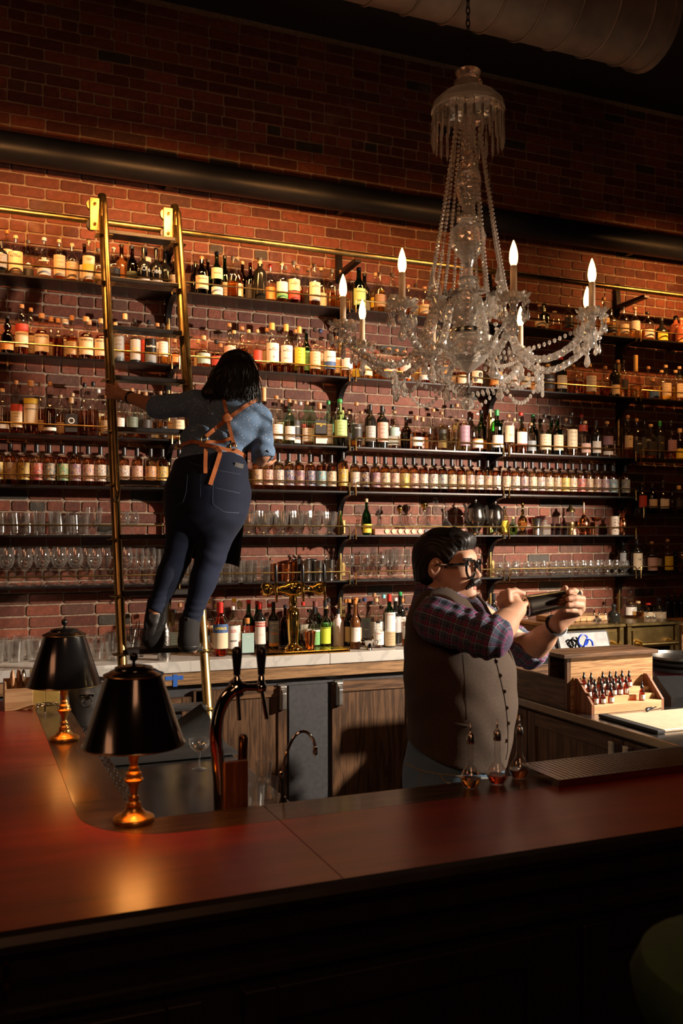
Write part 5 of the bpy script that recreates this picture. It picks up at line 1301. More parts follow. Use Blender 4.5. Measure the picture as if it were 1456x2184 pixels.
# arms
ZT = 2.88; RA = .567
def drop_bm(bm, h, r):  # faceted pear drop, hangs from z=0
    lathe(bm, [(0, 0), (r*.32, -h*.06), (r*.32, -h*.14), (0, -h*.18)], 6)
    lathe(bm, [(0, -h*.18), (r*.30, -h*.3), (r*.85, -h*.62), (r, -h*.78), (r*.6, -h*.93), (0, -h)], 8, (0, 0, 0), 1, .6)
def bead(bm, c, r): lathe(bm, [(0, -r), (r*.75, -r*.6), (r, 0), (r*.75, r*.6), (0, r)], 7, c)
def petals(bm, R, n=12, h=.018):
    ctr = bm.verts.new((0, 0, 0)); ring = []
    for i in range(n*4):
        a = 2*PI*i/(n*4); k = i % 4; rr_ = R*(.84, .96, 1.0, .96)[k]; zz = h*(.55, .9, 1.0, .9)[k]
        ring.append((bm.verts.new((R*.45*math.cos(a), R*.45*math.sin(a), 0.0)), bm.verts.new((R*.78*math.cos(a), R*.78*math.sin(a), h*.35)), bm.verts.new((rr_*math.cos(a), rr_*math.sin(a), zz))))
    m = len(ring)
    for i in range(m):
        j = (i+1) % m; bm.faces.new((ctr, ring[i][0], ring[j][0]))
        for q in (0, 1): bm.faces.new((ring[i][q], ring[i][q+1], ring[j][q+1], ring[j][q]))
    r = bmesh.ops.solidify(bm, geom=bm.faces[:], thickness=.003)
def place(me, nm, loc, par=ch, rz=0, sc=1): o = bpy.data.objects.new(nm, me); COL.objects.link(o); o.parent = par; o.location = loc; o.rotation_euler = (0, 0, rz); o.scale = (sc,)*3; return o
me_bob = mesh_cache('bobeche|', lambda bm: petals(bm, .070, 11, .026), M_CRYSTAL)
me_cup = mesh_cache('candle_cup|', lambda bm: lathe(bm, [(0, -.045), (.012, -.042), (.02, -.02), (.016, -.006), (.022, .002), (.024, .022), (.020, .022), (.0145, .004), (0, .003)], 14), M_CRYSTAL)
me_slv = mesh_cache('candle_sleeve|', lambda bm: lathe(bm, [(0, .004), (.0132, .004), (.0132, .122), (.0115, .124), (0, .124)], 18), M_CREAMPL)
me_blb = mesh_cache('flame_bulb|', lambda bm: lathe(bm, [(0, .124), (.010, .124), (.0155, .138), (.0175, .155), (.0155, .178), (.010, .200), (.005, .214), (.002, .222), (0, .223)], 18), M_FLAME)
me_d1 = mesh_cache('pear_drop|', lambda bm: drop_bm(bm, .062, .0125), M_CRYSTAL); me_d2 = mesh_cache('large_pear_drop|', lambda bm: drop_bm(bm, .095, .022), M_CRYSTAL)
me_bd = mesh_cache('round_bead|', lambda bm: bead(bm, (0, 0, 0), .0105), M_CRYSTAL)
ZB = 2.663
A0 = math.atan2(RT.y, RT.x)
angs = [math.radians(10+45*k) + A0 for k in range(8)]
tips = []
for k, a in enumerate(angs):
    er = Vector((math.cos(a), math.sin(a), 0)); zj = (0, .0)[0]
    arm_pts = [er*.04 + Vector((0, 0, 2.655)), er*.075 + Vector((0, 0, 2.73)), er*.12 + Vector((0, 0, 2.772)), er*.165 + Vector((0, 0, 2.735)), er*.20 + Vector((0, 0, 2.645)), er*.25 + Vector((0, 0, 2.545)), er*.33 + Vector((0, 0, 2.497)), er*.42 + Vector((0, 0, 2.505)), er*.50 + Vector((0, 0, 2.55)), er*.555 + Vector((0, 0, 2.60)), er*RA + Vector((0, 0, 2.622))]
    P = catmull(arm_pts, 9); n = len(P)
    bm = newbm(); rope(bm, P, .0155); arm = finish(bm, 'glass_arm', M_CRYSTAL, ch, False)
    c = er*RA + Vector((0, 0, ZB)); tips.append(c)
    place(me_cup, 'candle_cup', c); place(me_bob, 'bobeche', c+Vector((0, 0, -.012)), ch, a); place(me_slv, 'candle_sleeve', c); place(me_blb, 'flame_bulb', c)
    l = lamp('bulb_light', 'POINT', (CX+c.x, CYc+c.y, c.z+.165), 4.2, (1.0, .58, .26), None, shadow_soft_size=.02); l.parent = None
    for j in range(8):
        b = a + 2*PI*(j+.5)/8; q = c + Vector((math.cos(b)*.055, math.sin(b)*.055, -.004))
        place(me_bd, 'round_bead', q+Vector((0, 0, -.012)), ch); place(me_d1, 'pear_drop', q+Vector((0, 0, -.024)), ch, b+PI/2)
    place(me_d2, 'large_pear_drop', c + Vector((0, 0, -.055)), ch, a+PI/2); place(me_d2, 'large_pear_drop', er*.33 + Vector((0, 0, 2.483)), ch, a+PI/2, 1.0)
    place(me_d2, 'large_pear_drop', er*.135 + Vector((0, 0, 2.66)), ch, a+PI/2, .9); place(me_bd, 'round_bead', er*.135 + Vector((0, 0, 2.672)), ch)
    # lower dish on the arm with its drops
    c2 = er*.205 + Vector((0, 0, 2.80)); place(me_bob, 'bobeche', er*.14 + Vector((0, 0, 2.79)), ch, a, .7)
    for j in range(5):
        b = a + 2*PI*j/5; place(me_d1, 'pear_drop', er*.14 + Vector((math.cos(b)*.036, math.sin(b)*.036, 2.785)), ch, b+PI/2)
    if k % 2 == 0:  # glass spires between the arms
        b = a + math.radians(22.5); e2 = Vector((math.cos(b), math.sin(b), 0))*.2
        bm = newbm(); lathe(bm, [(0, 0), (.014, 0), (.016, .012), (.006, .022), (.012, .032), (.004, .042), (.015, .052), (.017, .058), (0, .15)], 8, e2+Vector((0, 0, 2.78))); finish(bm, 'glass_spire', M_CRYSTAL, ch, False)
        bm = newbm(); tube(bm, catmull([Vector((0, 0, 2.68))+e2*.2, Vector((0, 0, 2.76))+e2*.5, Vector((0, 0, 2.74))+e2*.85, e2+Vector((0, 0, 2.785))], 5), .009, 8); finish(bm, 'spire_arm', M_CRYSTAL, ch)
def swag(A, B, sag, r, nm, ol=False):
    A = Vector(A); B = Vector(B); bm = newbm(); Lg = (A-B).length + sag; n = max(4, int(Lg/(r*2.25)))
    for i in range(n+1):
        t = i/n; p = A.lerp(B, t) - Vector((0, 0, sag*4*t*(1-t)))
        if ol:
            d = (B-A).normalized(); lathe(bm, [(0, -r), (r*.62, -r*.5), (r*.7, 0), (r*.62, r*.5), (0, r)], 6, p)
        else: bead(bm, p, r*random.uniform(.92, 1.05))
    o = finish(bm, nm, M_CRYSTAL, ch, False); o['kind'] = 'stuff'; return o
# long bead chains from the canopy down to the arms
for k, a in enumerate(angs):
    for s in (-1, 1):
        b = a + s*.10; top = Vector((math.cos(b)*.055, math.sin(b)*.055, cz(262))); bot = Vector((math.cos(b)*.185, math.sin(b)*.185, 2.80))
        if s == 1 and k % 2: continue
        swag(top, bot, .045, .0085, 'bead_chain')
# swags between candle cups and down to the centre
for k in range(8):
    c1 = tips[k] + Vector((0, 0, -.05)); c2 = tips[(k+1) % 8] + Vector((0, 0, -.05))
    m1 = c1*.62 + c2*.06; 
    swag(tips[k]*.62 + Vector((0, 0, ZB*.38-.17)), tips[(k+1) % 8]*.62 + Vector((0, 0, ZB*.38-.17)), .13, .012, 'bead_swag', True)
    er = Vector((math.cos(angs[k]), math.sin(angs[k]), 0)); swag(er*.06+Vector((0, 0, 2.56)), tips[k] + Vector((0, 0, -.035)), .045, .011, 'bead_swag', True)
for k in (0, 2, 3, 5, 7):
    er = Vector((math.cos(angs[k]), math.sin(angs[k]), 0)); er2 = Vector((math.cos(angs[(k+1) % 8]), math.sin(angs[(k+1) % 8]), 0))
    swag(Vector((0, 0, cz(842))), er*.31+Vector((0, 0, 2.49)), .03, .012, 'bead_swag', True)
# ================================================================== FRONT BAR
BZ = 1.07
m, nt, b = nmat('red_lacquered_wood'); M_REDW = m
v = coords(nt, 'Object', (.8, 7, 7)); n1 = noise(nt, v, 2.2, 5, .6); v2 = coords(nt, 'Object', (.5, .5, .5)); n2 = noise(nt, v2, 2.0, 3)
r = ramp(nt, [(.25, (.13, .007, .004)), (.5, (.24, .014, .006)), (.75, (.33, .026, .010))], n1); L(nt, r.outputs[0], b.inputs['Base Color'])
b.inputs['Roughness'].default_value = .34; b.inputs['Coat Weight'].default_value = .5; b.inputs['Coat Roughness'].default_value = .26; bump(nt, b, n1, .10, .002)
M_DKWOOD = simple('black_stained_wood', (.010, .006, .005), .42, 0, .3, 12, 0, .3)
bar = thing('bar_counter', 'long U-shaped bar top of glossy red wood with dark inlaid border', 'bar', (0, 0, 0))
def arc(cx, cy, r, a0, a1, n=8): return [(cx+r*math.cos(math.radians(a0+(a1-a0)*i/n)), cy+r*math.sin(math.radians(a0+(a1-a0)*i/n))) for i in range(n+1)]
def slab(name, poly, mat, z0=BZ-.05, z1=BZ):
    bm = newbm(); prism(bm, poly, (0, 0, z0), (1, 0, 0), (0, 1, 0), (0, 0, 1), z1-z0); o = finish(bm, name, mat, bar, False)
    return o
Y0, Y1, Y2 = 1.67, 2.07, 2.20
J = .0012
c = arc(.47, 2.29, .22, 180, 270, 10)
slab('red_top_slab', [(-1.2, Y0), (.69-J, Y0), (.69-J, Y1)] + c[::-1] + [(.25, 2.82-J), (-1.2, 2.82-J)], M_REDW)
slab('red_top_slab', [(-1.2, 2.82+J), (.25, 2.82+J), (.25, 3.98), (-1.2, 3.98)], M_REDW)
slab('red_top_slab', [(.69+J, Y0), (2.9, Y0), (2.9, Y1), (.69+J, Y1)], M_REDW); slab('red_top_slab', [(2.9+J, Y0), (4.6, Y0), (4.6, Y1), (2.9+J, Y1)], M_REDW)
slab('border_inlay', [(.69-J, Y1+J), (.69-J, Y2), (.376, Y2), (.376, 2.40), (.25+J, 2.40)] + [(x+.0008, y+.0012) for x, y in c if y < 2.39], M_BAND)
slab('border_inlay', [(.69+J, Y1+J), (2.44, Y1+J), (2.44, Y2), (.69+J, Y2)], M_BAND); slab('border_inlay', [(2.44+J, Y1+J), (4.6, Y1+J), (4.6, Y2), (2.44+J, Y2)], M_BAND)
slab('border_inlay', [(.25+J, 2.40+J), (.376, 2.40+J), (.376, 3.98), (.25+J, 3.98)], M_BANDY)
# moulded front edge and panelled face
prof_ = [(Y0-.0005, BZ), (Y0-.014, BZ-.006), (Y0-.020, BZ-.02), (Y0-.016, BZ-.036), (Y0, BZ-.044), (Y0+.012, BZ-.05), (Y0+.012, BZ-.062), (Y0-.002, BZ-.068), (Y0-.002, BZ-.09), (Y0+.012, BZ-.10), (Y0+.03, BZ-.112), (Y0+.04, BZ-.14), (Y0+.04, BZ-.155), (Y0+.03, BZ-.16), (Y0+.03, BZ-.175), (Y0+.05, BZ-.18), (Y0+.07, BZ-.18), (Y0+.07, BZ-.052), (Y0+.02, BZ-.0515), (Y0+.02, BZ-.0495), (Y0-.0005, BZ-.0495)]
bm = newbm(); prism(bm, prof_, (-1.2, 0, 0), (0, 1, 0), (0, 0, 1), (1, 0, 0), 5.8); finish(bm, 'edge_moulding', M_DKWOOD, bar, True, None, 30)
bm = newbm(); box(bm, (-1.2, Y0+.06, .0), (4.6, Y2-.05, BZ-.052)); box(bm, (-1.2, Y2-.049, 0), (.376, 3.98, BZ-.052)); finish(bm, 'bar_body', M_DKWOOD, bar, False)
for i in range(7):
    bm = newbm(); x0 = -1.1+i*.8; s = .07
    for lo, hi in (((x0, Y0+.045, .14), (x0+s, Y0+.059, .86)), ((x0+.72-s, Y0+.045, .14), (x0+.72, Y0+.059, .86)), ((x0+s, Y0+.045, .79), (x0+.72-s, Y0+.059, .86)), ((x0+s, Y0+.045, .14), (x0+.72-s, Y0+.059, .21))): box(bm, lo, hi, .004)
    finish(bm, 'panel_frame', M_DKWOOD, bar, False)['kind'] = 'stuff'
for i, (px, py) in enumerate(((12, 2038),)):
    t = thing('bag_hook', 'small brass bag hook under the bar edge at far left', 'hook', PY(px, py, Y0+.038)); bm = newbm(); tube(bm, catmull([(0, 0, 0), (0, -.03, .0), (0, -.05, -.02), (0, -.04, -.04), (0, -.02, -.035)], 4), .006, 8); finish(bm, 'hook_arm', M_GOLD, t); bm = newbm(); tube(bm, [(0, .0, 0), (0, -.006, 0)], .02, 14); finish(bm, 'hook_plate', M_GOLD, t)
# green bar stool at the near right
M_GREENV = simple('dark_green_upholstery', (.03, .075, .018), .8, 0, .3, 30)
q = PD(1635, 2160, 1.25)
t = thing('bar_stool', 'dark green upholstered bar stool in front of the bar at lower right', 'stool', (q.x+.02, q.y, 0))
bm = newbm(); lathe(bm, [(0, q.z-.03), (.15, q.z-.03), (.185, q.z-.01), (.195, q.z+.03), (.18, q.z+.062), (.12, q.z+.078), (0, q.z+.082)], 32); finish(bm, 'seat', M_GREENV, t)
for a in range(4):
    bm = newbm(); aa = PI/4+a*PI/2; tube(bm, [(.11*math.cos(aa), .11*math.sin(aa), q.z-.031), (.2*math.cos(aa), .2*math.sin(aa), 0)], .014, 10); finish(bm, 'leg', M_DKWOOD, t)
bm = newbm(); tube(bm, [(.175*math.cos(2*PI*i/24), .175*math.sin(2*PI*i/24), .22) for i in range(25)], .009, 8); finish(bm, 'foot_ring', M_BRASS, t)
# ---- table lamps
M_SHADE = simple('black_enamel_shade', (.006, .0055, .0055), .16, 0, .1, 8, 0, .5); M_SHIN = simple('gold_shade_lining', (.55, .30, .08), .4, .6)
M_LBR = simple('turned_brass', (.52, .30, .085), .3, .85, .15, 20); M_BULB = simple('warm_bulb', (1, .7, .4), .3, emit=(1.0, .45, .12), es=22)
def table_lamp(x, y, label, e):
    t = thing('table_lamp', label, 'lamp', (x, y, BZ), 0, 'brass table lamps with black shades')
    lathed('lamp_base', [(0, 0), (.047, 0), (.049, .004), (.048, .010), (.042, .014), (.030, .018), (.026, .024), (.020, .030), (.019, .036), (0, .036)], M_LBR, t, 32)
    lathed('lamp_stem', [(0, .036), (.014, .036), (.017, .040), (.017, .044), (.012, .047), (.011, .053), (.013, .055), (.013, .059), (.009, .062), (.008, .068), (.011, .080), (.016, .090), (.022, .097), (.023, .100), (.019, .104), (.018, .110), (.0185, .114), (.014, .118), (.012, .123), (.013, .126), (.010, .130), (.009, .136), (.013, .155), (.0165, .175), (.016, .195), (.011, .212), (.009, .222), (.007, .235), (0, .235)], M_LBR, t, 24)
    zb, zt, rb_, rt_ = .183, .345, .117, .066
    lathed('lamp_shade', [(rb_-.003, zb+.002), (rb_+.003, zb-.001), (rb_+.003, zb+.003), (rb_, zb+.005), (rt_, zt), (rt_+.004, zt+.001), (rt_+.004, zt+.005), (rt_-.004, zt+.008), (.052, zt+.014), (.046, zt+.015), (.044, zt+.021), (.022, zt+.026), (0, zt+.027)], M_SHADE, t, 48)
    lathed('shade_lining', [(rb_-.004, zb+.004), (rt_-.004, zt-.002), (.03, zt-.001), (0, zt-.001)], M_SHIN, t, 40)
    for rr_, zz in ((rb_+.0032, zb+.001), (rt_+.0045, zt+.003)):
        bm = newbm(); tube(bm, [(rr_*math.cos(2*PI*i/48), rr_*math.sin(2*PI*i/48), zz) for i in range(49)], .0016, 6); finish(bm, 'shade_trim', M_BRASS, t)
    lathed('finial', [(0, zt+.027), (.004, zt+.027), (.0035, zt+.034), (.009, zt+.038), (.0105, zt+.046), (.008, zt+.053), (0, zt+.056)], M_SHADE, t, 14)
    lathed('light_bulb', [(0, .236), (.012, .238), (.014, .25), (.024, .27), (.026, .285), (.018, .30), (0, .306)], M_BULB, t, 16)
    lamp('lamp_light', 'POINT', (x, y+.0, BZ+.222), e, (1.0, .42, .10), None, shadow_soft_size=.03)
table_lamp(.3687, 2.194, 'nearer brass table lamp with black metal shade on the bar corner', 1.3)
table_lamp(.302, 3.149, 'farther brass table lamp with black metal shade beside the ice bucket', 1.2)
# ---- dasher flasks
for i, (px, py, lq) in enumerate(((1003, 1680, 'o'), (1060, 1672, 'r'), (1107, 1660, 'd'))):
    p = PZ(px, py, BZ); t = thing('dasher_bottle', 'glass dasher flask of %s, %s' % (('orange bitters', 'left of the three'), ('red bitters', 'middle of the three'), ('dark brown bitters', 'nearest the steel drip tray'))[i], 'bottle', p, 0, 'dasher flasks on the bar')
    lathed('glass', [(0, 0), (.018, 0), (.020, .003), (.0285, .022), (.0290, .028), (.020, .045), (.0105, .062), (.0085, .08), (.0085, .12), (0, .12)], M_GLASSWARE, t, 28)
    lathed('liquid', [(0, .004), (.018, .004), (.0275, .022), (.0272, .026), (0, .026)], refract('bitters_%s' % lq, LQ[lq], 1.36), t, 24)
    lathed('dasher_cap', [(0, .119), (.0105, .119), (.0108, .122), (.0105, .141), (.006, .146), (.003, .152), (.0022, .160), (.0045, .1605), (.0022, .163), (.0016, .176), (0, .177)], M_STAIN, t, 18)
# ---- steel drip tray on the bar
t = thing('steel_drip_tray', 'long slotted stainless drip tray on the bar to the right of flasks', 'tray', (0, 0, BZ))
bm = newbm(); x0, x1, y0, y1 = 1.47, 3.1, 2.045, 2.235
box(bm, (x0, y0, .0005), (x1, y0+.008, .022), .001); box(bm, (x0, y1-.008, .0005), (x1, y1, .022), .001); box(bm, (x0, y0+.0085, .0005), (x0+.008, y1-.0085, .022)); box(bm, (x0+.009, y0+.009, .0006), (x1, y1-.009, .008)); finish(bm, 'tray_body', M_STAIN, t, False)['kind'] = 'stuff'
me = mesh_cache('slat|', lambda bm: box(bm, (-.0055, y0+.0085, .0185), (.0055, y1-.0085, .0215)), M_STAIN)
for i in range(100): place(me, 'slat', (x0+.018+i*.016, 0, 0), t)
# ---- steel work station inside the left leg of the bar
st = thing('steel_station', 'stainless work top sunk behind the left side of the bar', 'work station', (0, 0, 0))
M_STN = simple('scratched_stainless', (.36, .35, .34), .2, 1, .15, 8)
bm = newbm(); box(bm, (.46, Y2+.004, .86), (.955, 4.05, .90), .004); finish(bm, 'work_top', M_STN, st, False)
bm = newbm(); box(bm, (.379, 3.72, .86), (.4595, 4.05, .90), .003); finish(bm, 'end_plate', M_STN, st, False)
bm = newbm(); box(bm, (.46, Y2+.03, .0), (.935, 4.03, .859)); finish(bm, 'cabinet_body', M_STN, st, False)
bm = newbm(); box(bm, (.379, Y2+.004, .97), (.448, 3.70, 1.0), .002); finish(bm, 'perforated_ledge', M_STN, st, False)
bm = newbm()
for i in range(48):
    for j in range(3): tube(bm, [(.393+j*.02+(i % 2)*.006, 2.24+i*.03, 1.0001), (.393+j*.02+(i % 2)*.006, 2.24+i*.03, 1.0012)], .0042, 6)
finish(bm, 'drain_holes', M_INK, st)['kind'] = 'stuff'
bm = newbm(); n = 14; rows = []
for i in range(n+1):
    row = []
    for j in range(n+1):
        y = 3.41+.60*j/n; xl_ = .47+.20*(j/n); x = xl_+(.97-xl_)*i/n; k = max(0, (i/n-.55))*max(0, (j/n-.35)); z = .904+.30*k + .004*math.sin(j*1.3)*(1 if i > 0 else 0)
        row.append((x, y, z))
    rows.append(row)
A = [[bm.verts.new(p) for p in r_] for r_ in rows]; B_ = [[bm.verts.new((p[0], p[1], p[2]+.008)) for p in r_] for r_ in rows]
for i in range(n):
    for j in range(n): bm.faces.new((B_[i][j], B_[i+1][j], B_[i+1][j+1], B_[i][j+1])); bm.faces.new((A[i][j], A[i][j+1], A[i+1][j+1], A[i+1][j]))
for i in range(n):
    bm.faces.new((A[i][0], A[i+1][0], B_[i+1][0], B_[i][0])); bm.faces.new((A[i+1][n], A[i][n], B_[i][n], B_[i+1][n])); bm.faces.new((A[0][i+1], A[0][i], B_[0][i], B_[0][i+1])); bm.faces.new((A[n][i], A[n][i+1], B_[n][i+1], B_[n][i]))
tag(finish(bm, 'bar_mat', M_RUBBER), 'black rubber bar mat curling up at its far corner', 'mat')
p = PZ(425, 1641, .90); glass_obj('coupe_glass', 'small coupe with a golden drop standing on the steel work top', 'glass', p, .79)
cpo = COL.objects[-1]
t_ = [o for o in COL.objects if o.name.startswith('coupe_glass')][-1]
put(mesh_cache('liquid|coupe', lambda bm: lathe(bm, [(0, .0855), (.012, .087), (.022, .092), (0, .092)], 14), M_LIQ), 'liquid', t_, (.79,)*3, LQ['a'])
for i, (px, py) in enumerate(((545, 1722), (575, 1706), (562, 1668))):
    p = PZ(px, py, .90); glass_obj('cut_tumbler', 'clear tumbler %s on the steel work top' % ('nearest beer taps', 'beside the faucet base', 'farthest back'[0:8]+' back')[i], 'glass', p, .72, 'tumblers on the steel top')
# ---- chrome draught tower with two black handles
Yt = 2.28
t = thing('draught_tower', 'curved chrome draught tower with two black tap handles behind the bar', 'beer tower', (0, 0, 0))
P = catmull([PY(470, 1800, Yt), PY(469, 1735, Yt), PY(468, 1670, Yt), PY(464, 1615, Yt), PY(460, 1565, Yt), PY(466, 1522, Yt), PY(482, 1487, Yt), PY(504, 1466, Yt)], 6)
bm = newbm(); tube(bm, P, .0165, 22); finish(bm, 'tower_pipe', M_CHROME, t)
h = P[-1]; dx = (PY(556, 1466, Yt)-h)
bm = newbm(); tube(bm, [h+Vector((-.006, 0, -.006)), h+Vector((.006, 0, .002)), h+Vector((.012, 0, .003))], [.025, .026, .022], 20); finish(bm, 'collar', M_CHROME, t)
bm = newbm(); tube(bm, [h, h+dx*.35, h+dx*.36, h+dx], [.013, .013, .010, .010], 16); bmesh.ops.create_icosphere(bm, subdivisions=3, radius=.016, matrix=Matrix.Translation(h+dx)); finish(bm, 'cross_pipe', M_CHROME, t)
for k, o_ in enumerate((h+Vector((-.002, -.012, 0)), h+dx+Vector((0, -.004, 0)))):
    bm = newbm(); tube(bm, [o_+Vector((0, 0, .006)), o_+Vector((0, 0, .03)), o_+Vector((0, 0, .034))], [.011, .008, .005], 14); tube(bm, [o_+Vector((0, -.006, -.008)), o_+Vector((.003+.008*k, -.012, -.08))], .0055, 10); tp = finish(bm, 'tap_spout', M_CHROME, t)
    bm = newbm(); tube(bm, [o_+Vector((0, 0, .034)), o_+Vector((0, 0, .045)), o_+Vector((0, 0, .085)), o_+Vector((0, 0, .100)), o_+Vector((0, 0, .106))], [.009, .0095, .0135, .012, .006], 18); finish(bm, 'tap_handle', M_BLACKPL, tp)
bm = newbm(); a = PY(478, 1740, Yt-.05); b2 = PY(528, 1740, Yt-.05); box(bm, (a.x, Yt-.055, BZ-.12), (b2.x, Yt-.04, PY(478, 1626, Yt-.05).z), .002)
tag(finish(bm, 'wood_plaque', wood('reddish_walnut', (.10, .03, .012), (.22, .08, .035), 'z', 1.5, .35, .3), None, False), 'upright brown wooden plaque in front of the chrome draught tower', 'plaque')
p = PY(517, 1640, 2.36); t = thing('muddler', 'dark polished cylinder standing behind the brown wooden plaque', 'muddler', (p.x, 2.36, .9)); bm = newbm(); tube(bm, [(0, 0, 0), (0, 0, .24), (.002, 0, p.z+.085-.9), (.002, 0, p.z+.092-.9)], [.013, .013, .013, .008], 16); finish(bm, 'muddler_body', simple('dark_copper', (.16, .07, .03), .18, .9), t)
# ---- gooseneck faucet
Yg = 2.33
t = thing('gooseneck_faucet', 'slim chrome gooseneck water faucet behind the bar', 'faucet', (0, 0, 0))
P = catmull([PY(604, 1760, Yg), PY(603, 1700, Yg), PY(603, 1640, Yg), PY(613, 1600, Yg), PY(630, 1568, Yg), PY(650, 1560, Yg), PY(666, 1574, Yg), PY(672, 1592, Yg)], 5)
bm = newbm(); tube(bm, P, .0042, 12); finish(bm, 'spout_pipe', M_CHROME, t)
bm = newbm(); tube(bm, [P[-1], P[-1]+Vector((0, 0, -.004)), P[-1]+Vector((0, 0, -.02)), P[-1]+Vector((0, 0, -.024))], [.005, .0065, .0065, .004], 12); finish(bm, 'nozzle', M_CHROME, t)
b0 = PY(603, 1715, Yg); bm = newbm(); lathe(bm, [(0, .9), (.022, .9), (.022, b0.z-.03), (.018, b0.z-.01), (.008, b0.z+.02), (0, b0.z+.022)], 18, (b0.x, b0.y, 0)); finish(bm, 'faucet_base', M_CHROME, t)
bm = newbm(); tube(bm, [b0+Vector((-.004, -.005, .01)), b0+Vector((-.006, -.008, .06)), b0+Vector((-.008, -.009, .085)), b0+Vector((-.008, -.009, .092))], [.004, .004, .0065, .003], 10); finish(bm, 'lever', M_CHROME, t)
# ---- things at the far left end of the bar
p = PZ(38, 1508, BZ); t = thing('cutlery_caddy', 'open pale wooden caddy holding wooden spoons at the far left', 'caddy', (p.x, p.y, BZ))
w2, d2, hh = .052, .075, .105
for lo, hi in (((-w2, -d2, 0), (w2, d2, .008)), ((-w2, -d2, .0085), (w2, -d2+.007, hh*.8)), ((-w2, d2-.007, .0085), (w2, d2, hh)), ((-w2, -d2+.0075, .0085), (-w2+.007, d2-.0075, hh)), ((w2-.007, -d2+.0075, .0085), (w2, d2-.0075, hh))):
    bm = newbm(); box(bm, lo, hi, .001); finish(bm, 'caddy_board', M_BEECH, t, False)
M_SPOON = simple('worn_wood', (.30, .15, .07), .55, 0, .3, 30)
for i, (dx, dy, m_) in enumerate(((-.02, .0, M_SPOON), (.022, .01, M_NICKEL), (.005, .03, M_SPOON))):
    s = thing('serving_spoon', '%s standing in the pale wooden caddy' % ('left wooden spoon', 'silver serving spoon', 'rear wooden spoon')[i], 'spoon', (p.x+dx, p.y+dy, BZ+.009)); bm = newbm(); tube(bm, [(0, 0, 0), (0, 0, .07)], .005, 8); finish(bm, 'handle', m_, s)
    bm = newbm(); tube(bm, [(0, 0, .07), (0, 0, .085), (0, 0, .11), (0, 0, .13), (0, 0, .138)], [.006, .018, .024, .016, .004], 14, True, .4); finish(bm, 'spoon_bowl', m_, s)
p = PZ(98, 1506, BZ); t = thing('menu_box', 'tall yellowed wooden box with a small printed emblem behind trivet', 'box', (p.x, p.y+.06, BZ)); M_YW = simple('varnished_yellow_wood', (.30, .20, .05), .45, 0, .25, 14)
for s in (-1, 1):
    bm = newbm(); box(bm, (min(s*.0005, s*.055), -.03, 0), (max(s*.0005, s*.055), .03, .135), .001); finish(bm, 'box_half', M_YW, t, False)
bm = newbm()
for lo, hi in (((-.03, .07), (.026, .0715)), ((-.03, .095), (.026, .0965)), ((-.03, .0715), (-.0285, .095)), ((-.018, .0715), (-.0165, .095)), ((.0245, .0715), (.026, .095))): box(bm, (lo[0], -.0312, lo[1]), (hi[0], -.0301, hi[1]))
for k in range(5): box(bm, (-.012+k*.007, -.0312, .080), (-.008+k*.007, -.0301, .087))
finish(bm, 'printed_emblem', M_INK, t, False)['kind'] = 'stuff'
p = PZ(99, 1512, BZ); t = thing('wire_trivet', 'small silver wire trivet on three legs beside the far lamp', 'trivet', (p.x, p.y-.02, BZ))
bm = newbm()
for rr_ in (.036, .024): tube(bm, [(rr_*math.cos(2*PI*i/24)*(1.2), rr_*math.sin(2*PI*i/24), .022) for i in range(25)], .0022, 6)
for k in range(6): a = k*PI/3; tube(bm, [(0, 0, .022), (.043*math.cos(a), .036*math.sin(a), .022)], .002, 6)
finish(bm, 'trivet_rings', M_CHROME, t)
for k in range(3): a = k*2*PI/3+.3; bm = newbm(); tube(bm, [(.042*math.cos(a), .036*math.sin(a), .022), (.046*math.cos(a), .04*math.sin(a), 0)], .0025, 6); finish(bm, 'leg', M_CHROME, t)
p = PZ(166, 1572, .90); t = thing('ice_bucket', 'tapered pewter ice bucket with ring handle behind the far lamp', 'bucket', (.468, 3.93, .9))
M_PEW = simple('dull_pewter', (.17, .16, .15), .4, .9, .2, 20)
lathed('bucket_body', [(0, 0), (.055, 0), (.057, .004), (.080, .235), (.085, .24), (.085, .246), (.078, .246), (.074, .235), (.052, .008), (0, .008)], M_PEW, t, 36)
bm = newbm(); a = -PI/2-.15; c_ = Vector((.075*math.cos(a), .075*math.sin(a), .185)); tube(bm, [c_, c_+Vector((0, -.018, 0))], .011, 12); tube(bm, [c_+Vector((-.028, -.001, .006)), c_+Vector((.028, -.001, .006))], .007, 8); tube(bm, [c_+Vector((.020*math.cos(q_), -.016, -.018+.020*math.sin(q_))) for q_ in [2*PI*i/20 for i in range(21)]], .0028, 8); finish(bm, 'ring_handle', M_CHROME, t)
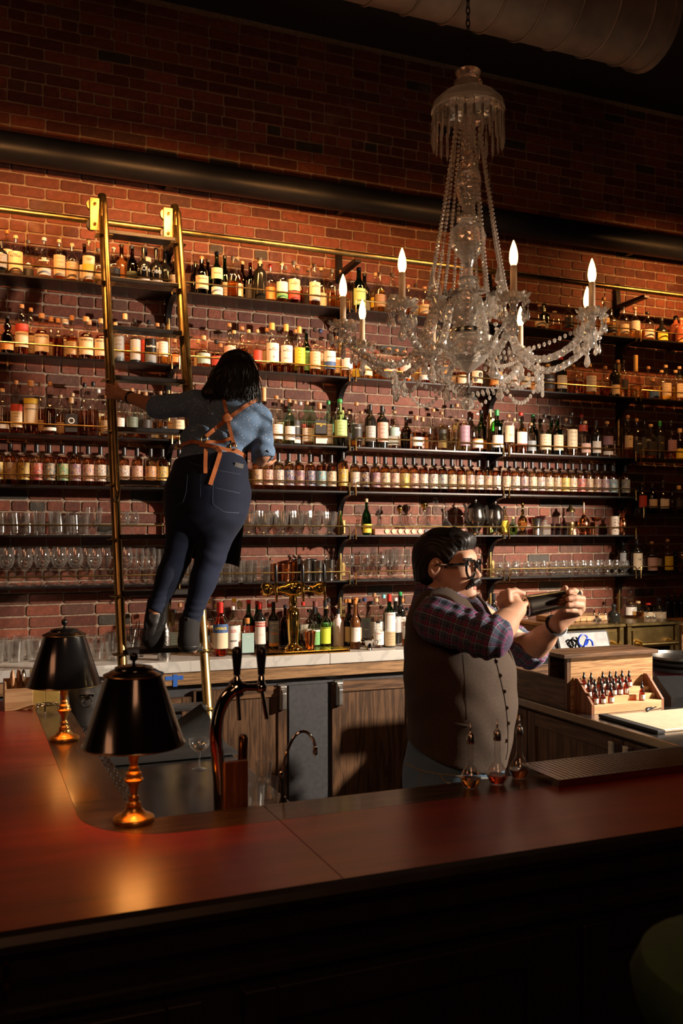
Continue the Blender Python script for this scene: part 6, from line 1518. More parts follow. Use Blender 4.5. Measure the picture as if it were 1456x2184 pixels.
# ================================================================== RIGHT HAND SERVICE COUNTER
rc = thing('service_counter', 'dark wood service counter with steel top right of the man', 'counter', (0, 0, 0)); RZ = .95; XR = 2.50
bm = newbm(); box(bm, (XR, 2.25, RZ-.035), (3.45, 4.02, RZ), .003); finish(bm, 'steel_top', M_STAIN, rc, False)
bm = newbm(); box(bm, (XR+.035, 2.26, 0), (3.43, 4.0, RZ-.036)); finish(bm, 'carcass', M_OAKDKY, rc, False)
def side_door(y0, y1, z0, z1, latch=None):
    s = .06; x0, x1 = XR+.006, XR+.034
    d = bpy.data.objects.new('door', None); COL.objects.link(d); d.parent = rc
    for lo, hi, m_ in (((y0, z0), (y0+s, z1), M_OAKDK), ((y1-s, z0), (y1, z1), M_OAKDK), ((y0+s+.001, z1-s), (y1-s-.001, z1), M_OAKDKY), ((y0+s+.001, z0), (y1-s-.001, z0+s), M_OAKDKY)):
        bm = newbm(); box(bm, (x0, lo[0], lo[1]), (x1, hi[0], hi[1]), .002); finish(bm, 'door_frame', m_, d, False)
    bm = newbm(); box(bm, (x0+.012, y0+s, z0+s), (x0+.018, y1-s, z1-s)); finish(bm, 'door_panel', M_OAKDK, d, False)
    if latch: bm = newbm(); box(bm, (x0-.03, latch-.018, z1-.16), (x0-.001, latch+.018, z1-.01), .006); tube(bm, [(x0-.032, latch, z1-.035), (x0-.028, latch, z1-.035)], .012, 12); finish(bm, 'latch_handle', M_SATIN, d, False)
side_door(3.75, 3.99, .1, RZ-.05); side_door(3.05, 3.74, .1, RZ-.05, 3.09); side_door(2.35, 3.04, .1, RZ-.05, 3.0)
bm = newbm(); tube(bm, [(XR+.005, 3.80, RZ-.09), (XR-.015, 3.80, RZ-.09)], .012, 12); finish(bm, 'brass_knob', M_GOLD, rc)
# till box of oak behind the bitters
tb = thing('oak_till_box', 'oak till box with pale front board and overhanging lid', 'box', (0, 0, RZ)); yb = 3.46
for lo, hi, m_ in (((XR+.03, yb+.02, 0), (XR+.05, 3.95, .135), M_OAKDKY), ((XR+.05, yb, 0), (3.02, yb+.019, .236), M_OAKLT), ((XR+.03, yb, 0), (XR+.049, yb+.019, .236), M_OAKDK), ((3.0, yb+.02, 0), (3.02, 3.95, .135), M_OAKDKY), ((XR+.051, 3.93, 0), (2.999, 3.95, .135), M_OAKDKX), ((XR+.051, yb+.16, .02), (2.999, yb+.175, .236), M_OAKDKX)):
    bm = newbm(); box(bm, lo, hi, .001); finish(bm, 'board', m_, tb, False)
bm = newbm(); box(bm, (XR+.0, yb-.02, .237), (3.04, yb+.19, .255), .002); finish(bm, 'lid', M_OAKDKX, tb, False)
# stepped bitters stand
bx = thing('bitters_stand', 'stepped wooden stand full of little amber dropper bottles', 'stand', (2.80-.03, 3.33, RZ)); W = .19; M_CHERRY = wood('reddish_cherry', (.12, .035, .012), (.26, .10, .04), 'z', 1.5, .4)
for s in (-1, 1):
    bm = newbm(); prism(bm, [(0, 0), (.125, 0), (.125, .145), (.10, .145), (0, .045)], (s*W-(.012 if s < 0 else 0), 0, 0), (0, 1, 0), (0, 0, 1), (1, 0, 0), .012); finish(bm, 'side_cheek', M_CHERRY, bx, False)
for i, (y0, y1, z1) in enumerate(((0, .045, .04), (.0455, .085, .065), (.0855, .124, .090))):
    bm = newbm(); box(bm, (-W+.0005, y0, .0005), (W-.0005, y1, z1), .001); finish(bm, 'step', M_BEECH, bx, False)
M_AMB = refract('amber_glass', (.75, .26, .04), 1.3); M_AMBD = glassy('amber_bottle_glass', (.50, .14, .02), .05, 1, .08)
def dropper(x, tier, label, sz=1.0, sq=False):
    y = (.0225, .065, .105)[tier]; z = (.04, .065, .090)[tier]
    t = thing('dropper_bottle', label, 'bottle', (bx.location.x+x, bx.location.y+y, RZ+z+.0005), 0, 'amber dropper bottles')
    hh = .05*sz
    lathed('glass', [(0, 0), (.0125, 0), (.0135, .002), (.0135, hh*.62), (.011, hh*.8), (.006, hh*.92), (.006, hh), (0, hh)], M_AMBD, t, 14)
    bm = newbm(); arc_label(bm, .0137, hh*.12, hh*.5, 1.1, 8, .0003); finish(bm, 'label', M_PAPERW, t)
    lathed('dropper_cap', [(0, hh), (.0075, hh), (.0078, hh+.010), (.005, hh+.012), (.004, hh+.026), (.003, hh+.030), (0, hh+.031)], M_BLACKPL, t, 12)
M_PAPERW = simple('white_paper', (.72, .68, .62), .6)
dl = [(-.165, 0), (-.125, 0), (-.08, 0), (.075+.02, 0), (-.17, 1), (-.135, 1), (-.10, 1), (-.065, 1), (-.03, 1), (.005, 1), (.04, 1), (-.165, 2), (-.125, 2), (-.06, 2), (-.02, 2), (.015, 2), (.05, 2), (.09, 2)]
cn = {0: 0, 1: 0, 2: 0}
for x, tr in dl:
    dropper(x, tr, 'amber dropper bottle, %s from left on the %s step of stand' % (ORD[cn[tr]], ('front', 'middle', 'top')[tr]), random.uniform(.9, 1.1)); cn[tr] += 1
# cutting board, knife and pen
t = thing('cutting_board', 'white cutting board on the steel counter before the bitters', 'board', (0, 0, 0)); p = PZ(1376, 1532, RZ)
bm = newbm(); box(bm, (2.60, 2.92, RZ+.0005), (3.05, 3.25, RZ+.012), .003); finish(bm, 'board_body', simple('white_plastic_board', (.52, .42, .30), .5, 0, .08, 40), t, False)
bm = newbm(); box(bm, (2.555, 2.90, RZ+.0005), (2.598, 3.27, RZ+.016), .004); finish(bm, 'rubber_edge', M_RUBBER, t, False)
p = PZ(1385, 1516, RZ+.012); t = thing('corkscrew', 'black waiter corkscrew lying on the white cutting board', 'corkscrew', (p.x, p.y, RZ+.0125), .5)
bm = newbm(); tube(bm, [(-.04, 0, .008), (-.03, 0, .009), (.02, 0, .008), (.03, 0, .007)], [.005, .010, .007, .004], 10); finish(bm, 'handle', M_BLACKPL, t); bm = newbm(); tube(bm, [(.03, 0, .006), (.09, .004, .004)], .0028, 8); tube(bm, [(.0, -.008, .004), (.05, -.022, .003), (.085, -.02, .003)], .0018, 6); finish(bm, 'steel_arms', M_STEEL, t)
p = PZ(1345, 1509, RZ+.012); t = thing('pen', 'dark pen lying near the front of the bitters stand', 'pen', (p.x, p.y, RZ+.0125), .1); bm = newbm(); tube(bm, [(-.055, 0, .004), (.05, 0, .004), (.058, 0, .004)], [.0035, .0035, .0015], 8); finish(bm, 'pen_body', M_BLACKPL, t)
# card terminal, tray stack, till monitor
t = thing('card_terminal', 'black card terminal beside the bitters stand', 'terminal', (3.10, 3.42, RZ), -.3)
bm = newbm(); prism(bm, [(-.10, 0), (.12, 0), (.12, .11), (.06, .12), (-.10, .045)], (-.05, 0, 0), (0, 1, 0), (0, 0, 1), (1, 0, 0), .13); finish(bm, 'terminal_body', M_BLACKPL, t, False)
bm = newbm(); box(bm, (-.035, -.06, .072), (.065, .02, .076), .001, Matrix.Rotation(.43, 3, 'X')); finish(bm, 'keypad', M_GREYPL, t, False)
for i in range(3):
    t = thing('round_tray', 'round tray, %s of the stack at the right edge' % ('bottom', 'middle', 'top')[i], 'tray', (3.50-.06, 3.72, RZ+.10+i*.027), 0, 'stack of round trays')
    lathed('tray_body', [(0, 0), (.17, 0), (.185, .006), (.19, .022), (.187, .022), (.180, .008), (0, .004)], M_BLACKPL if i < 2 else M_STAIN, t, 48)
t = thing('round_red_tin', 'dark red round tin under the stack of trays', 'tin', (3.44, 3.72, RZ)); lathed('tin_body', [(0, 0), (.15, 0), (.155, .006), (.155, .094), (.15, .099), (0, .099)], simple('dark_red_enamel', (.09, .012, .015), .3), t, 40)
M_SCR = simple('grey_monitor_back', (.028, .028, .030), .5, 0, .1, 20)
cM = PY(1238, 1368, 4.15)
t = thing('till_monitor', 'dark grey till monitor seen from behind past the oak box', 'monitor', (cM.x, 4.15, 0)); zc = cM.z
bm = newbm(); box(bm, (-.175, -.03, zc-.055), (.175, .03, zc+.055), .014, Matrix.Rotation(-.35, 3, 'X')); finish(bm, 'monitor_body', M_SCR, t, False)
bm = newbm(); box(bm, (-.06, -.02, RZ-.02), (.06, .06, zc-.05), .006); finish(bm, 'stand', M_BLACKPL, t, False)
bm = newbm(); box(bm, (-.24, -.09, .0), (.5, .3, RZ-.021)); tag(finish(bm, 'till_cabinet', M_OAKDKY, None, False), 'dark cabinet under the till monitor behind the service counter', 'cabinet'); COL.objects[-1].location = (cM.x, 4.15, 0) if False else (0, 0, 0)
o = [q for q in COL.objects if q.name == 'till_cabinet'][0]; o.location = (cM.x, 4.15, 0)
M_BLUE = simple('blue_cable', (.015, .06, .55), .35)
t = thing('blue_cable', 'coil of bright blue cable hanging behind the till monitor', 'cable', PY(1243, 1366, 4.08)); bm = newbm(); P = [(.03*math.cos(a*.9)*(1+.15*math.sin(a*.3)), -.004*math.sin(a*.5), .032*math.sin(a*.9)) for a in [i*.35 for i in range(44)]]; tube(bm, P, .0035, 8); tube(bm, catmull([(.0, -.008, -.03), (.02, -.008, .01), (.05, -.008, -.005), (.06, -.006, -.03)], 4), .005, 8); finish(bm, 'cable_coil', M_BLUE, t)
t = thing('black_cable', 'small coil of black cable left of the blue one', 'cable', PY(1226, 1368, 4.10)); bm = newbm(); tube(bm, [(.02*math.cos(a)-a*.0006, -.003*math.sin(a*.5), .024*math.sin(a)) for a in [i*.35 for i in range(44)]], .0028, 8); finish(bm, 'cable_coil', M_BLACKPL, t)
t = thing('receipt_printer', 'black receipt printer tilted behind the oak till box', 'printer', PY(1158, 1402, 4.02)); bm = newbm(); box(bm, (-.075, -.05, -.05), (.065, .05, .05), .014, Matrix.Rotation(-.5, 3, 'Y')); finish(bm, 'printer_body', M_BLACKPL, t, False); bm = newbm(); box(bm, (-.02, -.052, .0), (.05, .03, .056), .004, Matrix.Rotation(-.5, 3, 'Y')); finish(bm, 'printer_lid', M_GREYPL, t, False)
bm = newbm(); box(bm, (-.11, -.06, RZ-COL.objects['receipt_printer'].location.z), (.07, .055, -.062), .003); finish(bm, 'printer_foot', M_BLACKPL, t, False)
# brass fronted coolers at the back right
def cooler(x0, x1, label, hx):
    t = thing('brass_cooler', label, 'cooler', (0, 0, 0), 0, 'brass fronted coolers'); zt = 1.125; M = M_CBR
    bm = newbm(); box(bm, (x0, BCF+.02, 0), (x1, 5.53, zt), .004); finish(bm, 'cooler_body', M, t, False)
    bm = newbm(); box(bm, (x0-.01, BCF-.01, zt+.001), (x1+.01, 5.535, zt+.022), .003); finish(bm, 'cooler_top', M_BRASS, t, False)
    for a in (x0, x1-.035): bm = newbm(); box(bm, (a, BCF-.002, .1), (a+.035, BCF+.0195, zt-.002), .003); finish(bm, 'corner_post', M_BRASS, t, False)
    bm = newbm(); box(bm, (x0+.05, BCF+.004, zt-.30), (x1-.05, BCF+.0195, zt-.03), .002); f = finish(bm, 'drawer', M, t, False)
    a, b_ = hx; z = zt-.12; bm = newbm(); tube(bm, [(a, BCF-.055, z), (b_, BCF-.055, z)], .016, 14)
    for q in (a+.02, b_-.02): lathe_pts = [(q, BCF+.003, z), (q, BCF-.055, z)]; tube(bm, lathe_pts, [.03, .014], 14)
    finish(bm, 'bar_handle', M_RAIL, f)
M_CBR = simple('dull_brass_sheet', (.15, .10, .035), .38, .9, .2, 12)
cooler(3.61, 4.12, 'dull brass cooler with bar handle, left one by the back wall', (3.68, 4.05)); cooler(4.15, 4.60, 'dull brass cooler with bar handle, right one by the back wall', (4.22, 4.53))
bm = newbm(); box(bm, (4.62, BCF, 0), (6.2, WALL_Y-.012, 1.06)); box(bm, (4.62, BCF-.02, 1.061), (6.2, WALL_Y-.012, 1.12), .003); tag(finish(bm, 'side_cabinet', M_OAKLT, None, False), 'light wood cabinet top at the right edge past the coolers', 'cabinet')
ZC = 1.148
t = thing('butcher_block', 'long pale wooden board lying on the brass coolers', 'board', (0, 0, ZC)); bm = newbm(); box(bm, (3.72, 5.22, .0), (4.25, 5.45, .035), .004); finish(bm, 'board_body', M_OAKLT, t, False)
nbf = lambda: [o for o in COL.objects if o.name.startswith('bottle') and 'label' not in o.keys() and o.parent is None]
spec = [(1302, 1288, 'squat', 'K', 'k', 'k', 30, 5.12, 'black jug with steel collar in front of the wooden board'), (1343, 1260, 'pot', 'C', 'd', 'k', 30, 5.35, 'tall stoppered bottle with white framed label beside the jug'), (1360, 1282, 'squat', 'C', 'a', 'c', 30, 5.30, 'round cork-stoppered bottle right of the tall stoppered one'), (1382, 1286, 'squat', 'B', 'd', 'r', 32, 5.30, 'round bottle with red cap on the coolers'), (1404, 1275, 'squat', 'K', 'k', 'k', 34, 5.30, 'dark round bottle with cream label right of red cap'), (1424, 1262, 'std', 'K', 'k', 'k', 17, 5.45, 'dark slim bottle, left of three at the wall'), (1438, 1265, 'std', 'K', 'k', 'k', 17, 5.45, 'dark slim bottle, middle of three at the wall'), (1452, 1265, 'std', 'K', 'k', 'k', 17, 5.45, 'dark slim bottle, right of three at the wall')]
for px, top, sh_, gl, lq, cap, wpx, Y, lab_ in spec:
    p = PY(px, top, Y); k = mperpx(p); zb = ZC if p.x < 4.61 else 1.122
    if sh_ == 'squat' and px == 1302: p.y = 5.09
    bottle((p.x, p.y, zb), p.z-zb, wpx*k/2*.9, sh_, gl, lq, .4, 'C' if px in (1382, 1404) else ('W' if px == 1343 else None), .1, .4, cap, -.2, None, 16); tag(nbf()[-1], lab_, 'bottle')
for i, (px, Y) in enumerate(((1266, 5.08), (1277, 5.08), (1290, 5.08), (1379, 5.06), (1394, 5.06), (1409, 5.06))):
    p = PY(px, 1320, Y); t = thing('dasher_bottle', 'little clear pour-top bottle, %s of the six on the coolers' % ORD[i], 'bottle', (p.x, p.y, ZC), 0, 'little pour-top bottles on the coolers')
    lathed('glass', [(0, 0), (.016, 0), (.018, .004), (.018, .03), (.008, .045), (.007, .06), (0, .06)], M_GLASSWARE, t, 14); lathed('pour_top', [(0, .058), (.008, .058), (.007, .068), (.003, .072), (.002, .092), (0, .093)], M_CHROME, t, 10)
# ================================================================== PEOPLE (signed-distance modelling, meshed with surface nets)
from mathutils.bvhtree import BVHTree
def A_(v): return np.array(v, dtype=np.float64)
def smin(a, b, k):
    h = np.clip(0.5+0.5*(b-a)/k, 0, 1); return b*(1-h)+a*h - k*h*(1-h)
def smax(a, b, k): return -smin(-a, -b, k)
def cap(a, b, ra, rb):
    a = A_(a); b = A_(b); ab = b-a; L2 = max(ab@ab, 1e-12)
    def f(P):
        w_ = P-a; t = np.clip(w_@ab/L2, 0, 1); return np.linalg.norm(w_-t[:, None]*ab, axis=1)-(ra+(rb-ra)*t)
    return f
def ell(c, r, R=None):
    c = A_(c); r = A_(r)
    def f(P):
        q = P-c
        if R is not None: q = q@R
        k0 = np.linalg.norm(q/r, axis=1); k1 = np.linalg.norm(q/(r*r), axis=1); return k0*(k0-1)/np.maximum(k1, 1e-9)
    return f
def loft(cs, rxs, rys, wide):
    """elliptical sections along a path; wide = axis of rx"""
    cs = [A_(c) for c in cs]; wide = A_(wide); wide = wide/np.linalg.norm(wide)
    segs = []
    for i in range(len(cs)-1):
        ab = cs[i+1]-cs[i]; Ln = np.linalg.norm(ab); t_ = ab/Ln; v = np.cross(t_, wide); v /= np.linalg.norm(v); w2 = np.cross(v, t_)
        segs.append((cs[i], ab, Ln*Ln, t_, w2, v, rxs[i], rxs[i+1], rys[i], rys[i+1]))
    def f(P):
        d = None
        for a, ab, L2, t_, w2, v, x0, x1, y0, y1 in segs:
            q = P-a; t = np.clip(q@ab/L2, 0, 1); rem = q-t[:, None]*ab
            rx = x0+(x1-x0)*t; ry = y0+(y1-y0)*t; rm = np.minimum(rx, ry)
            A = rem@w2; B = rem@v; C = rem@t_
            k0 = np.sqrt((A/rx)**2+(B/ry)**2+(C/rm)**2); k1 = np.sqrt((A/rx**2)**2+(B/ry**2)**2+(C/rm**2)**2)
            e = np.where(k0 < 1e-6, -rm, k0*(k0-1)/np.maximum(k1, 1e-9))
            d = e if d is None else np.minimum(d, e) if False else smin(d, e, .012)
        return d
    return f
def chain(pts, rs, k=.006):
    fs = [cap(pts[i], pts[i+1], rs[i], rs[i+1]) for i in range(len(pts)-1)]
    def f(P):
        d = fs[0](P)
        for g in fs[1:]: d = smin(d, g(P), k)
        return d
    return f
def uni(fs, k=.012):
    def f(P):
        d = fs[0](P)
        for g in fs[1:]: d = smin(d, g(P), k)
        return d
    return f
def halfsp(p, n):   # keeps the side against n
    p = A_(p); n = A_(n); n = n/np.linalg.norm(n); return lambda P: (P-p)@n
def sdf_mesh(f, lo, hi, h, B=8):
    lo = A_(lo); hi = A_(hi); nb = np.ceil((hi-lo)/(B*h)).astype(int)
    g = np.stack(np.meshgrid(*[np.arange(n) for n in nb], indexing='ij'), -1).reshape(-1, 3)
    c = lo + (g+.5)*B*h; d = f(c); g = g[np.abs(d) < B*h*.87*1.7+.006]
    loc = np.stack(np.meshgrid(*[np.arange(B+1)]*3, indexing='ij'), -1).reshape(-1, 3)
    N_ = (nb*B+2); key = lambda I: (I[..., 0]*N_[1]+I[..., 1])*N_[2]+I[..., 2]
    ids = []; vs = []; quads = []
    for s in range(0, len(g), 400):
        gb = g[s:s+400]; I = gb[:, None, :]*B+loc[None]; P = lo+I*h; V = f(P.reshape(-1, 3)).reshape(len(gb), B+1, B+1, B+1)
        acc = np.zeros((len(gb), B, B, B, 3)); cnt = np.zeros((len(gb), B, B, B))
        base = np.stack(np.meshgrid(*[np.arange(B)]*3, indexing='ij'), -1).astype(float)
        for ax in range(3):
            o1, o2 = [q for q in range(3) if q != ax]
            for a in (0, 1):
                for b in (0, 1):
                    s0 = [slice(0, B)]*3; s1 = [slice(0, B)]*3; off = np.zeros(3); off[o1] = a; off[o2] = b
                    s0[o1] = slice(a, a+B); s0[o2] = slice(b, b+B); s1[o1] = slice(a, a+B); s1[o2] = slice(b, b+B); s1[ax] = slice(1, B+1)
                    v0 = V[(slice(None),)+tuple(s0)]; v1 = V[(slice(None),)+tuple(s1)]; m_ = (v0 < 0) != (v1 < 0)
                    t = np.where(m_, v0/np.where(v0-v1 == 0, 1, v0-v1), 0); p = np.broadcast_to(base+off, m_.shape+(3,)).copy(); p[..., ax] += t
                    acc += p*m_[..., None]; cnt += m_
        w_ = np.nonzero(cnt > 0); ci = gb[w_[0]]*B+np.stack(w_[1:], -1)
        vv = lo + (gb[w_[0]]*B + acc[w_]/cnt[w_][:, None])*h; ids.append(key(ci)); vs.append(vv)
        for ax in range(3):
            o1, o2 = (ax+1) % 3, (ax+2) % 3
            s1 = [slice(0, B)]*3; s1[ax] = slice(1, B+1); v0 = V[:, :B, :B, :B]; v1 = V[(slice(None),)+tuple(s1)]
            w2 = np.nonzero((v0 < 0) != (v1 < 0)); E = gb[w2[0]]*B+np.stack(w2[1:], -1); flip = v0[w2] < 0
            e1 = np.zeros(3, int); e1[o1] = 1; e2 = np.zeros(3, int); e2[o2] = 1
            q = np.stack([key(E), key(E-e1), key(E-e1-e2), key(E-e2)], -1); q[~flip] = q[~flip][:, ::-1]; quads.append(q)
    ids = np.concatenate(ids); vs = np.concatenate(vs); q = np.concatenate(quads)
    o = np.argsort(ids); ids = ids[o]; vs = vs[o]; j = np.searchsorted(ids, q); j = np.clip(j, 0, len(ids)-1); ok = (ids[j] == q).all(1)
    return vs, j[ok]
def sdf_obj(name, f, lo, hi, h, mat, parent, attr=None):
    vs, q = sdf_mesh(f, lo, hi, h)
    me = bpy.data.meshes.new(name); me.vertices.add(len(vs)); me.vertices.foreach_set('co', vs.astype(np.float32).ravel())
    me.loops.add(len(q)*4); me.loops.foreach_set('vertex_index', q.astype(np.int32).ravel()); me.polygons.add(len(q))
    me.polygons.foreach_set('loop_start', np.arange(0, len(q)*4, 4, dtype=np.int32)); me.update(calc_edges=True); me.validate()
    me.shade_smooth(); me.materials.append(mat)
    if attr is not None:
        a = me.attributes.new('cloth', 'FLOAT_VECTOR', 'POINT'); v2 = np.empty(len(me.vertices)*3, np.float32); me.vertices.foreach_get('co', v2)
        a.data.foreach_set('vector', attr(v2.reshape(-1, 3).astype(np.float64)).astype(np.float32).ravel())
    o = bpy.data.objects.new(name, me); COL.objects.link(o); o.parent = parent; return o
def bbox(pts, pad): P = np.array([list(p) for p in pts]); return P.min(0)-pad, P.max(0)+pad
def frame(x, z=(0, 0, 1)):
    x = A_(x); x /= np.linalg.norm(x); z = A_(z); y = np.cross(z, x); y /= np.linalg.norm(y); z = np.cross(x, y); return np.stack([x, y, z], 1)  # columns
def wpt(c, R, l): return A_(c)+R@A_(l)
EYEP = Vector((0, 0, EYE))
def bvh(*objs):
    V = []; F_ = []
    for o in objs:
        b = len(V); V += [v.co[:] for v in o.data.vertices]; F_ += [[i+b for i in p.vertices] for p in o.data.polygons]
    return BVHTree.FromPolygons(V, F_)
def onto(T, px, py, off=.003, far=False):
    d = (PD(px, py, 1.0)-EYEP).normalized(); r = T.ray_cast(EYEP, d)
    return None if r[0] is None else r[0]-d*off
def strap(T, pts, w_, th, name, mat, parent, off=.002, n=8):
    P = []
    for i in range(len(pts)-1):
        for k in range(n):
            t = k/n; P.append((pts[i][0]*(1-t)+pts[i+1][0]*t, pts[i][1]*(1-t)+pts[i+1][1]*t))
    P.append(pts[-1]); Q = []; last = None
    for a in P:
        q = onto(T, a[0], a[1], off)
        if q is None or (last is not None and (q-last).length > .12):
            if last is None: continue
            D = (last-EYEP).dot(FW); q = PD(a[0], a[1], D)
        Q.append(q); last = q
    if len(Q) < 2: return None
    S = [Q[0]] + [(Q[i-1]+Q[i]*2+Q[i+1])/4 for i in range(1, len(Q)-1)] + [Q[-1]]
    bm = newbm(); rings = []
    for i, p in enumerate(S):
        t = (S[min(i+1, len(S)-1)]-S[max(i-1, 0)]).normalized(); n_ = (EYEP-p).normalized(); s = t.cross(n_).normalized(); n_ = s.cross(t)
        rings.append([bm.verts.new(p+s*a*w_/2+n_*b*th) for a, b in ((-1, 0), (1, 0), (1, 1), (-1, 1))])
    for a, b in zip(rings, rings[1:]):
        for k in range(4): bm.faces.new((a[k], a[(k+1) % 4], b[(k+1) % 4], b[k]))
    bm.faces.new(rings[0][::-1]); bm.faces.new(rings[-1]); bmesh.ops.recalc_face_normals(bm, faces=bm.faces[:])
    return finish(bm, name, mat, parent, True, None, 50)
# ---- materials
def skinmat(name, col, rough=.58):
    m, nt, b = nmat(name); v = coords(nt); f = noise(nt, v, 22, 4); f2 = noise(nt, v, 350, 2)
    r = ramp(nt, [(.3, [c*.86 for c in col]), (.7, [min(1, c*1.1) for c in col])], f); L(nt, r.outputs[0], b.inputs['Base Color'])
    b.inputs['Roughness'].default_value = rough; b.inputs['Subsurface Weight'].default_value = .12; b.inputs['Subsurface Radius'].default_value = (.012, .005, .003); b.inputs['Subsurface Scale'].default_value = .6
    bump(nt, b, f2, .12, .001); return m
M_SKIN = skinmat('skin', (.50, .265, .165)); M_SKINW = skinmat('tan_skin', (.42, .20, .115))
M_LIP = skinmat('lip', (.42, .13, .10), .4); M_HAIR = simple('dark_hair', (.007, .005, .0045), .5, 0, .3, 60, 0, 0, .3); M_HAIRG = simple('brown_black_hair', (.009, .006, .005), .5, 0, .4, 50, 0, 0, .35)
M_EYE = simple('eye_white', (.7, .66, .62), .15); M_IRIS = simple('dark_iris', (.03, .012, .006), .1)
def cloth(name, col, var=.25, sc=260, rough=.85, bmp=.25):
    m, nt, b = nmat(name); v = coords(nt); f = noise(nt, v, sc, 3, .6); f2 = noise(nt, v, 6, 3)
    r = ramp(nt, [(.25, [c*(1-var) for c in col]), (.75, [c*(1+var) for c in col])], f); k = ramp(nt, [(.3, (.8, .8, .8)), (.7, (1.15, 1.15, 1.15))], f2)
    mx = N(nt, 'ShaderNodeMix', data_type='RGBA', blend_type='MULTIPLY'); mx.inputs['Factor'].default_value = 1; L(nt, r.outputs[0], mx.inputs['A']); L(nt, k.outputs[0], mx.inputs['B'])
    L(nt, mx.outputs['Result'], b.inputs['Base Color']); b.inputs['Roughness'].default_value = rough; b.inputs['Sheen Weight'].default_value = .04; b.inputs['Specular IOR Level'].default_value = .25
    bump(nt, b, f, bmp, .0015); return m, nt, b, mx
M_TWEED = cloth('brown_tweed', (.060, .040, .028), .55, 420)[0]; M_JEAN = cloth('worn_blue_denim', (.10, .17, .25), .25, 300)[0]; M_NAVY = cloth('dark_navy_denim', (.003, .0065, .021), .25, 300)[0]
M_APRON = cloth('black_apron_cloth', (.010, .010, .012), .2, 300)[0]
M_SUEDE = cloth('black_suede', (.012, .011, .011), .25, 200)[0]; M_SOLE = simple('black_shoe_sole', (.012, .011, .011), .5, 0, .2, 40, .3)
M_LEATHER = simple('tan_leather_strap', (.36, .11, .035), .42, 0, .2, 30, .15)
m, nt, b, mx = cloth('denim_shirt_with_dots', (.095, .16, .27), .22, 280); M_CHAM = m
vo = N(nt, 'ShaderNodeTexVoronoi'); vo.inputs['Scale'].default_value = 85; L(nt, coords(nt), vo.inputs['Vector']); g_ = N(nt, 'ShaderNodeMath', operation='LESS_THAN', i_1=.17); L(nt, vo.outputs['Distance'], g_.inputs[0])
m2 = N(nt, 'ShaderNodeMix', data_type='RGBA'); L(nt, g_.outputs[0], m2.inputs['Factor']); L(nt, mx.outputs['Result'], m2.inputs['A']); m2.inputs['B'].default_value = (.5, .52, .55, 1); L(nt, m2.outputs['Result'], b.inputs['Base Color'])
# plaid woven along the sleeves and round the body (coordinates stored on the cloth)
m, nt, b = nmat('plaid_flannel'); M_PLAID = m
at = N(nt, 'ShaderNodeAttribute', attribute_name='cloth'); sp = N(nt, 'ShaderNodeSeparateXYZ'); L(nt, at.outputs['Vector'], sp.inputs[0])
def stripes(src, per, wd, ph):
    a = N(nt, 'ShaderNodeMath', operation='MULTIPLY_ADD', i_1=1/per, i_2=ph); L(nt, src, a.inputs[0]); f = N(nt, 'ShaderNodeMath', operation='FRACT'); L(nt, a.outputs[0], f.inputs[0])
    s = N(nt, 'ShaderNodeMath', operation='SUBTRACT', i_1=.5); L(nt, f.outputs[0], s.inputs[0]); ab = N(nt, 'ShaderNodeMath', operation='ABSOLUTE'); L(nt, s.outputs[0], ab.inputs[0])
    c = N(nt, 'ShaderNodeMapRange'); c.inputs['From Min'].default_value = wd/per*.5; c.inputs['From Max'].default_value = wd/per*.5*.7; L(nt, ab.outputs[0], c.inputs['Value']); return c.outputs[0]
cur = None; basec = (.016, .018, .045, 1)
for src in ('X', 'Y'):
    for per, wd, ph, col, al in ((.040, .015, .0, (.06, .10, .16, 1), .5), (.040, .007, .42, (.26, .03, .14, 1), .6), (.040, .0018, .2, (.60, .56, .62, 1), .6), (.040, .0016, .62, (.40, .33, .50, 1), .5)):
        s = stripes(sp.outputs[src], per, wd, ph); k = N(nt, 'ShaderNodeMath', operation='MULTIPLY', i_1=al); L(nt, s, k.inputs[0]); mx = N(nt, 'ShaderNodeMix', data_type='RGBA'); L(nt, k.outputs[0], mx.inputs['Factor'])
        if cur is None: mx.inputs['A'].default_value = basec
        else: L(nt, cur, mx.inputs['A'])
        mx.inputs['B'].default_value = col; cur = mx.outputs['Result']
L(nt, cur, b.inputs['Base Color']); b.inputs['Roughness'].default_value = .85; bump(nt, b, noise(nt, coords(nt), 250), .2, .001)
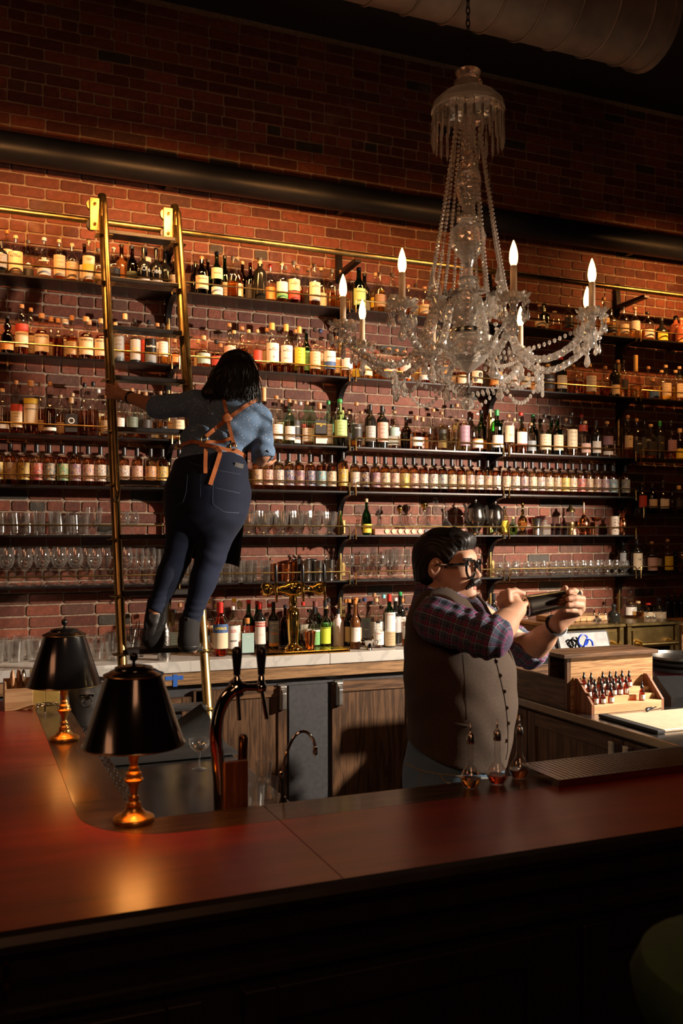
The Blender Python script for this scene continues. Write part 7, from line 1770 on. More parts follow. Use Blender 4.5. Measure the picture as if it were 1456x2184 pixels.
def head_sdf(c, R, s=1.0, female=False):
    """head in a local frame: x forward, y to the person's left, z up; origin between the ears"""
    e = lambda p, r, RR=None: ell(wpt(c, R, A_(p)*s), A_(r)*s, R if RR is None else R@RR)
    q = lambda p: wpt(c, R, A_(p)*s)
    pos = [e((-.018, 0, .030), (.094, .074, .082)), e((.028, 0, -.005), (.062, .062, .075)), e((.038, 0, -.050), (.050, .053, .052)), e((.054, 0, -.080), (.038, .040, .032)), e((.082, 0, -.092), (.020, .024, .018)),
           e((.072, 0, .030), (.022, .052, .022)), e((.060, .036, -.022), (.026, .024, .022)), e((.060, -.036, -.022), (.026, .024, .022)), e((.074, 0, -.052), (.021, .028, .022)), e((-.01, 0, -.03), (.06, .062, .06))]
    nose = [cap(q((.082, 0, .008)), q((.106, 0, -.024)), .0075*s, .0105*s), e((.108, 0, -.028), (.011, .011, .0095)), e((.097, .0125, -.031), (.010, .008, .008)), e((.097, -.0125, -.031), (.010, .008, .008))]
    sock = [e((.094, .031, .004), (.020, .017, .012)), e((.094, -.031, .004), (.020, .017, .012))]
    lids = [cap(q((.083, y*.018, .010)), q((.078, y*.044, .009)), .006*s, .006*s) for y in (-1, 1)] + [cap(q((.083, y*.020, -.006)), q((.077, y*.042, -.006)), .0055*s, .005*s) for y in (-1, 1)]
    brow = [cap(q((.088, y*.012, .020)), q((.076, y*.046, .022)), .008*s, .007*s) for y in (-1, 1)]
    lips = [cap(q((.092, -.016, -.0535)), q((.092, .016, -.0535)), .0065*s, .0065*s), cap(q((.089, -.014, -.070)), q((.089, .014, -.070)), .0065*s, .0065*s)]
    mouth = e((.094, 0, -.0605), (.016, .016, .0045))
    ears = []
    for y in (-1, 1):
        Re = frame((.35, y*.25*1.0, .9), (0, y, 0)) if False else None
        o = q((-.012, y*.081, -.006)); ears += [(ell(o, A_((.021, .012, .035))*s, R@np.array(Euler((0, .18, y*-.45)).to_matrix())), ell(q((-.006, y*.092, -.003)), A_((.011, .008, .020))*s, R))]
    def f(P):
        d = uni(pos, .022*s)(P); d = smin(d, uni(brow, .006)(P), .010*s); d = smax(d, -uni(sock, .004)(P), .009*s); d = smin(d, uni(lids, .003)(P), .004*s)
        d = smin(d, uni(nose, .006*s)(P), .009*s); d = smin(d, uni(lips, .003)(P), .005*s); d = smax(d, -mouth(P), .003*s)
        for a, b in ears: d = smin(d, smax(a(P), -b(P), .003), .005*s)
        return d
    return f
def eyes(c, R, s, parent):
    for y in (-1, 1):
        bm = newbm(); o = Vector(wpt(c, R, (.0765*s, y*.0305*s, .0025*s))); bmesh.ops.create_icosphere(bm, subdivisions=3, radius=.0118*s, matrix=Matrix.Translation(o)); ey = finish(bm, 'eye', M_EYE, parent)
        bm = newbm(); o2 = Vector(wpt(c, R, (.0832*s, y*.0305*s, .0025*s))); bmesh.ops.create_icosphere(bm, subdivisions=2, radius=.0058*s, matrix=Matrix.Translation(o2)); finish(bm, 'iris', M_IRIS, ey)
def wr(P, c, ax, freq, amp, rad):
    q = P-A_(c); ax = A_(ax)/np.linalg.norm(ax); return amp*np.sin(freq*(q@ax)+2.2*np.sin(23*q[:, 0]+17*q[:, 1]))*np.exp(-(q**2).sum(1)/rad**2)
# ------------------------------------------------------------------ THE MAN
DM = 3.05; man = thing('person', 'man in brown tweed vest and plaid shirt shaking a cocktail shaker', 'person', (0, 0, 0))
def V2(r, f, z=0): v = RT*r+FW*f; return A_((v.x, v.y, z))
Fm = V2(.94, -.34); Wm = V2(-.34, -.94)
HC = PD(954, 1206, DM); Fh = V2(math.cos(math.radians(29)), -math.sin(math.radians(29)), -.03); Rh = frame(Fh); HS = 1.0
sec = [(1960, 968, 108, .185), (1700, 966, 108, .19), (1650, 968, 108, .195), (1600, 974, 106, .20), (1560, 982, 106, .20), (1500, 984, 113, .205), (1440, 980, 114, .205), (1385, 969, 104, .205), (1335, 957, 90, .20), (1305, 950, 70, .17)]
def cs_(s): return [PD(a[1], a[0], DM) for a in s]
def ry_(s, k=1.0, add=0): return [math.sqrt(max((a[2]*DM/F_PX)**2-(a[3]*.34)**2, .004))/.94*k+add for a in s]
vs_ = sec[3:]; rx = [a[3] for a in vs_]
S1 = PD(930, 1322, 2.86); E1 = PD(1046, 1362, 2.76); W1 = PD(1102, 1300, 2.93)
S2 = PD(1010, 1312, 3.24); E2 = PD(1128, 1390, 3.26); W2_ = PD(1190, 1330, 3.09)
NB = PD(940, 1290, 3.06)
hand1 = [ell(PD(1092, 1287, 2.955), (.040, .034, .030), frame((W1-PD(1085, 1270, 2.96))[:])),
  chain([PD(1076, 1284, 2.93), PD(1072, 1268, 2.95), PD(1084, 1261, 2.985), PD(1104, 1263, 3.0)], [.012, .0115, .010, .0085]),
  chain([PD(1084, 1280, 2.925), PD(1083, 1264, 2.935), PD(1098, 1260, 2.955), PD(1116, 1266, 2.97)], [.012, .0115, .010, .0085]),
  chain([PD(1070, 1290, 2.95), PD(1065, 1277, 2.975), PD(1076, 1268, 3.01), PD(1098, 1272, 3.03)], [.012, .011, .010, .008]),
  chain([PD(1072, 1298, 2.965), PD(1066, 1288, 2.99), PD(1078, 1282, 3.02), PD(1100, 1284, 3.035)], [.011, .010, .009, .0075]),
  chain([PD(1096, 1300, 2.93), PD(1110, 1296, 2.935), PD(1121, 1287, 2.955)], [.014, .0115, .009])]
hand2 = [ell(PD(1222, 1296, 3.085), (.040, .036, .028), frame((PD(1222, 1275, 3.08)-W2_)[:])), cap(W2_, PD(1218, 1302, 3.09), .030, .034),
  chain([PD(1234, 1280, 3.07), PD(1235, 1264, 3.035), PD(1223, 1260, 2.998), PD(1212, 1263, 2.985)], [.013, .011, .010, .0088], .004),
  chain([PD(1240, 1289, 3.06), PD(1241, 1277, 3.02), PD(1226, 1275, 2.985), PD(1211, 1277, 2.972)], [.013, .0115, .0105, .009], .004),
  chain([PD(1240, 1299, 3.055), PD(1239, 1291, 3.015), PD(1225, 1289, 2.985), PD(1211, 1291, 2.972)], [.013, .011, .010, .0088], .004),
  chain([PD(1234, 1308, 3.06), PD(1231, 1303, 3.02), PD(1217, 1301, 2.995), PD(1205, 1302, 2.985)], [.012, .010, .009, .0078], .004),
  chain([PD(1212, 1304, 3.10), PD(1204, 1280, 3.09), PD(1201, 1262, 3.06), PD(1205, 1254, 3.03)], [.016, .0135, .0115, .0098], .005)]
head = head_sdf(HC, Rh, HS)
torso_in = loft(cs_(sec[1:]), [a[3]-.018 for a in sec[1:]], ry_(sec[1:], 1, -.018), Wm)
arm1 = uni([cap(S1, E1, .058, .050), cap(E1, W1, .0455, .030), cap(E1.lerp(W1, .25), E1.lerp(W1, .5), .047, .043)], .02); arm2 = uni([cap(S2, E2, .056, .046), cap(E2, W2_, .046, .028), cap(E2.lerp(W2_, .25), E2.lerp(W2_, .5), .047, .042)], .02)
neck = uni([cap(PD(936, 1235, 3.06), PD(932, 1300, 3.07), .050, .066), cap(PD(960, 1262, 3.04), PD(950, 1300, 3.05), .052, .058), ell(PD(972, 1263, 3.04), (.045, .045, .028), Rh)], .02)
HIPC = PD(968, 1655, DM); kz = lambda v, z: Vector((v.x, v.y, z))
hipR = Vector(A_(HIPC)+Wm*.10); hipL = Vector(A_(HIPC)-Wm*.10)
legs_in = [cap(hipR, kz(hipR, .50), .088, .058), cap(kz(hipR, .50), kz(hipR, .09), .056, .04), cap(hipL, kz(hipL, .50), .088, .058), cap(kz(hipL, .50), kz(hipL, .09), .056, .04)]
for hp in (hipR, hipL): legs_in.append(cap(kz(hp, .05), Vector(A_(kz(hp, .04))+Fm*.15), .038, .028))
def man_body(P):
    d = smin(torso_in(P), neck(P), .03); d = smin(d, head(P), .016); d = smin(d, arm1(P), .02); d = smin(d, arm2(P), .02)
    d = smin(d, uni(hand1, .006)(P), .010); d = smin(d, uni(hand2, .005)(P), .008)
    for g in legs_in: d = smin(d, g(P), .02)
    return d
lo, hi = bbox([PD(850, 1120, 3.05), PD(1255, 1300, 3.05), PD(860, 1300, 2.7), PD(1000, 1300, 3.4), kz(hipR, -.0), Vector(A_(kz(hipR, 0))+Fm*.25), Vector(A_(kz(hipL, 0))+Fm*.25)], .06); lo[2] = .0
sdf_obj('body', man_body, lo, hi, .0048, M_SKIN, man)
# fine second mesh is not needed: face parts
eyes(HC, Rh, HS, man)
Lq = lambda x, y, z: Vector(wpt(HC, Rh, (x, y, z)))
for nm, z0, y_, m_ in (('upper_lip', -.0540, .015, M_LIP), ('lower_lip', -.0700, .0155, M_LIP)):
    bm = newbm(); tube(bm, catmull([Lq(.086, -y_*1.3, -.061), Lq(.0945, -y_*.6, z0), Lq(.0968, 0, z0-.0005), Lq(.0945, y_*.6, z0), Lq(.086, y_*1.3, -.061)], 5), [.002]+[.0040]*4+[.0062]*11+[.0040]*4+[.002], 10); finish(bm, nm, m_, man)
bm = newbm(); box(bm, Lq(0, 0, 0)-Vector((.004, .012, .0025)), Lq(0, 0, 0)+Vector((.004, .012, .0025)), .001)
Rm = Matrix(Rh.tolist())
for v in bm.verts: v.co = Lq(.084, 0, -.0575) + Rm @ (v.co-Lq(0, 0, 0))
finish(bm, 'teeth', M_EYE, man, False)
def hairs(name, roots, mat, r=.0011, parent=None, seg=4):
    bm = newbm()
    for P, rr_ in roots: tube(bm, P, [rr_*(1-.75*(i/(len(P)-1))**2) for i in range(len(P))], seg, True)
    o = finish(bm, name, mat, parent); o['kind'] = 'stuff'; return o
rg = random.Random(11)
_mu = uni([cap(Lq(.105, y_*.005, -.044), Lq(.099, y_*.022, -.051), .0105, .0110) for y_ in (-1, 1)]+[cap(Lq(.099, y_*.022, -.051), Lq(.085, y_*.039, -.070), .0110, .0050) for y_ in (-1, 1)], .006)
def _mouf(P):
    q = (P-A_(HC))@Rh; return _mu(P)+.0007*np.sin(q[:, 1]*1100+q[:, 2]*350)
lo, hi = bbox([Lq(.095, 0, -.05)], .055); sdf_obj('moustache', _mouf, lo, hi, .0017, M_HAIRG, man)
R_ = []
for s_ in (-1, 1):
    for i in range(260):
        t = rg.random(); root = Lq(.0935-.016*t*t, s_*(.012+.036*t), .0215+.007*t-.006*t*t+rg.uniform(-.0035, .0035)); R_.append(([root, root+Rm @ Vector((.0015, s_*.005, .0025)), root+Rm @ Vector((-.002, s_*.012, .001))], .0012))
hairs('eyebrows', R_, M_HAIR, parent=man)
# hair: a combed mass over the skull plus loose strands
he = lambda p, r: ell(wpt(HC, Rh, p), r, Rh)
hvol = uni([he((-.020, 0, .034), (.104, .083, .090)), he((-.045, 0, -.012), (.072, .076, .075)), he((.036, .0, .084), (.052, .060, .030)), he((.058, .008, .088), (.034, .05, .022)), he((-.072, 0, -.050), (.036, .054, .045))], .02)
fc1 = halfsp(wpt(HC, Rh, (.040, 0, .062)), Rh@A_((1, 0, -.62))); fc2 = halfsp(wpt(HC, Rh, (.030, 0, 0)), Rh@A_((1, 0, .05)))
earcut = [he((-.008, -.085, -.022), (.032, .034, .050)), he((-.008, .085, -.022), (.032, .034, .050)), he((.028, 0, -.075), (.062, .1, .060))]
def man_hair(P):
    q = (P-A_(HC))@Rh; d = hvol(P)+.0011*np.sin(q[:, 1]*620+q[:, 2]*160+np.sin(q[:, 0]*60)*2)+.0007*np.sin(q[:, 1]*240+q[:, 0]*50)
    d = smax(d, smin(fc1(P), fc2(P), .01) if False else np.where(q[:, 2] > .052, q[:, 0]-.088+.25*np.maximum(0, .075-q[:, 2]), q[:, 0]-(.030+.55*np.maximum(0, q[:, 2]-.005))), .008)
    for g in earcut: d = smax(d, -g(P), .006)
    return d
lo, hi = bbox([HC], .16); sdf_obj('hair', man_hair, lo, hi, .0032, M_HAIRG, man)
R_ = []
for i in range(300):
    y = rg.uniform(-.06, .055); x0 = rg.uniform(-.06, .03); 
    P = []
    for k in range(6):
        t = k/5; x = x0+(.085-x0)*t*.98 if y > -.02 else x0+.05*t; q0 = Lq(x, y+.012*t*(1 if y > 0 else -1), .2)
        P.append((x, y, t))
    pts = []
    for x, yy, t in P:
        zz = .034+.092*math.sqrt(max(0.05, 1-((x+.02)/.112)**2-(yy/.090)**2)) + (.010 if x > .02 else 0)
        pts.append(Lq(x, yy, zz+rg.uniform(-.001, .001)))
    if x0 < .075: R_.append((pts, .0013))
hairs('combed_strands', R_, M_HAIRG, parent=man)
# glasses
M_FRAME = simple('black_acetate', (.006, .006, .006), .12, 0, 0, 10, 0, .4); gl = bpy.data.objects.new('glasses', None); COL.objects.link(gl); gl.parent = man
for s_ in (-1, 1):
    pts = [(.101-.010*a_*a_, s_*(.009+b_), c_) for a_, b_, c_ in ((0, .0, .012), (.2, .010, .021), (.6, .036, .021), (1, .050, .015), (1, .052, -.010), (.8, .042, -.031), (.4, .017, -.034), (.1, .003, -.020), (0, .0, .012))]
    pts = catmull([Lq(*p) for p in pts], 5); bm = newbm(); tube(bm, pts, .0042, 8); finish(bm, 'rim', M_FRAME, gl)
    bm = newbm(); c0 = sum(pts, Vector())/len(pts); cv = bm.verts.new(c0+Rm @ Vector((.002, 0, 0))); rg_ = [bm.verts.new(p) for p in pts[:-1]]
    for i in range(len(rg_)): bm.faces.new((cv, rg_[i], rg_[(i+1) % len(rg_)]))
    bmesh.ops.solidify(bm, geom=bm.faces[:], thickness=.0012); finish(bm, 'lens', M_LENS, gl)
    bm = newbm(); tube(bm, [Lq(.093, s_*.056, .011), Lq(.085, s_*.071, .009), Lq(.04, s_*.080, .006), Lq(-.004, s_*.083, .004), Lq(-.025, s_*.081, -.012)], [.0065, .006, .005, .0038, .002], 8); finish(bm, 'temple_arm', M_FRAME, gl)
bm = newbm(); tube(bm, [Lq(.1, -.010, .008), Lq(.105, 0, .010), Lq(.1, .010, .008)], .0032, 8); finish(bm, 'bridge', M_FRAME, gl)
# shirt: collar, body under the vest and rolled sleeves
def bone_attr(bones):
    def f(P):
        best = np.full(len(P), 1e9); out = np.zeros((len(P), 3))
        for k, (a, b_, wide) in enumerate(bones):
            a = A_(a); b_ = A_(b_); ab = b_-a; Ln = np.linalg.norm(ab); t_ = ab/Ln; q = P-a; s = q@t_; sc_ = np.clip(s, 0, Ln); rem = q-sc_[:, None]*t_; d = np.linalg.norm(rem, axis=1)
            w2 = A_(wide)-t_*(A_(wide)@t_); w2 /= np.linalg.norm(w2); v = np.cross(t_, w2); ang = np.arctan2(rem@v, rem@w2); dd = d if k else d-.10
            m_ = dd < best; best[m_] = dd[m_]; out[m_, 0] = s[m_]; out[m_, 1] = (ang*(.075 if k else .19))[m_]; out[m_, 2] = k
        return out
    return f
slv1 = uni([cap(S1, E1, .072, .058), cap(Vector(E1)-Vector((E1-S1)).normalized()*.02, E1.lerp(W1, .13), .064, .058)], .02); slv2 = uni([cap(S2, E2, .068, .058), cap(E2, E2.lerp(W2_, .16), .058, .056)], .02)
shb = loft(cs_(sec[2:]), [a[3]-.004 for a in sec[2:]], ry_(sec[2:], 1, -.004), Wm)
cn_ = A_((RT*.475+Vector((0, 0, .88)))[:]); _colr = cap(PD(934, 1302, 3.06), PD(938, 1258, 3.05), .094, .083); _cp = halfsp(PD(905, 1247, 3.05), cn_)
col_ = lambda P: smax(_colr(P), _cp(P), .004)
c1 = Vector(E1.lerp(W1, .20)); c2 = Vector(E2.lerp(W2_, .22)); n1 = (W1-E1).normalized(); n2 = (W2_-E2).normalized()
cuff1 = cap(E1.lerp(W1, .03), E1.lerp(W1, .16), .0625, .0605); cuff2 = cap(E2.lerp(W2_, .04), E2.lerp(W2_, .18), .060, .058)
def man_shirt(P):
    a = smin(slv1(P), cuff1(P), .006)+wr(P, S1.lerp(E1, .85), (E1-S1), 150, .0055, .10)+wr(P, S1.lerp(E1, .35), (.5, .3, 1), 80, .0060, .13); a = smax(a, halfsp(c1, n1)(P), .004)
    b = smin(slv2(P), cuff2(P), .006)+wr(P, S2.lerp(E2, .8), (E2-S2), 130, .0055, .10); b = smax(b, halfsp(c2, n2)(P), .004)
    d = smin(shb(P), col_(P), .02); d = smin(smin(d, a, .03), b, .03)
    hole = smin(cap(PD(950, 1270, 3.03), PD(952, 1240, 3.03), .05, .06)(P), 9, .01); return smax(d, -neckhole(P), .004)
neckhole = cap(PD(934, 1296, 3.06), PD(946, 1230, 3.05), .066, .078)
lo, hi = bbox([PD(850, 1250, 3.05), S1, E1, E2, S2, c1, c2, PD(968, 1680, 3.05)], .24); 
shirt = sdf_obj('shirt', man_shirt, lo, hi, .0055, M_PLAID, man, bone_attr([(PD(975, 1680, DM), PD(950, 1300, DM), Wm), (S1, E1, (0, 0, 1)), (S2, E2, (0, 0, 1))]))
# vest
vb = loft(cs_(vs_), [r_+.009 for r_ in rx], ry_(vs_, 1, .009), Wm)
ah1 = uni([cap(S1+Vector((0, 0, .02)), Vector(A_(S1)+Wm*.2), .082, .082), cap(S1, E1, .078, .078)], .01); ah2 = uni([cap(S2, Vector(A_(S2)-Wm*.2), .082, .082), cap(S2, E2, .074, .074)], .01)
ctr = lambda z: PD(950, 1300, DM)
sh1 = cap(PD(912, 1290, 2.95), PD(930, 1304, 2.90), .028, .028); sh2 = cap(PD(985, 1285, 3.12), PD(1010, 1302, 3.16), .026, .026)
vneck = loft([wpt(PD(950, 1270, DM), np.eye(3), Fm*.05), wpt(PD(985, 1345, DM), np.eye(3), Fm*.12), wpt(PD(1010, 1400, DM), np.eye(3), Fm*.14)], [.085, .05, .006], [.13, .10, .06], Wm)
zb = PD(968, 1597, DM).z
def man_vest(P):
    d = vb(P); d = smin(d, smin(sh1(P), sh2(P), .01), .035); d = smax(d, -(_colr(P)-.006), .004); d = d+wr(P, PD(900, 1480, 2.9), (.2, .1, 1), 60, .0035, .13)+wr(P, PD(990, 1560, 2.9), (.1, .3, 1), 50, .003, .12)
    inner = shb(P)-.001
    d = smax(d, -ah1(P), .006); d = smax(d, -ah2(P), .006); d = smax(d, -vneck(P), .005)
    q = P-A_(PD(968, 1600, DM)); fr = q@A_(Fm); return smax(d, (zb-.055*np.clip(fr/.17, -1.1, 1.1)-P[:, 2]), .004)
vest = sdf_obj('vest', man_vest, lo, hi, .0055, M_TWEED, man)
T = bvh(vest)
M_BTN = simple('dark_horn_button', (.05, .03, .02), .35); M_SEAM = simple('dark_seam', (.028, .019, .014), .9)
bl = [(1056, 1392), (1064, 1430), (1072, 1470), (1080, 1508), (1084, 1545), (1085, 1585)]
for px, py in ((1061, 1411), (1070, 1441), (1079, 1475), (1084, 1510), (1087, 1543), (1083, 1580)):
    q = onto(T, px-4, py, .001)
    if q: bm = newbm(); n_ = (EYEP-q).normalized(); tube(bm, [q, q+n_*.004], .0065, 12); finish(bm, 'button', M_BTN, man)
strap(T, [(1049, 1375), (1056, 1405), (1066, 1445), (1075, 1485), (1080, 1520), (1083, 1560), (1082, 1600), (1078, 1620)], .003, .0012, 'front_opening', M_SEAM, man, .001)
strap(T, [(968, 1542), (1000, 1548), (1045, 1530)], .006, .002, 'pocket_welt', M_TWEED, man, .0)
strap(T, [(986, 1395), (990, 1440), (993, 1500), (995, 1535)], .0014, .0006, 'dart_seam', M_SEAM, man, .0)
# jeans, shoes
jb = loft(cs_(sec[:4]), [a[3]-.002 for a in sec[:4]], ry_(sec[:4], 1, -.002), Wm); zt_ = PD(968, 1570, DM).z; zc_ = .80
jl = uni([cap(kz(hipR, .80), kz(hipR, .50), .105, .078), cap(kz(hipR, .50), kz(hipR, .10), .076, .066), cap(kz(hipL, .80), kz(hipL, .50), .105, .078), cap(kz(hipL, .50), kz(hipL, .10), .076, .066)], .02)
jb2 = loft([PD(966, 1700, DM), PD(966, 1650, DM), PD(974, 1600, DM), PD(980, 1555, DM)], [.188, .195, .197, .194], [x_ for x_ in ry_([sec[1], sec[2], sec[3], sec[4]], 1, -.001)], Wm)
jeans = sdf_obj('jeans', lambda P: smax(smax(smin(smax(jb2(P), .74-P[:, 2], .02), jl(P), .05)+wr(P, PD(880, 1660, 2.9), (.4, .2, 1), 70, .003, .12), P[:, 2]-zt_, .004), .075-P[:, 2], .004), *bbox([PD(850, 1590, 3.05), PD(1090, 1700, 3.05), kz(hipR, .05), kz(hipL, .05)], .14), .0075, M_JEAN, man)
T = bvh(jeans); M_THR = simple('pale_seam_thread', (.22, .20, .15), .8)
strap(T, [(866, 1628), (892, 1642), (930, 1650), (990, 1656), (1040, 1660)], .004, .001, 'waistband_seam', M_THR, man, .0); strap(T, [(935, 1650), (950, 1668), (985, 1678)], .004, .001, 'pocket_seam', M_THR, man, .0); strap(T, [(898, 1645), (896, 1665), (890, 1685)], .003, .001, 'side_seam', M_THR, man, .0)
for hp in (hipR, hipL):
    f_ = uni([cap(kz(hp, .055), Vector(A_(kz(hp, .045))+Fm*.17), .050, .040), cap(kz(hp, .10), kz(hp, .05), .052, .050)], .02); lo2, hi2 = bbox([kz(hp, .0), Vector(A_(kz(hp, .1))+Fm*.2)], .08)
    sdf_obj('boot', lambda P: smax(f_(P), .004-P[:, 2], .004), lo2, hi2, .007, M_SOLE, man)
# wristband, and the steel shaker in his hands
bd = (W2_-E2).normalized(); c_ = E2.lerp(W2_, .93); bm = newbm(); u = bd.cross(Vector((0, 0, 1))).normalized(); v_ = bd.cross(u)
P = [c_+(u*math.cos(a)+v_*math.sin(a))*.0345 for a in [2*PI*i/28 for i in range(29)]]
for off in (0,): tube(bm, P, .0075, 8, False, .35)
finish(bm, 'wristband', M_BLACKPL, man)
a_ = PD(1119, 1294, 3.0); b_ = PD(1236, 1271, 3.03); ax = (b_-a_).normalized(); Ls = (b_-a_).length
M_SHK = simple('dark_polished_steel', (.55, .47, .38), .22, 1, .05, 10)
sk = thing('cocktail_shaker', 'dark polished steel cocktail shaker held between his two hands', 'shaker', a_); Rz = ax.to_track_quat('Z', 'Y').to_matrix().to_4x4()
bm = newbm(); lathe(bm, [(0, -.0), (.030, 0), (.0365, .004), (.0372, .010), (.0365, .013), (.0275, Ls-.01), (.026, Ls-.002), (.022, Ls), (0, Ls)], 36); bm.transform(Rz); bmesh.ops.recalc_face_normals(bm, faces=bm.faces[:]); finish(bm, 'large_tin', M_SHK, sk)
bm = newbm(); lathe(bm, [(0, -.012), (.024, -.012), (.029, -.008), (.0305, -.001), (0, -.001)], 30); bm.transform(Rz); bmesh.ops.recalc_face_normals(bm, faces=bm.faces[:]); finish(bm, 'small_tin', M_SHK, sk)
# ------------------------------------------------------------------ THE WOMAN ON THE LADDER
wo = thing('person', 'woman in dotted denim shirt, leather straps and dark jeans climbing ladder', 'person', (0, 0, 0))
DW = 4.47
Fw2 = V2(.30, .95)     # she faces the shelves, body turned a little to the right
Ww = V2(.95, -.30)
HCw = PD(513, 797, 4.54); Fhw = V2(.86, .51, .05); Rw = frame(Fhw)
headw = head_sdf(HCw, Rw, .95, True)
wsec = [(1085, 440, 88, 4.42, .15), (1045, 442, 91, 4.42, .155), (1005, 448, 82, 4.44, .14), (965, 455, 66, 4.46, .115), (930, 465, 66, 4.48, .115), (895, 480, 80, 4.50, .125), (868, 486, 74, 4.52, .11), (852, 488, 40, 4.53, .08)]
wc = [PD(a[1], a[0], a[3]) for a in wsec]; wrx = [math.sqrt(max((a[2]*a[3]/F_PX)**2-(a[4]*.3)**2, .002))/.95 for a in wsec]; wry = [a[4] for a in wsec]
SL = PD(416, 860, 4.50); EL = PD(337, 869, 4.53); WL = PD(272, 846, 4.66); HL = PD(240, 838, 4.69)
SR = PD(553, 893, 4.50); ER = PD(561, 968, 4.44); WR_ = PD(556, 985, 4.70)
KL = PD(378, 1188, 4.44); AL = PD(332, 1296, 4.40); KR = PD(449, 1188, 4.42); AR = PD(404, 1332, 4.42)
hL = PD(402, 1062, 4.43); hR = PD(482, 1062, 4.43)
legs = lambda e: [cap(hL, KL, .096+e, .066+e), cap(KL, AL, .064+e, .042+e), ell(KL.lerp(AL, .3), A_((.063+e, .063+e, .11)), frame((AL-KL)[:])@np.array(Euler((0, PI/2, 0)).to_matrix())), cap(hR, KR, .104+e, .072+e), cap(KR, AR, .068+e, .043+e), ell(KR.lerp(AR, .3), A_((.066+e, .066+e, .11)), frame((AR-KR)[:])@np.array(Euler((0, PI/2, 0)).to_matrix()))]
butt = lambda e: [ell(PD(407, 1052, 4.40), (.094+e, .088+e, .095+e)), ell(PD(481, 1052, 4.39), (.098+e, .088+e, .098+e))]
armsw = lambda e: [cap(SL, EL, .052+e, .041+e), cap(SR, ER, .054+e, .043+e)]
toL = PD(327, 1362, 4.425); heR = PD(402, 1372, 4.37); toR = PD(412, 1384, 4.55)
rail_d = 4.69
hw = [ell(PD(246, 838, 4.665), (.040, .028, .036), frame((HL-WL)[:])), cap(WL, PD(250, 839, 4.665), .027, .03),
  chain([PD(238, 823, 4.655), PD(228, 822, 4.68), PD(226, 824, 4.71), PD(234, 826, 4.73)], [.010, .0095, .009, .008]), chain([PD(237, 831, 4.65), PD(227, 831, 4.675), PD(225, 833, 4.71), PD(234, 835, 4.73)], [.010, .0095, .009, .008]),
  chain([PD(237, 839, 4.65), PD(227, 840, 4.675), PD(225, 842, 4.71), PD(234, 843, 4.73)], [.010, .0095, .009, .008]), chain([PD(238, 847, 4.655), PD(229, 848, 4.68), PD(227, 850, 4.705), PD(235, 850, 4.725)], [.009, .0085, .008, .007]),
  chain([PD(250, 826, 4.67), PD(246, 817, 4.70), PD(238, 815, 4.725)], [.012, .010, .009])]
neckw = cap(PD(508, 832, 4.53), PD(490, 868, 4.53), .046, .055)
tin = loft(wc, [x-.014 for x in wrx], [x-.014 for x in wry], Ww)
lb = legs(-.012)+butt(-.014); aw = armsw(-.012)+[cap(EL, WL, .040, .027), cap(ER, WR_, .038, .028), ell(WR_+Vector(Fw2)*.06, (.035, .04, .02))]
for k_, dx in enumerate((-.028, -.010, .008, .026)):   # right hand fingers, hidden in front of her
    q0 = WR_+Vector(Fw2)*.08+Vector(Ww)*dx; aw.append(cap(q0, q0+Vector(Fw2)*.06+Vector((0, 0, .02)), .009, .007))
aw.append(cap(WR_+Vector(Fw2)*.04+Vector(Ww)*-.03, WR_+Vector(Fw2)*.08+Vector(Ww)*-.055, .011, .009))
ft = [cap(AL, toL, .032, .03), cap(AR, heR, .032, .032), cap(heR, toR, .03, .026)]
def wbody(P):
    d = smin(tin(P), neckw(P), .02); d = smin(d, headw(P), .012)
    d = smin(d, uni(lb, .02)(P), .03); d = smin(d, uni(aw, .012)(P), .02); d = smin(d, uni(hw, .005)(P), .008); return smin(d, uni(ft, .01)(P), .01)
lo, hi = bbox([PD(222, 800, 4.6), PD(575, 740, 4.55), PD(330, 1400, 4.4), PD(420, 1400, 4.6), PD(560, 980, 4.9), PD(440, 1060, 4.25)], .05)
sdf_obj('body', wbody, lo, hi, .0055, M_SKINW, wo); eyes(HCw, Rw, .95, wo)
# denim shirt
sw = loft(wc[2:], [x for x in wrx[2:]], [x for x in wry[2:]], Ww)
asl = [cap(SL, EL, .062, .054), cap(EL-(EL-SL).normalized()*.03, EL.lerp(WL, .06), .056, .052)]; asr = [cap(SR, ER, .062, .054), cap(ER, ER.lerp(WR_, .45), .054, .050), cap(ER.lerp(WR_, .4), ER.lerp(WR_, .85), .050, .042)]
shw = [cap(SL, PD(480, 862, 4.52), .056, .05), cap(SR, PD(495, 864, 4.52), .056, .05)]
blouse = [ell(PD(440, 935, 4.46), (.13, .12, .07)), ell(PD(500, 930, 4.46), (.11, .12, .08))]
zsh = PD(450, 984, 4.4).z
def wshirt(P):
    a = uni(asl, .02)(P)+wr(P, EL, (EL-SL), 130, .0045, .07)+wr(P, SL.lerp(EL, .4), (EL-SL)+Vector((0, 0, .1)), 95, .004, .09); a = smax(a, halfsp(EL.lerp(WL, .13), (WL-EL).normalized())(P), .004)
    b_ = uni(asr, .02)(P)+wr(P, ER, (.2, .1, 1), 110, .0045, .09)
    d = smin(sw(P), uni(shw, .02)(P), .03); d = smin(d, uni(blouse, .02)(P), .03); d = smin(smin(d, a, .03), b_, .022)
    d = d+wr(P, PD(445, 925, 4.4), (.4, .2, 1), 75, .009, .13)+wr(P, PD(420, 900, 4.4), (.9, .2, .3), 85, .006, .10)+wr(P, PD(500, 900, 4.4), (-.7, .2, .6), 60, .005, .12)+wr(P, PD(450, 890, 4.4), (.8, .2, .5), 55, .005, .10)+wr(P, PD(530, 960, 4.4), (-.5, .2, .9), 75, .005, .09)
    return smax(d, (zsh-P[:, 2])+.10*((P-A_(PD(450, 980, 4.4)))@A_(Ww)), .004)
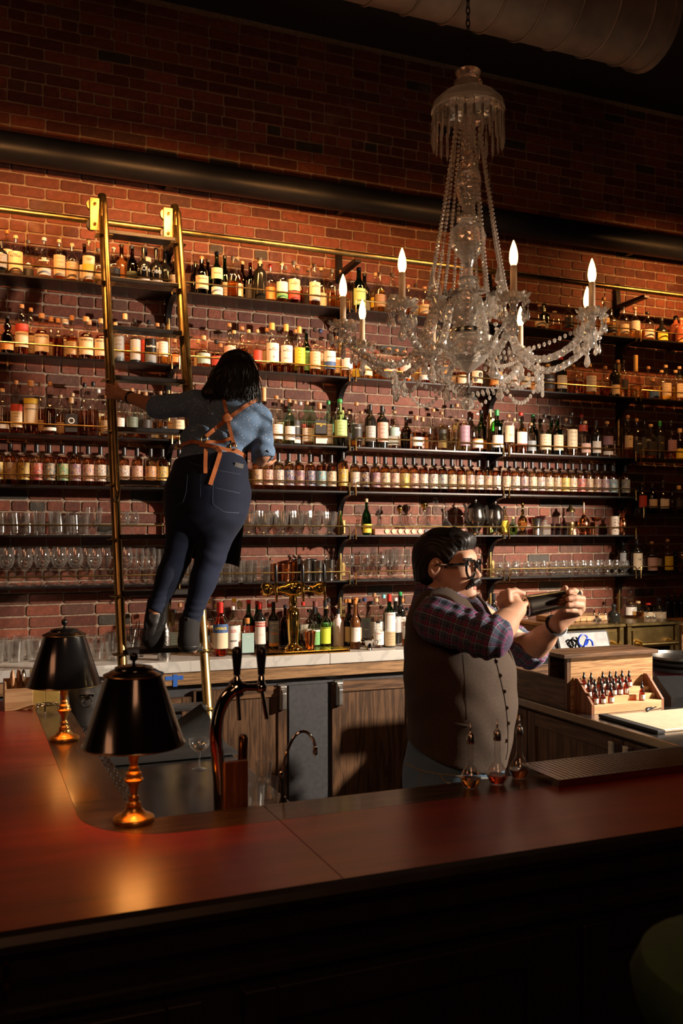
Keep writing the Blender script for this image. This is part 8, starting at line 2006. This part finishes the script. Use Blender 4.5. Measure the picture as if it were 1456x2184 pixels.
lo, hi = bbox([PD(320, 830, 4.5), PD(590, 840, 4.5), PD(450, 1010, 4.35), WR_, PD(400, 900, 4.75)], .07)
wsh = sdf_obj('shirt', wshirt, lo, hi, .0055, M_CHAM, wo)
bm = newbm(); e_ = EL.lerp(WL, .10); ax = (WL-EL).normalized(); u = ax.cross(Vector((0, 0, 1))).normalized(); v_ = ax.cross(u)
for off, r_ in ((0, .049), (-.02, .0515)): tube(bm, [e_+ax*off+(u*math.cos(a)+v_*math.sin(a))*r_ for a in [2*PI*i/30 for i in range(31)]], .007, 8, False)
finish(bm, 'rolled_cuff', M_CHAM, wo)['kind'] = 'stuff'
# navy jeans
jw = loft(wc[:4], wrx[:4], wry[:4], Ww); zj = PD(450, 970, 4.4).z
def wjeans(P):
    d = smin(jw(P), uni(butt(0), .02)(P), .04); d = smin(d, uni(legs(0), .02)(P), .05)
    d = d+wr(P, KL, (AL-KL)+Vector((.1,0,0)), 120, .0028, .07)+wr(P, KR, (AR-KR)-Vector((.1,0,0)), 120, .0028, .07)+wr(P, AL.lerp(KL, .15), (AL-KL)+Vector((.1,0,0)), 190, .003, .06)+wr(P, AR.lerp(KR, .15), (AR-KR), 190, .0035, .07)+wr(P, PD(395, 1110, 4.35), (.2, 0, 1), 90, .0035, .08)+wr(P, PD(470, 1110, 4.35), (-.2, 0, 1), 90, .0035, .08)
    d = smax(d, (P[:, 2]-zj)-.10*((P-A_(PD(450, 966, 4.4)))@A_(Ww)), .004); d = smax(d, halfsp(AL.lerp(toL, .12), (AL-KL).normalized())(P), .004) if True else d
    return smax(d, np.where((P-A_(AR))@A_((AR-KR).normalized()) > .012, .02, -1), .004)
lo, hi = bbox([PD(345, 960, 4.45), PD(535, 960, 4.45), PD(320, 1310, 4.4), PD(410, 1345, 4.4), PD(440, 1060, 4.25), PD(440, 1060, 4.6)], .06)
wj = sdf_obj('jeans', wjeans, lo, hi, .0055, M_NAVY, wo)
T = bvh(wj); M_NTH = simple('navy_seam', (.03, .045, .085), .8)
for pts in ([(400, 1012), (397, 1050), (390, 1072), (372, 1080)], [(455, 1015), (453, 1075), (478, 1092), (510, 1094)], [(458, 1040), (485, 1046), (512, 1052)], [(430, 990), (427, 1060)], [(400, 985), (450, 1000), (512, 1012)]): strap(T, pts, .0025, .001, 'stitched_seam', M_NTH, wo, .0)
q = strap(T, [(500, 992), (518, 997)], .030, .002, 'leather_patch', simple('dark_leather_patch', (.03, .025, .022), .5), wo, .001)
# apron hanging in front of her
def sheet(rows, th, name, mat, parent):
    bm = newbm(); G = [[bm.verts.new(p) for p in r_] for r_ in rows]
    for i in range(len(G)-1):
        for j in range(len(G[0])-1): bm.faces.new((G[i][j], G[i][j+1], G[i+1][j+1], G[i+1][j]))
    bmesh.ops.solidify(bm, geom=bm.faces[:], thickness=th); bmesh.ops.recalc_face_normals(bm, faces=bm.faces[:]); return finish(bm, name, mat, parent)
rows = []
for i in range(15):
    t = i/14; row = []
    for j in range(17):
        s = j/16; py = 962+(250-22*(1-s))*t; xr = 528-2*t-16*max(0, t-.35)/.65*1.0; xl = 392+8*t
        px = xl+(xr-xl)*math.sin(s*PI/2)**.9; dep = 4.60+.05*t - .17*max(0, (s-.72)/.28)**1.5*(1-.35*t) + .008*math.sin(s*20+t*3)
        row.append(PD(px, py, dep))
    rows.append(row)
sheet(rows, .003, 'apron', M_APRON, wo)
# leather straps over the back
Ts = bvh(wsh, wj)
for pts, w_ in (([(549, 851), (520, 868), (490, 890), (462, 912), (438, 932)], .018), ([(477, 850), (481, 872), (487, 892)], .016), ([(485, 893), (490, 915), (496, 938), (501, 952)], .016), ([(436, 942), (470, 943), (492, 935)], .016), ([(372, 958), (385, 949), (408, 942), (430, 944)], .018), ([(425, 948), (455, 952), (484, 960), (505, 962), (524, 974)], .020), ([(439, 958), (438, 985), (438, 1010)], .018), ([(462, 955), (470, 965), (464, 985), (456, 1010), (448, 1034)], .020)):
    strap(Ts, pts, w_, .003, 'leather_strap', M_LEATHER, wo, .003)
k = onto(Ts, 486, 893, .004)
bm = newbm(); bmesh.ops.create_icosphere(bm, subdivisions=3, radius=1, matrix=Matrix.Translation(k) @ Matrix.Diagonal((.030, .011, .028, 1))); finish(bm, 'leather_knot', M_LEATHER, wo)
for px, py in ((435, 937), (497, 952)):
    k = onto(Ts, px, py, .008); bm = newbm(); tube(bm, [k+RT*(.014*math.cos(a))+Vector((0, 0, .018*math.sin(a))) for a in [2*PI*i/20 for i in range(21)]], .0028, 8, False); finish(bm, 'metal_ring', M_BRASS, wo)
# boots
sr = cap(AL-(AL-KL).normalized()*.02, toL, .050, .052); toe = cap(toL, PD(330, 1374, 4.44), .048, .040)
nrm = (Vector(FW)*-1+Vector((0, 0, .12))).normalized(); pl = PD(327, 1340, 4.375)
def bootL(P): return smax(uni([sr, toe, cap(PD(333, 1318, 4.40), PD(328, 1330, 4.39), .046, .042)], .02)(P), halfsp(pl, nrm)(P), .006)
lo, hi = bbox([PD(300, 1270, 4.4), PD(350, 1390, 4.4)], .08); lo[1] -= .05; hi[1] += .1
bl_ = sdf_obj('boot', bootL, lo, hi, .005, M_SUEDE, wo)
sol = uni([ell(PD(331, 1315, 4.385), (.036, .014, .034)), cap(PD(329, 1330, 4.39), PD(327, 1350, 4.40), .020, .028), ell(PD(326, 1355, 4.395), (.046, .016, .052))], .02)
sdf_obj('boot_sole', lambda P: smax(sol(P), halfsp(pl+nrm*.010, nrm)(P), .003), lo, hi, .005, M_SOLE, wo)
fw_ = (toR-heR).normalized()
def bootR(P): return smax(uni([cap(AR+Vector((0, 0, .01)), heR+Vector((0, 0, .02)), .052, .049), cap(heR, toR, .048, .042)], .02)(P), 1.189-P[:, 2], .004)
lo, hi = bbox([AR, heR, toR], .09); sdf_obj('boot', bootR, lo, hi, .0055, M_SUEDE, wo)
def soleR(P): return smax(smax(uni([cap(heR, toR, .052, .045)], .02)(P), 1.2005-P[:, 2], .002), P[:, 2]-1.222, .002)
sdf_obj('boot_sole', soleR, lo, hi, .005, M_SOLE, wo)
bm = newbm(); q = AR+Vector((0, 0, .03)); tube(bm, [q-FW*.047+Vector((0, 0, -.025)), q-FW*.052+Vector((0, 0, .006)), q-FW*.046+Vector((0, 0, -.01))], .006, 8); finish(bm, 'pull_tab', M_SUEDE, wo)
# wrist band
bm = newbm(); c_ = EL.lerp(WL, .90); ax = (WL-EL).normalized(); u = ax.cross(Vector((0, 0, 1))).normalized(); v_ = ax.cross(u); tube(bm, [c_+(u*math.cos(a)+v_*math.sin(a))*.0305 for a in [2*PI*i/28 for i in range(29)]], .0065, 8, False, .5); finish(bm, 'wristband', M_BLACKPL, wo)
# long wavy black hair
hv = uni([ell(wpt(HCw, Rw, (-.018, 0, .034)), (.100, .084, .088), Rw), ell(PD(496, 812, 4.50), (.112, .08, .10)), ell(PD(470, 838, 4.47), (.100, .05, .055)), ell(PD(520, 842, 4.47), (.085, .055, .060)), ell(PD(492, 850, 4.45), (.075, .045, .055))], .03)
def whair(P):
    q = (P-A_(HCw))@Rw; d = hv(P)+.006+.0045*np.sin(q[:, 1]*190+q[:, 0]*150+2.5*np.sin(q[:, 2]*38)); return smax(d, np.where(q[:, 2] > .055, q[:, 0]-.075, q[:, 0]-.030), .01)
lo, hi = bbox([PD(415, 730, 4.5), PD(570, 875, 4.5)], .10); lo[1] -= .05; hi[1] += .1; sdf_obj('hair', whair, lo, hi, .005, M_HAIR, wo)
R_ = []; up = Vector((0, 0, 1)); HB = Vector(HCw)
for i in range(760):
    th = rg.uniform(-1, 1); a = PI+th*PI*.66
    e = Vector(Rw@A_((math.cos(a), math.sin(a), 0))); ph = rg.uniform(0, 6.28); am = rg.uniform(.005, .013); P = []
    left = max(0, -e.dot(RT)); right = max(0, e.dot(RT)); ln = rg.uniform(.14, .20)+.03*right; dep = rg.uniform(-.014, .010); st = rg.uniform(0, .25)
    for k in range(14):
        t = st+(1-st)*k/13; z = .122-(.122+ln)*t; ar = min(1, t*2.6)*PI/2
        rad = (.106+dep)*math.sin(ar) + (.034+.062*left+.008*right)*max(0, t-.3)/.7
        if t > .85: rad -= .03*(t-.85)/.15
        ww = min(1, t*2.2)
        P.append(HB+Vector(Rw@A_((-.012, 0, 0)))+e*(rad+am*.7*math.cos(ph+t*15)*ww)+up*(z*(1 if z < 0 else 1))+e.cross(up)*(am*math.sin(ph+t*17)*ww))
    R_.append((P, rg.uniform(.0022, .0042)))
hairs('hair_locks', R_, M_HAIR, parent=wo, seg=5)
